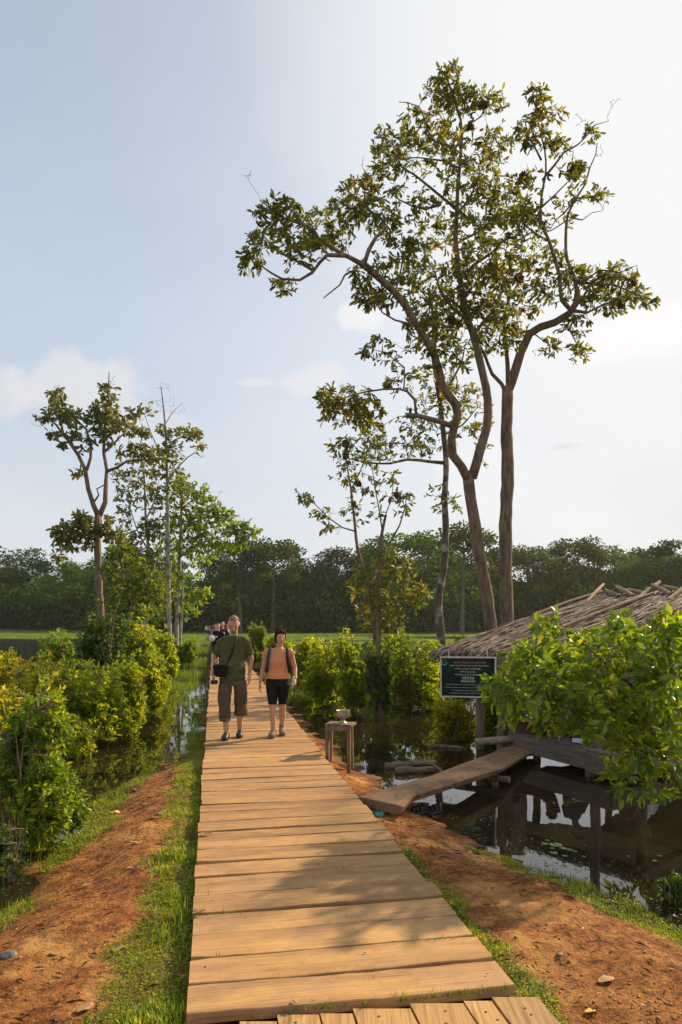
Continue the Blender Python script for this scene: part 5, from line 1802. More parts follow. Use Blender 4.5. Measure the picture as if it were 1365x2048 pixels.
# ------------------------------------------------------------------ hut
def build_hut():
    A = Vector((1.68, 12.55, 1.44))
    B = Vector((3.74, 9.75, 1.46))
    e = (B - A).normalized()
    s = Vector((-e.y, e.x, 0)).normalized()      # up the slope, away to the side
    if s.x < 0: s = -s
    rise = Vector((s.x * 4.93, s.y * 4.93, 1.15))
    root = empty('thatched_hut', (3.6, 11.6, 0), 'open-sided hut with a shaggy grey thatched roof standing over the water', 'hut')
    off = root.location
    g = random.Random(5)
    L = (B - A).length + 0.35
    roof = MB()
    # base panels of both slopes
    for sg in (0, 1):
        a, b = A - e * 0.0, A + e * L
        if sg == 0:
            q = [a, b, b + rise, a + rise]
        else:
            r2 = Vector((s.x * 4.6, s.y * 4.6, -1.10))
            q = [a + rise, b + rise, b + rise + r2, a + rise + r2]
        up = Vector((0, 0, 0.06))
        q = [Vector(p) - off for p in q]
        roof.add([q[0], q[1], q[2], q[3], q[0] - up, q[1] - up, q[2] - up, q[3] - up],
                 [(0, 1, 2, 3), (7, 6, 5, 4), (0, 4, 5, 1), (1, 5, 6, 2), (2, 6, 7, 3), (3, 7, 4, 0)])
    # overlapping palm strips laid down the slope
    sl = rise.normalized()
    nrm = sl.cross(e).normalized()
    if nrm.z < 0: nrm = -nrm
    SL = rise.length
    for sg in (0, 1):
        cnt = 8500 if sg == 0 else 900
        for i in range(cnt):
            t = g.random() ** 0.9
            w = g.uniform(-0.06, L + 0.08)
            ln_ = min(g.uniform(0.3, 1.15), t * SL + g.uniform(.04, .16)) if sg == 0 else g.uniform(.3, .8)
            wd = g.uniform(0.005, 0.022)
            if sg == 0:
                base = A + e * w + sl * (t * SL) + nrm * g.uniform(0.005, 0.075)
                d = -sl
            else:
                sl2 = Vector((s.x * 4.6, s.y * 4.6, -1.15)).normalized()
                base = A + rise + e * w + sl2 * (t * 4.7) + Vector((0, 0, g.uniform(.01, .06)))
                d = sl2
            skew = g.gauss(0, 0.10) + 0.06 + .12 * math.sin(t * 5 + w * 1.3)
            d = (d + e * skew + nrm * g.uniform(-0.08, 0.05)).normalized()
            sd = d.cross(nrm).normalized() * wd
            m_ = base + d * ln_ * 0.55 + nrm * g.uniform(0, 0.02)
            tip = base + d * ln_ - nrm * g.uniform(0.0, 0.04)
            sag = Vector((0, 0, -0.05 if t * SL < ln_ else 0))
            tw_ = nrm * g.uniform(-.012, .012)
            vs = [base - sd + tw_, base + sd - tw_, m_ + sd, m_ - sd, tip + sd * .5 + sag, tip - sd * .5 + sag]
            roof.add([v - off for v in vs], [(0, 1, 2, 3), (3, 2, 4, 5)])
    r_ob = roof.build('roof', M['thatch'], root)
    # ragged fringe hanging off the eave
    fr = MB()
    for i in range(900):
        w = g.uniform(-0.1, L + 0.1)
        base = A + e * w + sl * g.uniform(0, 0.25) + nrm * g.uniform(-.03, .03)
        d = (-sl * g.uniform(.4, 1) + Vector((0, 0, -g.uniform(.1, 1.0))) + e * g.gauss(0, .25)).normalized()
        ln_ = g.uniform(.06, .20)
        sd = d.cross(nrm).normalized() * g.uniform(.006, .02)
        tip = base + d * ln_
        fr.add([base - sd - off, base + sd - off, tip - off], [(0, 1, 2)])
    for i in range(500):          # rake edge
        t = g.random()
        base = B + e * 0.3 + rise * t + nrm * g.uniform(-.05, .04)
        d = (-sl + Vector((0, 0, -g.uniform(0, .5))) + e * g.uniform(-.2, .5)).normalized()
        ln_ = g.uniform(.15, .4)
        sd = d.cross(nrm).normalized() * g.uniform(.006, .02)
        fr.add([base - sd - off, base + sd - off, base + d * ln_ - off], [(0, 1, 2)])
    fr.build('eave_fringe', M['thatch'], root)
    # poles holding the thatch down
    ridge0 = A + rise
    spec = [(0.15, 0.10, 1.3, 0.35, .035), (0.55, 0.0, 0.8, 1.1, .04), (0.8, 0.1, 0.9, 1.0, .045), (1.15, 0.0, .8, 1.25, .035), (1.35, 0.05, 1.3, .15, .045), (1.6, .1, .85, 1.0, .04), (1.9, 0.05, .8, 1.2, .04),
            (2.1, 0.1, 1.4, .1, .045), (2.4, 0.0, .9, 1.1, .045), (2.75, .05, .9, .95, .04), (3.0, .1, 1.2, .3, .05), (3.3, .05, .9, 1.1, .04)]
    for (w, dz, ln_, ang, r) in spec:
        c = ridge0 + e * w + nrm * (0.09 + dz * 0.5) - sl * 0.22
        d = (sl * math.cos(ang) * 1.0 + e * (-math.sin(ang) * 0.8) + nrm * 0.12).normalized()
        mb = MB()
        mb.tube([c - d * ln_ * .55 - off, c + Vector((0, 0, .012)) - off, c + d * ln_ * .45 - off], [r, r * 1.05, r * .85], 8)
        mb.build('ridge_pole', M['pole'], root, smooth=False)
    for (w, t0, t1, r) in [(0.05, .55, 1.0, .035), (1.5, .25, .9, .03), (2.9, .3, .98, .03)]:
        mb = MB()
        a = A + e * w + sl * (t0 * SL) + nrm * .09
        b = A + e * (w + .1) + sl * (t1 * SL) + nrm * .11
        mb.tube([a - off, (a + b) / 2 + nrm * .02 - off, b - off], [r, r, r * .9], 8)
        mb.build('roof_pole', M['pole'], root)
    # posts
    posts = [(at(961, 1400, 11.12), 0.062, 1.45), (at(1005, 1400, 11.0), 0.08, 1.5), (at(1036, 1400, 10.9), 0.125, 1.6), (Vector((3.36, 9.25, 0)), 0.062, 1.55), (Vector((4.3, 10.0, 0)), .07, 1.62), (A + rise * .5 + e * .3, .07, 1.95),
             (A + rise + e * .3, .07, 2.55), (A + rise + e * 3.2, .07, 2.55), (A + rise * 1.75 + e * .3, .07, 1.75), (A + rise * 1.75 + e * 3.2, .07, 1.75)]
    for p, r, top in posts:
        mb = MB()
        x, y = p.x - off.x, p.y - off.y
        pts = [(x + g.uniform(-.012, .012), y + g.uniform(-.012, .012), z) for z in np.linspace(-0.5, top, 9)]
        mb.tube(pts, [r * g.uniform(.93, 1.1) for _ in pts], 10)
        mb.build('post', M['postwood'], root, smooth=True)
    # beams under the eave and the ridge
    for a, b, r in [(A + s * .15 + Vector((0, 0, -.09)), A + e * L + s * .15 + Vector((0, 0, -.09)), .045), (A + rise - Vector((0, 0, .12)), A + rise + e * L - Vector((0, 0, .12)), .05)]:
        mb = MB()
        mb.tube([a - off, (a + b) / 2 - off, b - off], r, 8)
        mb.build('beam', M['postwood'], root)
    # platform
    PA, PB = Vector((2.56, 10.6, .35)), Vector((3.36, 8.72, .35))
    PC, PD = Vector((5.9, 9.9, .35)), Vector((5.2, 12.4, .35))
    fl = MB()
    nb = 14
    for i in range(nb):
        t0, t1 = i / nb + .004, (i + 1) / nb - .004
        q = [PA.lerp(PB, t0), PA.lerp(PB, t1), PD.lerp(PC, t1), PD.lerp(PC, t0)]
        dz = Vector((0, 0, .035))
        q = [p - off for p in q]
        fl.add(q + [p - dz for p in q], [(0, 1, 2, 3), (7, 6, 5, 4), (0, 4, 5, 1), (1, 5, 6, 2), (2, 6, 7, 3), (3, 7, 4, 0)])
    fl.build('platform', M['shadedwood'], root)
    for a, b, zt, zb in [(PA, PA.lerp(PB, .80), .335, .10), (PA.lerp(PB, .801), PB, .32, .07), (PB, PC, .30, .08)]:
        d = (b - a).normalized()
        nn = Vector((d.y, -d.x, 0)) * 0.03
        if nn.y > 0 and a is not PB: pass
        mb = MB()
        o1 = Vector((-d.y, d.x, 0)) * -0.004
        q = [a + o1 + Vector((0, 0, zt - .35)), b + o1 + Vector((0, 0, zt - .35)), b + o1 + Vector((0, 0, zb - .35)), a + o1 + Vector((0, 0, zb - .35))]
        out = Vector((d.y, -d.x, 0)) * 0.035
        if out.y > 0: out = -out
        q = [p - off for p in q]
        mb.add(q + [p + out for p in q], [(0, 1, 2, 3), (7, 6, 5, 4), (0, 4, 5, 1), (1, 5, 6, 2), (2, 6, 7, 3), (3, 7, 4, 0)])
        mb.build('edge_board', M['shadedwood'], root)
    # handrail log
    mb = MB()
    a, b = at(950, 1484, 10.55), at(1030, 1478, 10.5)
    mb.tube([a - off, (a + b) / 2 - off, b - off], [.055, .06, .055], 10)
    mb.build('log_rail', M['pole'], root, smooth=True)
    # low cross log beneath the platform
    mb = MB()
    mb.tube([Vector((3.2, 9.1, .02)) - off, Vector((4.6, 9.6, .02)) - off], [.05, .045], 8)
    mb.build('cross_log', M['postwood'], root)
    return A, B, e


HA, HB, HE = build_hut()


def text_obj(body, size, loc, parent, mat, align='CENTER', sx=1.0, name='lettering'):
    c = bpy.data.curves.new(name, 'FONT')
    c.body = body
    c.size = size
    c.align_x = align
    c.align_y = 'CENTER'
    c.materials.append(mat)
    c.extrude = 0.0006
    o = link(name, c, parent)
    o.location = loc
    o.rotation_euler = (math.radians(90), 0, 0)
    o.scale = (sx, 1, 1)
    return o


def build_sign():
    # hangs from the eave beam; faces the walk
    w, h = 0.845, 0.615
    bl, br = at(885, 1392, 11.05), at(990, 1401, 10.80)
    c = (bl + br) / 2
    ang = math.atan2(br.y - bl.y, br.x - bl.x)
    root = empty('sign_board', (c.x, c.y, bl.z + 0.0), 'dark green sign with white lettering hung under the thatched eave', 'sign', rz=ang)
    root.rotation_euler = (0, math.radians(-0.4), ang)
    panel = plain('sign_green', (0.008, 0.022, 0.013), 0.6, nscale=3, var=0.3, spec=.15)
    mb = MB()
    mb.box((0, 0, h / 2), (w, 0.02, h))
    mb.build('panel', panel, root)
    fm = plain('sign_frame', (0.52, 0.47, 0.40), 0.5, nscale=20)
    mb = MB()
    t = 0.022
    for cx, cz, sx, sz in [(0, h, w + t, t), (0, 0, w + t, t), (-w / 2, h / 2, t, h - t), (w / 2, h / 2, t, h - t)]:
        mb.box((cx, -0.006, cz), (sx, 0.03, sz))
    mb.build('frame', fm, root)
    white = plain('sign_paint_white', (0.55, 0.58, 0.50), 0.5)
    red = plain('sign_paint_red', (0.42, 0.16, 0.10), 0.5)
    y = -0.0125
    lines = [("ទស្សនាតន្ត្រីបុរាណខ្មែរប្រាសាទនាគព័ន្ធ", .052, .535, red, .50, .03), ("KHMER TRADITIONAL MUSIC OF NEAK PEAN TEMPLE", .028, .485, white, .60, 0.02),
             ("ជនពិការ  ដោយសារ  គ្រាប់មីនប្រឆាំង", .034, .437, white, .40, 0.0), ("VICTIM OF LAND MINE", .034, .390, white, .24, -.01), ("VICTIMES DE LA MINE ANTIPERSONNEL", .030, .345, white, .42, 0.0),
             ("地雷受害者", .046, .290, white, .20, 0.0), ("地雷被害者演奏団", .042, .240, white, .22, 0.0),
             ("We play for money and not for the government, not for a", .021, .190, white, .66, -.02), ("company, to take care and aid to the heart of our members", .021, .145, white, .68, -.02),
             ("We appreciate your good help and support to us", .021, .100, white, .50, .0), ("by purchasing one or giving something which you like", .021, .058, white, .56, .0)]
    for body, size, z, m, width, dx in lines:
        o = text_obj(body, size, (dx, y, z), root, m)
        bpy.context.view_layer.update()
        if o.dimensions.x > 0.01:
            k_ = width / o.dimensions.x
            me = bpy.data.meshes.new_from_object(o.evaluated_get(bpy.context.evaluated_depsgraph_get()))
            bpy.data.objects.remove(o)
            q = link('lettering', me, root)
            q.location = (dx, y, z)
            q.rotation_euler = (math.radians(90), 0, 0)
            q.scale = (k_, 1, 1)
    # round emblem
    teal = plain('emblem_teal', (0.03, 0.22, 0.16), .5)
    grey = plain('emblem_grey', (0.10, 0.11, 0.10), .5)
    mb = MB()
    n = 24
    cx, cz, r = -0.365, 0.530, 0.042
    ring = [(cx + r * math.cos(2 * math.pi * i / n), y - .001, cz + r * 1.15 * math.sin(2 * math.pi * i / n)) for i in range(n)]
    mb.add(ring[:n // 2 + 1], [tuple(range(n // 2 + 1))])
    mb.mi = 1
    lo = ring[n // 2:] + [ring[0]]
    mb.add(lo, [tuple(range(len(lo)))])
    mb.mi = 0
    ri = [(cx + r * .55 * math.cos(2 * math.pi * i / n), y - .002, cz + .012 + r * .7 * math.sin(2 * math.pi * i / n)) for i in range(n)]
    mb.mi = 2
    mb.add(ri, [tuple(range(n))])
    mb.build('emblem', [grey, teal, panel], root)
    for sx in (-.3, .3):
        mb = MB()
        mb.tube([(sx, 0, h + .01), (sx, 0, h + .14)], .006, 6)
        mb.build('hanger', fm, root)


build_sign()


# ------------------------------------------------------------------ ramp, stand, logs, sandals, leaves
def build_ramp():
    up = [(716, 1593, .285), (770, 1580, .275), (860, 1556, .25), (930, 1531, .225), (985, 1510, .19), (1000, 1500, .17), (1030, 1493, .14), (1062, 1491, .13)]
    lo = [(808, 1612, .285), (828, 1592, .275), (900, 1572, .25), (960, 1553, .225), (1005, 1541, .20), (1035, 1522, .17), (1058, 1508, .14), (1078, 1500, .13)]
    A_ = [atz(*p) for p in up]
    B_ = [atz(*p) for p in lo]
    for k_, (a_, b_) in enumerate(zip(A_, B_)):
        q_ = .035 * math.sin(math.pi * k_ / 7)
        a_.z += q_
        b_.z += q_
    n = 6
    off = A_[0].copy()
    off.z = 0
    g = random.Random(8)
    vs, fs = [], []
    for i in range(len(A_)):
        for j in range(n + 1):
            t = j / n
            p = A_[i].lerp(B_[i], t)
            vs.append(p + Vector((0, 0, g.uniform(-.004, .004) - .012 * (t > .9))) - off)
        th = 0.10 - 0.03 * i / len(A_)
        for j in range(n + 1):
            t = j / n
            p = A_[i].lerp(B_[i], .04 + .90 * t)
            vs.append(p + Vector((0, 0, -th + g.uniform(-.015, .015) + .02 * abs(t - .5))) - off)
    m = 2 * (n + 1)
    for i in range(len(A_) - 1):
        for j in range(n):
            fs.append((i * m + j, i * m + j + 1, (i + 1) * m + j + 1, (i + 1) * m + j))
            a = n + 1
            fs.append((i * m + a + j + 1, i * m + a + j, (i + 1) * m + a + j, (i + 1) * m + a + j + 1))
        fs.append((i * m + n, i * m + 2 * n + 1, (i + 1) * m + 2 * n + 1, (i + 1) * m + n))
        fs.append((i * m + n + 1, i * m, (i + 1) * m, (i + 1) * m + n + 1))
    for i, rev in ((0, 0), (len(A_) - 1, 1)):
        for j in range(n):
            f = (i * m + j, i * m + n + 1 + j, i * m + n + 2 + j, i * m + j + 1)
            fs.append(f if not rev else tuple(reversed(f)))
    mb = MB()
    mb.add(vs, fs)
    o = mb.build('plank_ramp', M['rampwood'], None)
    o.location = off
    md = o.modifiers.new('round', 'BEVEL')
    md.width = .008
    md.segments = 2
    md.limit_method = 'ANGLE'
    tag(o, 'wide hewn wooden slab bridging from the boardwalk to the hut platform', 'ramp')
    # props in the water beneath it
    r = empty('ramp_trestle', (1.75, 8.7, 0), 'short dark log trestle in the shadow under the wooden slab', 'trestle')
    for dx, dy in ((-.16, .12), (.16, -.1)):
        mb = MB()
        mb.tube([(dx, dy, -.5), (dx * .9, dy * .9, .045)], .045, 8)
        mb.build('leg', M['postwood'], r)
    mb = MB()
    mb.tube([(-.3, .22, .085), (.3, -.18, .085)], .04, 8)
    mb.build('crossbar', M['postwood'], r)


build_ramp()


def build_stand():
    Y = 9.3
    x = (682 - CX) * Y / F
    gz = hz(x, Y) - .02
    top = .665
    root = empty('wooden_stand', (x, Y, gz), 'small rough wooden stand on the mud beside the boardwalk', 'stand', rz=-.25)
    H = top - gz
    mb = MB()
    for i, dy in enumerate((-.10, 0.0, .10)):
        mb.box((0.0, dy, H - .015), (.36, .096, .03))
    mb.box((0, -.155, H - .05), (.34, .02, .06))
    mb.build('table_top', M['standwood'], root)
    for dx, dy in ((-.15, -.12), (.14, -.12), (-.17, .12), (.12, .12)):
        m = MB()
        q = Matrix.Rotation(random.Random(int(dx * 100 + dy * 10)).uniform(-.03, .03), 3, 'Y')
        m.box((dx, dy, (H - .03) / 2 - .03), (.045, .045, H - .03 + .06), q)
        m.build('leg', M['standwood'], root)
    # silver offering bowl
    silver = plain('tarnished_silver', (0.42, 0.36, 0.28), .42, metal=.85, nscale=40, var=.3, bump=.5, bscale=120)
    b = empty('offering_bowl', (x + .03, Y - .02, top), 'footed silver offering bowl standing on the small wooden stand', 'bowl')
    mb = MB()
    prof = [(0.0, .0), (.055, .0), (.055, .008), (.03, .022), (.024, .045), (.034, .056), (.070, .075), (.086, .10), (.089, .135), (.088, .165), (.094, .172), (.090, .172), (.083, .165), (.083, .11), (.06, .08), (0.0, .072)]
    n = 28
    vs, fs = [], []
    for r_, z in prof:
        for j in range(n):
            a = 2 * math.pi * j / n
            rr = r_ * (1 + (.015 * math.cos(a * 14) if .1 < z < .165 else 0))
            vs.append((rr * math.cos(a), rr * math.sin(a), z))
    for i in range(len(prof) - 1):
        for j in range(n):
            fs.append((i * n + j, i * n + (j + 1) % n, (i + 1) * n + (j + 1) % n, (i + 1) * n + j))
    mb.add(vs, fs)
    mb.build('bowl', silver, b, smooth=True)


build_stand()


def build_logs():
    wet = wood_mat('wet_log', (.05, .032, .02), (.16, .105, .065), (.28, .20, .13), axis=(3, 14, 14), rough=.55)
    for (p0, p1, r, lab, z) in [((772, 1534), (872, 1527), .055, 'upper of two grey driftwood logs lying in the shallows near the ramp', .02),
                                ((792, 1545), (884, 1541), .06, 'lower of two grey driftwood logs lying in the shallows near the ramp', .015),
                                ((856, 1494), (930, 1497), .04, 'dark half-sunk log in the water left of the hut\'s log rail', 0.0),
                                ((862, 1528), (884, 1545), .022, 'thin stick resting across the two driftwood logs', .05)]:
        a, b = atz(*p0, z), atz(*p1, z)
        mb = MB()
        k = 9
        gg = random.Random(int(p0[0]))
        pts, rr = [], []
        for i in range(k):
            t = i / (k - 1)
            p = a.lerp(b, t) - a + Vector((0, gg.uniform(-.012, .012), gg.uniform(-.008, .012) + .02 * math.sin(t * 3.1)))
            pts.append(p)
            rr.append(r * (1 - .35 * t) * gg.uniform(.9, 1.08))
        mb.tube(pts, rr, 10)
        o = mb.build('driftwood_log', wet, None, smooth=True)
        o.location = a
        tag(o, lab, 'log')


build_logs()


def sandal(loc, rz, label, sole_m, strap_m, kind='thong', L=.25):
    root = empty('sandal', loc, label, 'sandal', rz=rz)
    mb = MB()
    n = 12
    half = [(-.5, .0), (-.47, .11), (-.35, .155), (-.1, .125), (.1, .135), (.3, .175), (.43, .13), (.5, .0)]
    outl = half + [(a, -b * .95) for a, b in reversed(half[1:-1])]
    vs = [(x * L, y * L, 0) for x, y in outl] + [(x * L * .98, y * L * .98, .018) for x, y in outl]
    m = len(outl)
    mb.add(vs, [tuple(range(m - 1, -1, -1)), tuple(m + i for i in range(m))] + [(i, (i + 1) % m, m + (i + 1) % m, m + i) for i in range(m)])
    mb.build('sole', sole_m, root)
    mb = MB()
    if kind == 'thong':
        toe = Vector((.27 * L, 0, .022))
        for sg in (-1, 1):
            e_ = Vector((-.08 * L, sg * .12 * L, .02))
            mb.tube([toe, (toe + e_) / 2 + Vector((.0, sg * .03 * L, .04)), e_], .007, 6)
        mb.tube([toe - Vector((0, 0, .01)), toe + Vector((0, 0, .018))], .006, 6)
    else:
        for x0, w in ((.22, .06), (-.02, .05), (-.3, .05)):
            pts = [Vector((x0 * L, math.cos(a) * .15 * L, .016 + math.sin(a) * .06)) for a in np.linspace(0, math.pi, 9)]
            mb.tube(pts, .014, 6, flat=.5)
    mb.build('strap', strap_m, root)
    return root


def small_things():
    teal = plain('teal_rubber', (0.02, 0.36, 0.27), .45)
    teal2 = plain('teal_strap', (0.03, 0.22, 0.15), .45)
    blk = plain('black_rubber', (0.02, 0.02, 0.022), .5)
    p = hit(762, 1629, .003)
    sandal((p.x, p.y, p.z + .01), 1.35, 'turquoise flip-flop lying on the dirt by the ramp\'s near end', teal, teal2, L=.27)
    p = Vector((.80, 7.18, 0))
    p.z = hz(p.x, p.y) + .012
    sandal(p, .75, 'black strappy sandal tucked under the slab, the one closer to the boardwalk', blk, blk, 'strap')
    p = Vector((.97, 7.30, 0))
    p.z = hz(p.x, p.y) + .012
    sandal(p, .85, 'black strappy sandal tucked under the slab, the one closer to the water', blk, blk, 'strap')

    def dead_leaf(px, py, L, rz, lab, m, deck=False, seed=1):
        if deck:
            p = atz(px, py, DECK + .014)
        else:
            p = hit(px, py, .006)
        gg = random.Random(seed)
        mb = MB()
        nn = 6
        vs, fs = [], []
        for i in range(nn + 1):
            t = i / nn
            w = math.sin(math.pi * (t * .92 + .04)) * .26 * L
            zc = .10 * L * math.sin(t * 5 + seed)
            cu = .10 * L * gg.uniform(.5, 1.5)
            vs += [(t * L - L / 2, -w, zc * .6 + cu), (t * L - L / 2, 0, zc * .2 + .002), (t * L - L / 2, w, zc * .4 + cu)]
        for i in range(nn):
            fs += [(i * 3, i * 3 + 3, i * 3 + 4, i * 3 + 1), (i * 3 + 1, i * 3 + 4, i * 3 + 5, i * 3 + 2)]
        mb.add(vs, fs)
        o = mb.build('dead_leaf', m, None, smooth=True)
        o.location = p
        o.rotation_euler = (gg.uniform(-.1, .1), gg.uniform(-.1, .1), rz)
        sd = o.modifiers.new('thick', 'SOLIDIFY')
        sd.thickness = .001
        tag(o, lab, 'leaf', 'dead leaves on the ground')
    T, Yl, Br = M['deadleaf'], M['deadleaf_y'], M['deadleaf_b']
    for a in [(232, 1629, .15, .1, 'long yellow-tan dead leaf on the far end of the red dirt bank', Yl), (323, 1629, .11, .9, 'curled tan leaf at the grass edge level with the long yellow-tan leaf', T),
              (271, 1582, .12, .2, 'pale leaf nearest the flooded channel on the red bank', T), (291, 1611, .09, .4, 'small brown leaf between the two curled ones on the gravelly dirt', Br),
              (270, 1689, .10, .2, 'flat pinkish-tan leaf midway along the red bank', T), (259, 1739, .06, .3, 'small pale leaf in the middle of the smooth ochre dirt', T),
              (172, 1775, .06, .7, 'white-tipped curled leaf on the smooth ochre dirt', T), (108, 1913, .06, .5, 'crumpled tan leaf beside the stony dirt patch', T),
              (236, 1903, .09, .6, 'grey-tan leaf half in the grass, left strip', T), (170, 2022, .10, 1.1, 'upright tan leaf closest to the camera on the red dirt', T),
              (1180, 2032, .06, .3, 'bright yellow round leaf on the dirt near the deck\'s end', Yl), (1120, 1912, .06, 1.2, 'dark brown curled leaf on the right-hand dirt', Br),
              (992, 1888, .08, .2, 'thin brown leaf between the deck grass and pool bank grass', Br), (1212, 1968, .11, .4, 'flat ochre leaf pressed into the right-hand dirt', T),
              (900, 1640, .05, .3, 'small leaf on the shaded mud beyond the slab', Br)]:
        dead_leaf(*a, seed=int(a[0]))
    for a in [(411, 1667, .10, .2, 'curled brown leaf lying on a plank at the deck\'s left edge', Br), (397, 1823, .09, .1, 'dead leaf stuck at a plank\'s left end by the tall grass', Br),
              (858, 1760, .05, .5, 'tiny brown leaf on the deck\'s right edge', Br), (590, 2003, .04, 2.2, 'sliver of straw-coloured leaf near the deck\'s lowest board', T)]:
        dead_leaf(*a, deck=True, seed=int(a[0]))
    # stone
    mb = MB()
    mb.ball((0, 0, 0), (.05, .035, .022), 14, 9)
    for i, v in enumerate(mb.v):
        n_ = mnoise.noise(Vector(v) * 20) * .02
        mb.v[i] = (v[0] + n_, v[1] - n_, v[2] + n_ * .5)
    o = mb.build('stone', plain('grey_stone', (.17, .14, .11), .8, nscale=30), None)
    o.location = hit(18, 1915, .004)
    tag(o, 'grey flat stone at the foot of the stony dirt', 'stone')
    # lily pads on the pool
    pad = plain('lily_pad', (.09, .15, .03), .4, nscale=12, var=.4)
    spots = [(1112, 1690, .09), (1090, 1688, .05), (1108, 1706, .055), (1127, 1697, .05), (1130, 1712, .04), (1140, 1700, .045), (1105, 1697, .035), (1150, 1703, .03), (1168, 1714, .03), (1095, 1681, .03), (1320, 1712, .03), (1310, 1722, .03)]
    labs = ['largest notched lily pad on the dark pool', 'lily pad just left of the largest one', 'pad nearest the bank below the largest lily pad', 'lily pad touching the largest one\'s right side', 'small pad nearest the grassy bank',
            'pad at the right of the main lily cluster', 'tiny pad above the left of the lily cluster', 'lone pad trailing right of the lily cluster', 'rightmost pad floating near the post\'s reflection', 'topmost tiny pad of the lily cluster', 'pad in the shade under the big shrub', 'second shaded pad under the big shrub, nearer the bank']
    for (px, py, r), lab in zip(spots, labs):
        r *= .62
        p = atz(px, py, .004)
        mb = MB()
        n = 18
        gg = random.Random(px)
        th0 = gg.uniform(0, 6.28)
        top = [(0, 0, .003)] + [(r * math.cos(th0 + .25 + (6.28 - .5) * i / n) * gg.uniform(.93, 1.05), r * math.sin(th0 + .25 + (6.28 - .5) * i / n), .003 + gg.uniform(0, .003)) for i in range(n + 1)]
        bot = [(x, y, z - .003) for x, y, z in top]
        m = len(top)
        fs = [tuple(range(m)), tuple(range(2 * m - 1, m - 1, -1))] + [(i, m + i, m + (i + 1) % m, (i + 1) % m) for i in range(m)]
        mb.add(top + bot, fs)
        o = mb.build('lily_pad', pad, None)
        o.location = p
        tag(o, lab, 'lily pad', 'lily pads on the pool')


small_things()


# ------------------------------------------------------------------ people
SKIN = plain('skin', (0.54, 0.285, 0.17), .55, nscale=14, var=.08)
SKIN_DK = plain('skin_brown', (0.22, 0.115, 0.065), .55, nscale=14, var=.1)
DARK = plain('eye_dark', (0.03, 0.018, 0.012), .4)
LIP = plain('lip', (0.34, 0.12, 0.09), .5)


def cloth(name, col, rough=.9, var=.2):
    return plain(name, col, rough, nscale=7, var=var, bump=.6, bscale=26, spec=.15)


def hand(mb, wrist, d, palm_n, L=.18, curl=.5, side=1, spread=1.0):
    """five fingers; d: pointing direction, palm_n: palm normal (fingers curl toward it)"""
    d = Vector(d).normalized()
    pn = Vector(palm_n)
    pn = (pn - d * pn.dot(d)).normalized()
    sd = d.cross(pn) * side                       # thumb side
    w = Vector(wrist)
    pl = L * .52
    c = w + d * pl * .5
    rot = Matrix((sd, pn, d)).transposed()
    mb.ball(c, (L * .23, L * .09, pl * .60), 12, 8, rot)
    for i, (o, ln_) in enumerate([(.17, .40), (.058, .46), (-.055, .43), (-.155, .34)]):
        b = w + d * pl * .88 + sd * L * o
        cc = curl * (1 + .12 * i)
        f = L * ln_ / 3
        d1 = (d * math.cos(cc * .5) + pn * math.sin(cc * .5) + sd * o * .35 * spread).normalized()
        d2 = (d * math.cos(cc * 1.2) + pn * math.sin(cc * 1.2)).normalized()
        d3 = (d * math.cos(cc * 1.8) + pn * math.sin(cc * 1.8)).normalized()
        p1 = b + d1 * f * 1.25
        p2 = p1 + d2 * f
        p3 = p2 + d3 * f * .8
        mb.limb([b, p1, p2, p3], [L * .052, L * .048, L * .044, L * .038], 8)
    b = w + d * pl * .25 + sd * L * .17
    t1 = b + (d * .6 + sd * .75 + pn * .25).normalized() * L * .22
    t2 = t1 + (d * .9 + sd * .25 + pn * .35).normalized() * L * .17
    mb.limb([b, t1, t2], [L * .068, L * .056, L * .045], 8)


def head(mb, c, fwd, sz, ears=True):
    """egg skull, jaw, nose, ears; c centre, fwd face direction, sz (halfwidth, halfdepth, halfheight)"""
    fwd = Vector(fwd).normalized()
    up = (Vector((0, 0, 1)) - fwd * fwd.z).normalized()
    rt = fwd.cross(up).normalized()
    rot = Matrix((rt, fwd, up)).transposed()
    c = Vector(c)
    w, dp, h = sz
    mb.ball(c + up * h * .18, (w, dp, h * .80), 18, 12, rot)
    mb.ball(c - up * h * .35 + fwd * dp * .22, (w * .80, dp * .70, h * .62), 16, 10, rot)
    mb.ball(c - up * h * .78 + fwd * dp * .48, (w * .38, dp * .30, h * .20), 12, 8, rot)      # chin
    mb.limb([c + up * h * .12 + fwd * dp * .93, c - up * h * .20 + fwd * dp * 1.17], [w * .13, w * .21], 8)   # nose
    mb.ball(c - up * h * .46 + fwd * dp * .90, (w * .34, dp * .10, h * .07), 10, 6, rot)      # lips
    for s_ in (-1, 1):
        mb.ball(c + rt * w * .42 * s_ + up * h * .20 + fwd * dp * .80, (w * .30, dp * .14, h * .06), 10, 6, rot)   # brow
        mb.ball(c + rt * w * .50 * s_ - up * h * .18 + fwd * dp * .66, (w * .28, dp * .22, h * .18), 10, 6, rot)   # cheek
        if ears:
            mb.ball(c + rt * w * 1.0 * s_ - up * h * .05, (w * .13, dp * .22, h * .26), 10, 8, rot)
    return c, fwd, up, rt


def face_parts(root, c, fwd, up, rt, sz):
    w, dp, h = sz
    for s_ in (-1, 1):
        mb = MB()
        mb.ball(c + rt * w * .42 * s_ + up * h * .04 + fwd * dp * .89, (w * .16, w * .10, w * .07), 8, 6, Matrix((rt, fwd, up)).transposed())
        mb.build('eye', DARK, root, smooth=True)
    mb = MB()
    mb.ball(c - up * h * .46 + fwd * dp * .985, (w * .30, w * .06, w * .05), 8, 6, Matrix((rt, fwd, up)).transposed())
    mb.build('mouth', LIP, root, smooth=True)


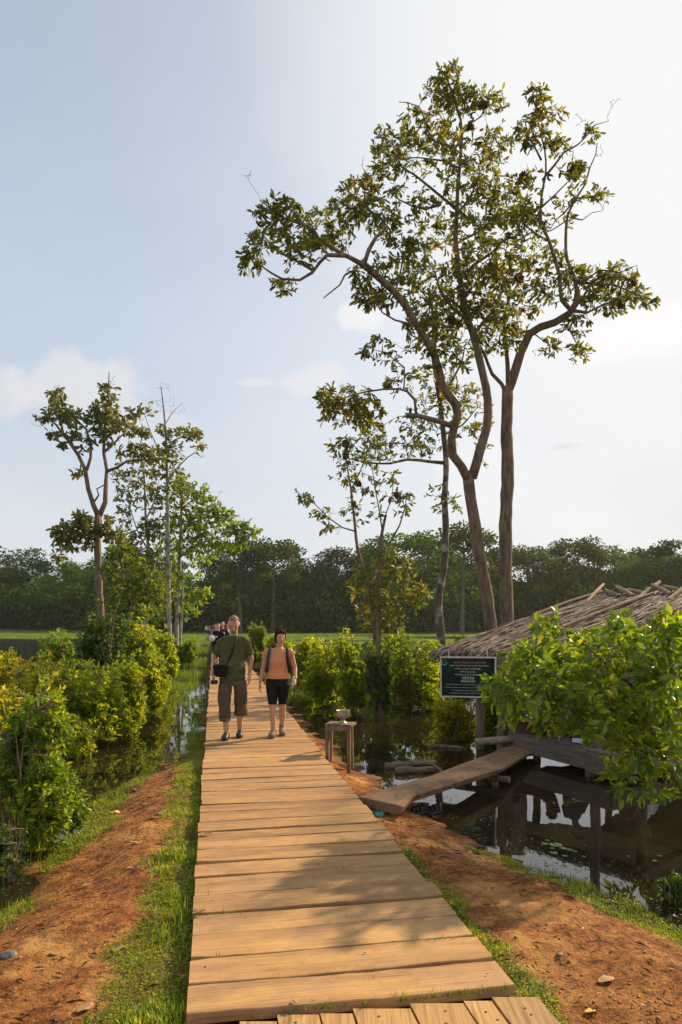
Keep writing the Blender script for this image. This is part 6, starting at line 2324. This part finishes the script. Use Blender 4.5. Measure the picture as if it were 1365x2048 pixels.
def shoe(root, heel, toe, m, sole_m, name='shoe', h=.075, w=.046, ankle=None):
    heel, toe = Vector(heel), Vector(toe)
    d = (toe - heel).normalized()
    L = (toe - heel).length
    sd = d.cross(Vector((0, 0, 1))).normalized()
    mb = MB()
    secs = [(-.02, .034, .070, 0), (.10, .042, .092, 0), (.30, .044, .108, 0), (.50, .047, .092, 0), (.72, .052, .068, 0), (.90, .046, .052, 0), (1.0, .024, .032, 0)]
    n = 12
    vs, fs = [], []
    for t, hw, hh, _ in secs:
        c = heel + d * L * t
        for j in range(n):
            a = 2 * math.pi * j / n
            y = math.sin(a)
            vs.append(c + sd * math.cos(a) * hw * (w / .046) + Vector((0, 0, .012 + (hh * (.5 + .5 * y)) * (h / .075))))
    for i in range(len(secs) - 1):
        for j in range(n):
            fs.append((i * n + j, i * n + (j + 1) % n, (i + 1) * n + (j + 1) % n, (i + 1) * n + j))
    fs += [tuple(range(n - 1, -1, -1)), tuple((len(secs) - 1) * n + j for j in range(n))]
    mb.add(vs, fs)
    if ankle is not None:
        mb.tube([heel + d * L * .16 + Vector((0, 0, .06)), Vector(ankle)], [.045, .042], 12)
    o = mb.build(name, m, root, smooth=True)
    mb = MB()
    vs = []
    outl = [(-.04, .0), (-.02, .8), (.3, .85), (.7, 1.12), (.92, .8), (1.03, 0), (.92, -.8), (.7, -1.12), (.3, -.85), (-.02, -.8)]
    for z in (0, .02):
        for t, k_ in outl:
            vs.append(heel + d * L * t + sd * w * k_ * .95 + Vector((0, 0, z)))
    m_ = len(outl)
    mb.add(vs, [tuple(range(m_ - 1, -1, -1)), tuple(m_ + i for i in range(m_))] + [(i, (i + 1) % m_, m_ + (i + 1) % m_, m_ + i) for i in range(m_)])
    mb.build('sole', sole_m, o)
    return o


def hair_cap(root, c, fwd, up, rt, sz, m, grow=1.08, front=.55, low=-.1, vox=.01, side_low=None, name='hair', thick=1.0):
    """a shell over the skull, cut away from the face"""
    w, dp, h = sz
    rot = Matrix((rt, fwd, up)).transposed()
    mb = MB()
    seg, ring = 26, 18
    vs, ok = [], []
    for i in range(ring + 1):
        th = math.pi * i / ring
        for j in range(seg):
            a = 2 * math.pi * j / seg
            p = Vector((math.sin(th) * math.cos(a), math.sin(th) * math.sin(a), math.cos(th)))
            n_ = mnoise.noise(Vector((p.x * 3, p.y * 3, p.z * 3 + 4))) * .05
            vs.append(c + up * h * .18 + rot @ Vector((p.x * w * (grow + n_), p.y * dp * (grow + n_), p.z * h * .80 * (grow + n_))))
            lim = low if p.y < .1 else (front if p.y > .35 else low + (front - low) * (p.y - .1) / .25)
            ok.append(p.z > lim)
    fs = []
    for i in range(ring):
        for j in range(seg):
            q = (i * seg + j, (i + 1) * seg + j, (i + 1) * seg + (j + 1) % seg, i * seg + (j + 1) % seg)
            if all(ok[k_] for k_ in q):
                fs.append(q)
    mb.add(vs, fs)
    o = mb.build(name, m, root, smooth=True)
    sd = o.modifiers.new('thick', 'SOLIDIFY')
    sd.thickness = .012 * thick
    sd.offset = -1
    return o


def build_man():
    Y = 10.42
    x0 = ((380 + 450 / 5.25) - CX) * Y / F
    root = empty('person', (x0, Y, DECK + .006), 'man in an olive t-shirt and baggy cropped trousers walking down the boardwalk looking down', 'person')
    b = MB()
    fwd = Vector((.12, -1, -.60))
    sz = (.082, .10, .130)
    c, f, u, r = head(b, (.03, -.09, 1.695), fwd, sz)
    b.limb([(.012, .015, 1.46), (.025, -.045, 1.62)], [.062, .058])
    # trunk
    b.rings([((0, .0, .86), .155, .105), ((0, -.01, .95), .165, .115), ((0, -.015, 1.08), .165, .125), ((0, 0, 1.25), .165, .115), ((.01, .01, 1.38), .16, .10), ((.012, .02, 1.46), .10, .07)], 18)
    b.limb([(-.155, .02, 1.43), (.18, .02, 1.43)], [.055, .055])
    # arms
    b.limb([(-.185, .02, 1.425), (-.285, .065, 1.17), (-.292, -.04, .945)], [.052, .040, .027])
    b.limb([(.205, .02, 1.425), (.268, .085, 1.165), (.250, .035, .93)], [.052, .040, .027])
    hand(b, (-.290, -.045, .935), (.28, -.30, -.85), (.7, .1, 0), L=.185, curl=.95, side=1)
    hand(b, (.249, .032, .915), (-.05, -.08, -1), (-1, .15, 0), L=.18, curl=.45, side=-1)
    # legs
    b.limb([(-.085, 0, .86), (-.098, -.11, .50), (-.072, -.13, .11)], [.085, .060, .038])
    b.limb([(.085, 0, .86), (.098, .04, .50), (.09, .12, .12)], [.085, .060, .038])
    b.limb([(-.090, -.112, .33), (-.086, -.115, .27)], [.052, .05])
    b.limb([(.098, .08, .33), (.096, .095, .27)], [.052, .05])
    for x_, y_ in ((-.070, -.135), (.09, .115)):
        b.limb([(x_, y_ + .02, .055), (x_ - .003, y_ - .11, .035)], [.032, .024])
    remesh(b.build('body', SKIN, root), .0065, 3)
    face_parts(root, c, f, u, r, sz)
    hair_cap(root, c, f, u, r, sz, plain('hair_sandy', (.20, .115, .06), .7, nscale=40, var=.3), 1.05, .62, .0, thick=.6)
    mb = MB()
    rot = Matrix((r, f, u)).transposed()
    mb.ball(c - u * sz[2] * .70 + f * sz[1] * .50, (sz[0] * .56, sz[1] * .42, sz[2] * .26), 14, 8, rot)
    mb.ball(c - u * sz[2] * .38 + f * sz[1] * .93, (sz[0] * .36, sz[1] * .12, sz[2] * .05), 10, 6, rot)
    mb.build('beard', plain('beard_grey_brown', (.26, .15, .09), .8, nscale=60, var=.3), root, smooth=True)
    # t-shirt
    olive = cloth('olive_cotton', (0.088, 0.084, 0.036))
    t = MB()
    t.rings([((0, -.01, .865), .198, .148, .10), ((-.005, -.012, .95), .196, .150), ((-.005, -.018, 1.08), .192, .155), ((0, -.01, 1.22), .185, .138), ((.005, .005, 1.34), .195, .125), ((.01, .012, 1.43), .190, .105), ((.012, .015, 1.48), .145, .092), ((.015, .0, 1.515), .088, .080)], 22)
    t.limb([(-.12, .018, 1.425), (-.195, .025, 1.37)], [.066, .066])
    t.limb([(.14, .018, 1.425), (.212, .028, 1.37)], [.066, .066])
    t.ball((-.178, .018, 1.412), .070)
    t.ball((.196, .018, 1.412), .070)
    t.limb([(-.05, .01, 1.485), (-.17, .018, 1.43)], [.052, .062])
    t.limb([(.07, .01, 1.485), (.19, .018, 1.43)], [.052, .062])
    t.tube([(-.175, .02, 1.40), (-.262, .045, 1.235)], [.068, .074], 14)
    t.tube([(.192, .02, 1.40), (.262, .047, 1.235)], [.068, .074], 14)
    o = remesh(t.build('t_shirt', olive, root), .0085, 3)
    tex = bpy.data.textures.new('cloth_folds', 'CLOUDS')
    tex.noise_scale = .11
    dm = o.modifiers.new('folds', 'DISPLACE')
    dm.texture = tex
    dm.strength = .036
    dm.mid_level = .5
    # cropped trousers
    khaki = cloth('grey_brown_cotton', (0.105, 0.078, 0.048))
    t = MB()
    t.rings([((0, 0, .95), .17, .125), ((0, 0, .86), .185, .135), ((0, -.005, .78), .19, .13)], 18)
    t.rings([((-.10, -.0, .86), .095, .12), ((-.108, -.05, .68), .098, .108), ((-.108, -.10, .52), .090, .098), ((-.098, -.115, .38), .086, .092), ((-.094, -.12, .265), .088, .094)], 16)
    t.rings([((.10, .0, .86), .095, .12), ((.112, .02, .68), .098, .108), ((.112, .045, .52), .090, .098), ((.110, .075, .40), .096, .098), ((.112, .09, .325), .106, .10)], 16)
    t.box((-.195, -.02, .60), (.03, .13, .17))
    t.box((.20, .01, .60), (.03, .13, .17))
    o = remesh(t.build('trousers', khaki, root), .0085, 3)
    dm = o.modifiers.new('folds', 'DISPLACE')
    dm.texture = tex
    dm.strength = .032
    blk = plain('black_leather', (.022, .018, .016), .5)
    shoe(root, (-.068, -.045, 0), (-.082, -.305, 0), blk, blk)
    shoe(root, (.090, .205, 0), (.100, -.055, 0), blk, blk)
    # wristwatch
    mb = MB()
    mb.tube([(.2505, .037, .945), (.2495, .035, .925)], .034, 14)
    mb.build('watch', plain('watch_steel', (.5, .5, .5), .3, metal=.9), root)
    # shoulder bag and camera: carried, so things of their own
    bag = empty('shoulder_bag', (root.location.x - .145, Y - .20, DECK + .90), 'black camera bag hanging across the olive-shirted man\'s front', 'bag')
    m = cloth('black_nylon', (.014, .014, .015), .7)
    mb = MB()
    mb.box((0, 0, .11), (.20, .105, .17))
    o = mb.build('pouch', m, bag)
    bv = o.modifiers.new('round', 'BEVEL')
    bv.width = .05
    bv.segments = 4
    mb = MB()
    mb.box((0, -.004, .175), (.206, .115, .06))
    o = mb.build('flap', m, bag)
    bv = o.modifiers.new('round', 'BEVEL')
    bv.width = .02
    bv.segments = 3
    mb = MB()
    # over the shoulder at the right of the picture, down across the chest
    pts = [(.22, .055, .20 - .02), (.05, .03, .28), (.09, .03, .30)]
    pts = [Vector((.075, .06, .18)), Vector((.115, .035, .27)), Vector((.165, .030, .38)), Vector((.200, .052, .50)), Vector((.225, .100, .585)), Vector((.235, .20, .615)), Vector((.20, .325, .56)), Vector((.10, .375, .40)), Vector((-.02, .34, .25)), Vector((-.11, .20, .17)), Vector((-.10, .03, .15))]
    pts = [Vector(p[:3]) for p in spline([(*p, 0) for p in pts], .04)]
    mb.tube(pts, .019, 6, flat=.25)
    mb.build('strap', m, bag)
    camr = empty('camera', (root.location.x - .255, Y - .085, DECK + .845), 'small black camera held in the olive-shirted man\'s hand', 'camera')
    bk = plain('black_plastic', (.02, .02, .022), .35)
    mb = MB()
    mb.box((0, -.03, 0), (.10, .045, .065))
    o = mb.build('camera_body', bk, camr)
    bv = o.modifiers.new('round', 'BEVEL')
    bv.width = .01
    mb = MB()
    mb.tube([(.005, -.05, 0), (.005, -.10, 0)], .026, 16)
    mb.build('lens', bk, camr)
    return root


def build_woman():
    Y = 10.55
    x0 = ((380 + 930 / 5.25) - CX) * Y / F
    root = empty('person', (x0, Y, DECK + .006), 'dark-haired woman in a peach top and black knee shorts walking on the boardwalk', 'person')
    b = MB()
    fwd = Vector((.42, -1, -.18))
    sz = (.068, .088, .115)
    c, f, u, r = head(b, (.03, -.035, 1.495), fwd, sz)
    b.limb([(.01, .02, 1.30), (.02, -.01, 1.43)], [.05, .048])
    b.rings([((0, 0, .78), .165, .115), ((0, 0, .88), .155, .11), ((0, -.005, 1.0), .135, .10), ((0, -.01, 1.12), .140, .11), ((0, 0, 1.22), .145, .095), ((0, .01, 1.30), .12, .07), ((.01, .015, 1.34), .07, .05)], 18)
    b.limb([(-.145, .01, 1.285), (.155, .01, 1.285)], [.045, .045])
    b.limb([(-.165, .01, 1.28), (-.235, .03, 1.02), (-.272, -.03, .815)], [.046, .037, .024])
    b.limb([(.178, .01, 1.28), (.245, .045, 1.03), (.262, -.06, .875)], [.046, .037, .024])
    hand(b, (-.274, -.034, .80), (-.04, -.12, -1), (.9, .3, 0), L=.165, curl=.4, side=1)
    hand(b, (.263, -.066, .862), (-.05, -.45, -.85), (-.9, .2, 0), L=.16, curl=1.0, side=-1)
    b.limb([(-.085, 0, .78), (-.080, -.075, .48), (-.068, -.055, .10)], [.092, .056, .036])
    b.limb([(.085, 0, .78), (.062, .03, .48), (.035, .21, .15)], [.092, .056, .036])
    b.limb([(-.078, -.045, .34), (-.074, -.045, .26)], [.052, .047])
    b.limb([(.055, .115, .34), (.050, .145, .26)], [.052, .047])
    b.limb([(-.068, -.045, .055), (-.076, -.15, .035)], [.030, .024])
    b.limb([(.035, .22, .08), (.045, .14, .035)], [.030, .024])
    remesh(b.build('body', SKIN, root), .0065, 3)
    face_parts(root, c, f, u, r, sz)
    hm = plain('hair_dark_brown', (.030, .013, .008), .85, spec=.1, nscale=40, var=.5)
    hair_cap(root, c, f, u, r, sz, hm, 1.16, .42, -.55, thick=2.0)
    mb = MB()
    for dx, dy, dz, rr in [(0, -.55, -.35, .5), (-.80, -.12, -.12, .30), (.80, -.12, -.12, .30), (-.78, -.05, .14, .34), (.78, -.05, .14, .34), (-.66, .05, .42, .40), (.66, .05, .42, .40), (-.5, -.45, -.5, .4), (.5, -.45, -.5, .4), (0, -.15, .62, .62), (-.40, .55, .66, .30), (.36, .55, .70, .28), (0, .62, .80, .26), (0, -.5, .4, .7)]:
        mb.ball(c + r * dx * sz[0] * 1.12 + f * dy * sz[1] + u * dz * sz[2], sz[0] * rr * 1.55, 12, 8)
    remesh(mb.build('hair', hm, root), .008, 1)
    peach = cloth('peach_jersey', (0.66, 0.265, 0.125), .8, .12)
    t = MB()
    t.rings([((0, 0, .872), .185, .132, 0), ((0, -.005, .93), .175, .125), ((0, -.008, 1.0), .158, .118), ((0, -.02, 1.09), .152, .128), ((0, -.03, 1.145), .156, .135), ((0, -.015, 1.22), .158, .112), ((0, .005, 1.285), .150, .085), ((.005, .012, 1.325), .10, .062)], 22)
    t.limb([(-.075, -.065, 1.135), (.075, -.065, 1.135)], [.072, .072])
    t.tube([(-.13, .01, 1.29), (-.205, .02, 1.215)], [.055, .064], 14)
    t.tube([(.14, .01, 1.29), (.215, .022, 1.215)], [.055, .064], 14)
    o = remesh(t.build('top', peach, root), .0075, 3)
    tex = bpy.data.textures.new('jersey_folds', 'CLOUDS')
    tex.noise_scale = .08
    dm = o.modifiers.new('folds', 'DISPLACE')
    dm.texture = tex
    dm.strength = .014
    blk = cloth('black_lycra', (.012, .011, .012), .7)
    t = MB()
    t.rings([((0, 0, .915), .165, .118), ((0, 0, .84), .185, .13), ((0, 0, .76), .192, .13)], 18)
    t.rings([((-.095, 0, .80), .098, .118), ((-.090, -.03, .66), .088, .098), ((-.081, -.06, .53), .070, .076), ((-.080, -.066, .495), .067, .073)], 16)
    t.rings([((.095, 0, .80), .098, .118), ((.080, .01, .66), .088, .098), ((.066, .028, .53), .070, .076), ((.063, .032, .485), .067, .073)], 16)
    remesh(t.build('shorts', blk, root), .0075, 3)
    taupe = plain('taupe_suede', (.20, .135, .09), .8)
    tsole = plain('sole_grey', (.12, .09, .07), .8)
    shoe(root, (-.066, .035, 0), (-.094, -.205, 0), taupe, tsole, ankle=(-.067, -.04, .12))
    s2 = shoe(root, (.032, .265, 0), (.060, .035, 0), taupe, tsole, ankle=(.036, .21, .15))
    mb = MB()
    mb.tube([(.259, -.050, .895), (.2615, -.058, .878)], .030, 14)
    mb.build('watch', plain('watch_steel', (.6, .58, .52), .3, metal=.9), root)
    # backpack
    bp = empty('backpack', (root.location.x, Y + .20, DECK + .93), 'dark blue-black backpack worn by the woman in the peach top', 'backpack')
    m = cloth('black_pack_fabric', (.016, .018, .022), .7)
    tl = cloth('teal_strap_fabric', (.02, .055, .08), .7)
    mb = MB()
    mb.rings([((-.01, 0, .0), .13, .07), ((-.01, .02, .06), .16, .10), ((-.01, .02, .25), .155, .10), ((-.03, .01, .38), .12, .08), ((-.05, 0, .44), .07, .05)], 16)
    remesh(mb.build('pack_body', m, bp), .012, 3)
    for sg in (-1, 1):
        mb = MB()
        xs_ = .118 if sg < 0 else .125
        P_ = [(sg * xs_ * .9, -.10, .38), (sg * (xs_ + .005), -.20, .415), (sg * (xs_ + .012), -.285, .36), (sg * (xs_ + .022), -.335, .25), (sg * (xs_ + .035), -.325, .14), (sg * (xs_ + .045), -.25, .05), (sg * (xs_ + .035), -.10, .02)]
        pts = [Vector(p[:3]) for p in spline([(*p, 0) for p in P_], .03)]
        mb.tube(pts, .020, 6, flat=.28)
        mb.build('strap', [tl] if sg < 0 else [m], bp)
    # plastic bottle in her hand
    bt = empty('plastic_bottle', (root.location.x + .235, Y - .13, DECK + .775), 'small crumpled clear plastic bottle in the woman\'s hand', 'bottle')
    mm, nd, ln, bb = new_mat('clear_plastic')
    bb.inputs['Transmission Weight'].default_value = .7
    bb.inputs['Roughness'].default_value = .2
    bb.inputs['Base Color'].default_value = (.85, .88, .9, 1)
    mb = MB()
    mb.rings([((0, 0, 0), .024, .024), ((0, 0, .05), .028, .026), ((0, 0, .10), .026, .028), ((0, 0, .125), .012, .012), ((0, 0, .14), .012, .012)], 12)
    mb.build('bottle_body', mm, bt, smooth=True)
    return root


build_man()
build_woman()


def stander(loc, label, shirt, pants, hairm, skin=SKIN, h=1.72, rz=0.0, hold=None, seed=0, vox=.016):
    g = random.Random(seed)
    root = empty('person', loc, label, 'person', rz=rz)
    k = h / 1.75
    b = MB()

    def S(p): return tuple(q * k for q in p)
    sz = tuple(q * k for q in (.075, .095, .118))
    c, f, u, r = head(b, S((0, -.02, 1.625)), Vector((.05, -1, -.1)), sz)
    b.limb([S((0, .015, 1.40)), S((0, -.005, 1.55))], [.058 * k, .054 * k])
    b.rings([(S((0, 0, .84)), .15 * k, .10 * k), (S((0, 0, 1.05)), .15 * k, .11 * k), (S((0, 0, 1.25)), .165 * k, .11 * k), (S((0, .01, 1.40)), .13 * k, .08 * k)], 14)
    b.limb([S((-.16, .01, 1.37)), S((.16, .01, 1.37))], [.05 * k] * 2)
    if hold == 'chest':
        b.limb([S((-.19, .01, 1.36)), S((-.26, .04, 1.12)), S((-.10, -.22, 1.18))], [.05 * k, .04 * k, .03 * k])
        hand(b, S((-.10, -.22, 1.18)), (.7, -.5, .3), (.2, 1, 0), L=.17, curl=.9)
    else:
        b.limb([S((-.19, .01, 1.36)), S((-.24, .03, 1.10)), S((-.25, -.05, .88))], [.05 * k, .04 * k, .028 * k])
        hand(b, S((-.25, -.05, .88)), (0, -.1, -1), (1, 0, 0), L=.17, curl=.5)
    b.limb([S((.19, .01, 1.36)), S((.24, .03, 1.10)), S((.25, -.05, .88))], [.05 * k, .04 * k, .028 * k])
    hand(b, S((.25, -.05, .88)), (0, -.1, -1), (-1, 0, 0), L=.17, curl=.5, side=-1)
    st = g.uniform(.03, .10)
    b.limb([S((-.085, 0, .85)), S((-.09, -st, .48)), S((-.08, -st * .6, .08))], [.085 * k, .058 * k, .038 * k])
    b.limb([S((.085, 0, .85)), S((.09, st * .4, .48)), S((.08, st * 1.5, .08))], [.085 * k, .058 * k, .038 * k])
    remesh(b.build('body', skin, root), vox * .75, 2)
    face_parts(root, c, f, u, r, sz)
    hair_cap(root, c, f, u, r, sz, hairm, 1.1, .55, -.2, thick=1.4)
    t = MB()
    t.rings([(S((0, 0, .86)), .19 * k, .135 * k), (S((0, 0, 1.05)), .185 * k, .14 * k), (S((0, 0, 1.25)), .19 * k, .135 * k), (S((0, .01, 1.37)), .18 * k, .10 * k), (S((0, .01, 1.44)), .09 * k, .075 * k)], 16)
    t.limb([S((-.16, .01, 1.37)), S((.16, .01, 1.37))], [.066 * k] * 2)
    for sg in (-1, 1):
        t.tube([S((sg * .15, .01, 1.37)), S((sg * .235, .025, 1.18))], [.068 * k, .075 * k], 12)
    remesh(t.build('shirt', shirt, root), vox, 2)
    t = MB()
    t.rings([(S((0, 0, .93)), .165 * k, .12 * k), (S((0, 0, .80)), .18 * k, .125 * k)], 14)
    for sg, yy in ((-1, -st), (1, st * .4)):
        t.rings([(S((sg * .095, 0, .84)), .09 * k, .11 * k), (S((sg * .095, yy, .48)), .078 * k, .085 * k), (S((sg * .088, yy * .8, .25)), .072 * k, .08 * k)], 14)
    remesh(t.build('trousers', pants, root), vox, 2)
    bk = plain('dark_shoe', (.03, .025, .022), .6)
    shoe(root, S((-.08, .03 - st * .6, 0)), S((-.085, -.20 - st * .6, 0)), bk, bk)
    shoe(root, S((.08, .05 + st * 1.5, 0)), S((.085, -.18 + st * 1.5, 0)), bk, bk)
    return root


def background_walkers():
    hd = plain('hair_brown', (.05, .028, .016), .6)
    hb = plain('hair_blond', (.34, .22, .10), .6)
    bl = cloth('black_tshirt', (.014, .014, .016))
    nv = cloth('navy_shirt', (.02, .03, .06))
    ol = cloth('olive_trousers', (.06, .058, .035))
    wh = cloth('white_shirt', (.6, .6, .58))
    gr = cloth('grey_shirt', (.22, .2, .18))
    def dk(px, Y): return Vector(((px - CX) * Y / F, Y, DECK + .006))
    stander(dk(437, 26.5), 'walker in a black t-shirt holding a white sun hat, next behind the olive-shirted man', bl, ol, hd, h=1.74, hold='chest', seed=1)
    p = dk(433.5, 26.5)
    hat = empty('sun_hat', (p.x - .12, p.y - .30, DECK + 1.17), 'round white sun hat held at a black-shirted walker\'s chest', 'hat')
    mb = MB()
    mb.rings([((0, .02, 0), .16, .02), ((0, 0, .005), .17, .021)], 4)
    mb = MB()
    n = 24
    vs = []
    for rr, yy in ((.125, .0), (.12, -.01), (.08, -.014), (.075, -.05), (.05, -.07), (.0, -.075)):
        for j in range(n):
            a = 2 * math.pi * j / n
            vs.append((rr * math.cos(a), yy, rr * math.sin(a)))
    fs = [(i * n + j, i * n + (j + 1) % n, (i + 1) * n + (j + 1) % n, (i + 1) * n + j) for i in range(5) for j in range(n)]
    mb.add(vs, fs)
    o = mb.build('brim_and_crown', cloth('white_straw', (.72, .70, .62)), hat, smooth=True)
    sd = o.modifiers.new('thick', 'SOLIDIFY')
    sd.thickness = .006
    stander(dk(446, 30), 'blond walker in navy, third back along the boardwalk', nv, ol, hb, h=1.80, seed=2)
    stander(dk(431.5, 36), 'walker in grey, furthest back of those bunched on the boardwalk', gr, bl, hd, h=1.72, seed=3)
    stander(dk(456, 33), 'walker in white half hidden behind the olive-shirted man\'s shoulder', wh, nv, hd, h=1.72, seed=4)
    # a small group where the walk reaches the trees
    for px, Y, s, lab in [(419, 118, gr, 'tiny grey-clad figure where the walk meets the wood, on its left'), (425, 124, bl, 'tiny dark-clad figure where the walk meets the wood, in the middle'), (413, 128, wh, 'tiny pale-shirted figure just off the far end of the walk')]:
        x = (px - CX) * Y / F
        stander(Vector((x, Y, max(hz(x, Y), 0.02) if abs(u_of(x, Y)) > .76 or Y > 119.9 else DECK + .006)), lab, s, nv, hd, seed=int(px), vox=.03)


background_walkers()


def seated(loc, rz, label, shirt, pants, seed=0):
    """cross-legged musician"""
    root = empty('person', loc, label, 'person', rz=rz)
    b = MB()
    sz = (.072, .09, .112)
    c, f, u, r = head(b, (0, -.06, .72), Vector((0, -1, -.25)), sz)
    b.limb([(0, 0, .52), (0, -.03, .66)], [.05, .05])
    b.rings([((0, .02, .02), .17, .13), ((0, .02, .15), .15, .12), ((0, .01, .32), .155, .11), ((0, .0, .46), .15, .09), ((0, 0, .53), .08, .06)], 16)
    for sg in (-1, 1):
        b.limb([(sg * .165, 0, .47), (sg * .23, -.03, .25), (sg * .12, -.24, .20)], [.048, .038, .026])
        hand(b, (sg * .12, -.24, .20), (-sg * .2, -.9, -.1), (0, 0, -1), L=.16, curl=.6, side=-sg)
        b.limb([(sg * .10, 0, .08), (sg * .33, -.22, .10), (sg * .03, -.34, .06)], [.085, .06, .04])
        b.limb([(sg * .03, -.34, .05), (-sg * .10, -.36, .04)], [.04, .03])
    remesh(b.build('body', SKIN_DK, root), .01, 3)
    face_parts(root, c, f, u, r, sz)
    hair_cap(root, c, f, u, r, sz, plain('hair_black', (.012, .01, .01), .5), 1.12, .45, -.3, thick=1.5)
    t = MB()
    t.rings([((0, .02, .08), .19, .15), ((0, .01, .30), .18, .135), ((0, .0, .46), .175, .11), ((0, 0, .545), .085, .07)], 16)
    for sg in (-1, 1):
        t.tube([(sg * .14, 0, .48), (sg * .215, -.02, .31)], [.062, .07], 12)
    remesh(t.build('shirt', shirt, root), .012, 3)
    t = MB()
    for sg in (-1, 1):
        t.limb([(sg * .10, .01, .09), (sg * .33, -.22, .105), (sg * .08, -.33, .07)], [.105, .08, .058])
    remesh(t.build('trousers', pants, root), .012, 3)
    return root


def hut_contents():
    z = .352
    wh = cloth('white_cotton', (.7, .7, .68))
    dk = cloth('dark_stripe_shirt', (.05, .05, .055))
    br = cloth('brown_sarong', (.10, .06, .04))
    nv = cloth('navy_cotton', (.02, .03, .05))
    seated((3.45, 10.35, z), .6, 'musician in a dark shirt sitting near the hut\'s front post, seen mirrored in the pool', dk, nv)
    seated((4.45, 10.35, z), .3, 'musician in white sitting further in under the roof behind the big shrub', wh, br)
    seated((3.35, 11.35, z), 1.1, 'musician in white at the back of the platform, beside the thick hut post', wh, nv)
    lac = wood_mat('lacquered_wood', (.035, .010, .006), (.085, .026, .012), (.13, .045, .02), axis=(6, 2, 6), rough=.35)
    bar = wood_mat('bamboo_keys', (.15, .09, .04), (.30, .19, .09), (.42, .29, .15), axis=(2, 14, 14))

    def xylo(loc, rz, L, label):
        root = empty('xylophone', loc, label, 'xylophone', rz=rz)
        n = 20
        top, bot = [], []
        for i in range(n + 1):
            t = -1 + 2 * i / n
            zt = .16 + .13 * t ** 4 + .05 * t * t
            zb = .05 + .20 * max(0, abs(t) - .25) ** 2
            w = .09 * (1 - .35 * t * t) + .012
            top.append((t * L / 2, w, zt))
            bot.append((t * L / 2 * .97, w * .7, zb))
        for sg in (-1, 1):
            mb = MB()
            vs = []
            for (a, w, zt), (b_, w2, zb) in zip(top, bot):
                vs += [(a, sg * w, zt), (b_, sg * w2, zb), (b_, sg * (w2 - .012), zb), (a, sg * (w - .012), zt)]
            fs = []
            for i in range(n):
                for q in range(4):
                    fs.append((i * 4 + q, i * 4 + (q + 1) % 4, (i + 1) * 4 + (q + 1) % 4, (i + 1) * 4 + q))
            fs += [(0, 1, 2, 3), (n * 4 + 3, n * 4 + 2, n * 4 + 1, n * 4)]
            mb.add(vs, fs)
            mb.build('side_board', lac, root)
        for sg in (-1, 1):
            mb = MB()
            e_ = top[-1] if sg > 0 else top[0]
            mb.box((e_[0], 0, e_[2] - .04), (.014, e_[1] * 2 + .02, .15), Matrix.Rotation(sg * .35, 3, 'Y'))
            mb.build('end_board', lac, root)
        mb = MB()
        for i in range(16):
            t = -.82 + 1.64 * i / 15
            zt = .17 + .06 * t * t
            mb.box((t * L / 2, 0, zt + .012), (L / 22, .15, .012), Matrix.Rotation(-.12 * t, 3, 'Y'))
        mb.build('keys', bar, root)
        mb = MB()
        mb.box((0, 0, .025), (.22, .16, .05))
        mb.build('foot', lac, root)
    xylo((2.86, 10.30, z), -.95, .72, 'boat-shaped dark red xylophone at the platform corner nearest the ramp')
    xylo((3.05, 10.55, z), -.2, .75, 'second boat-shaped xylophone, set just inside the first')
    d = empty('hand_drum', (4.0, 9.75, z), 'barrel-shaped hand drum on the platform by the front post', 'drum')
    mb = MB()
    mb.rings([((0, 0, 0), .10, .10), ((0, 0, .12), .13, .13), ((0, 0, .25), .13, .13), ((0, 0, .36), .10, .10)], 20)
    mb.build('shell', lac, d, smooth=True)
    mb = MB()
    mb.rings([((0, 0, .36), .098, .098), ((0, 0, .366), .098, .098)], 20)
    mb.build('skin', plain('drum_skin', (.55, .48, .36), .6), d)
    mb = MB()
    mb.box((0, 0, .035), (.26, .19, .045), Matrix.Rotation(.05, 3, 'Y'))
    bk = mb.build('cd_box', plain('pale_card', (.55, .6, .68), .5), None)
    bk.location = (3.32, 9.55, z)
    bk.rotation_euler = (0, 0, .5)
    tag(bk, 'pale blue flat card box on the platform edge, glimpsed through the shrub leaves', 'box')


hut_contents()


# ------------------------------------------------------------------ air
def haze():
    m = bpy.data.materials.new('haze')
    m.use_nodes = True
    nt = m.node_tree
    nt.nodes.clear()
    pv = nt.nodes.new('ShaderNodeVolumePrincipled')
    pv.inputs['Color'].default_value = (1, .98, .95, 1)
    pv.inputs['Density'].default_value = 0.00018
    pv.inputs['Anisotropy'].default_value = 0.3
    out = nt.nodes.new('ShaderNodeOutputMaterial')
    nt.links.new(pv.outputs[0], out.inputs['Volume'])
    mb = MB()
    mb.box((0, 720, 13.5), (1900, 1620, 32))
    tag(mb.build('haze', m), kind='stuff')


HAZE = True
if HAZE:
    haze()
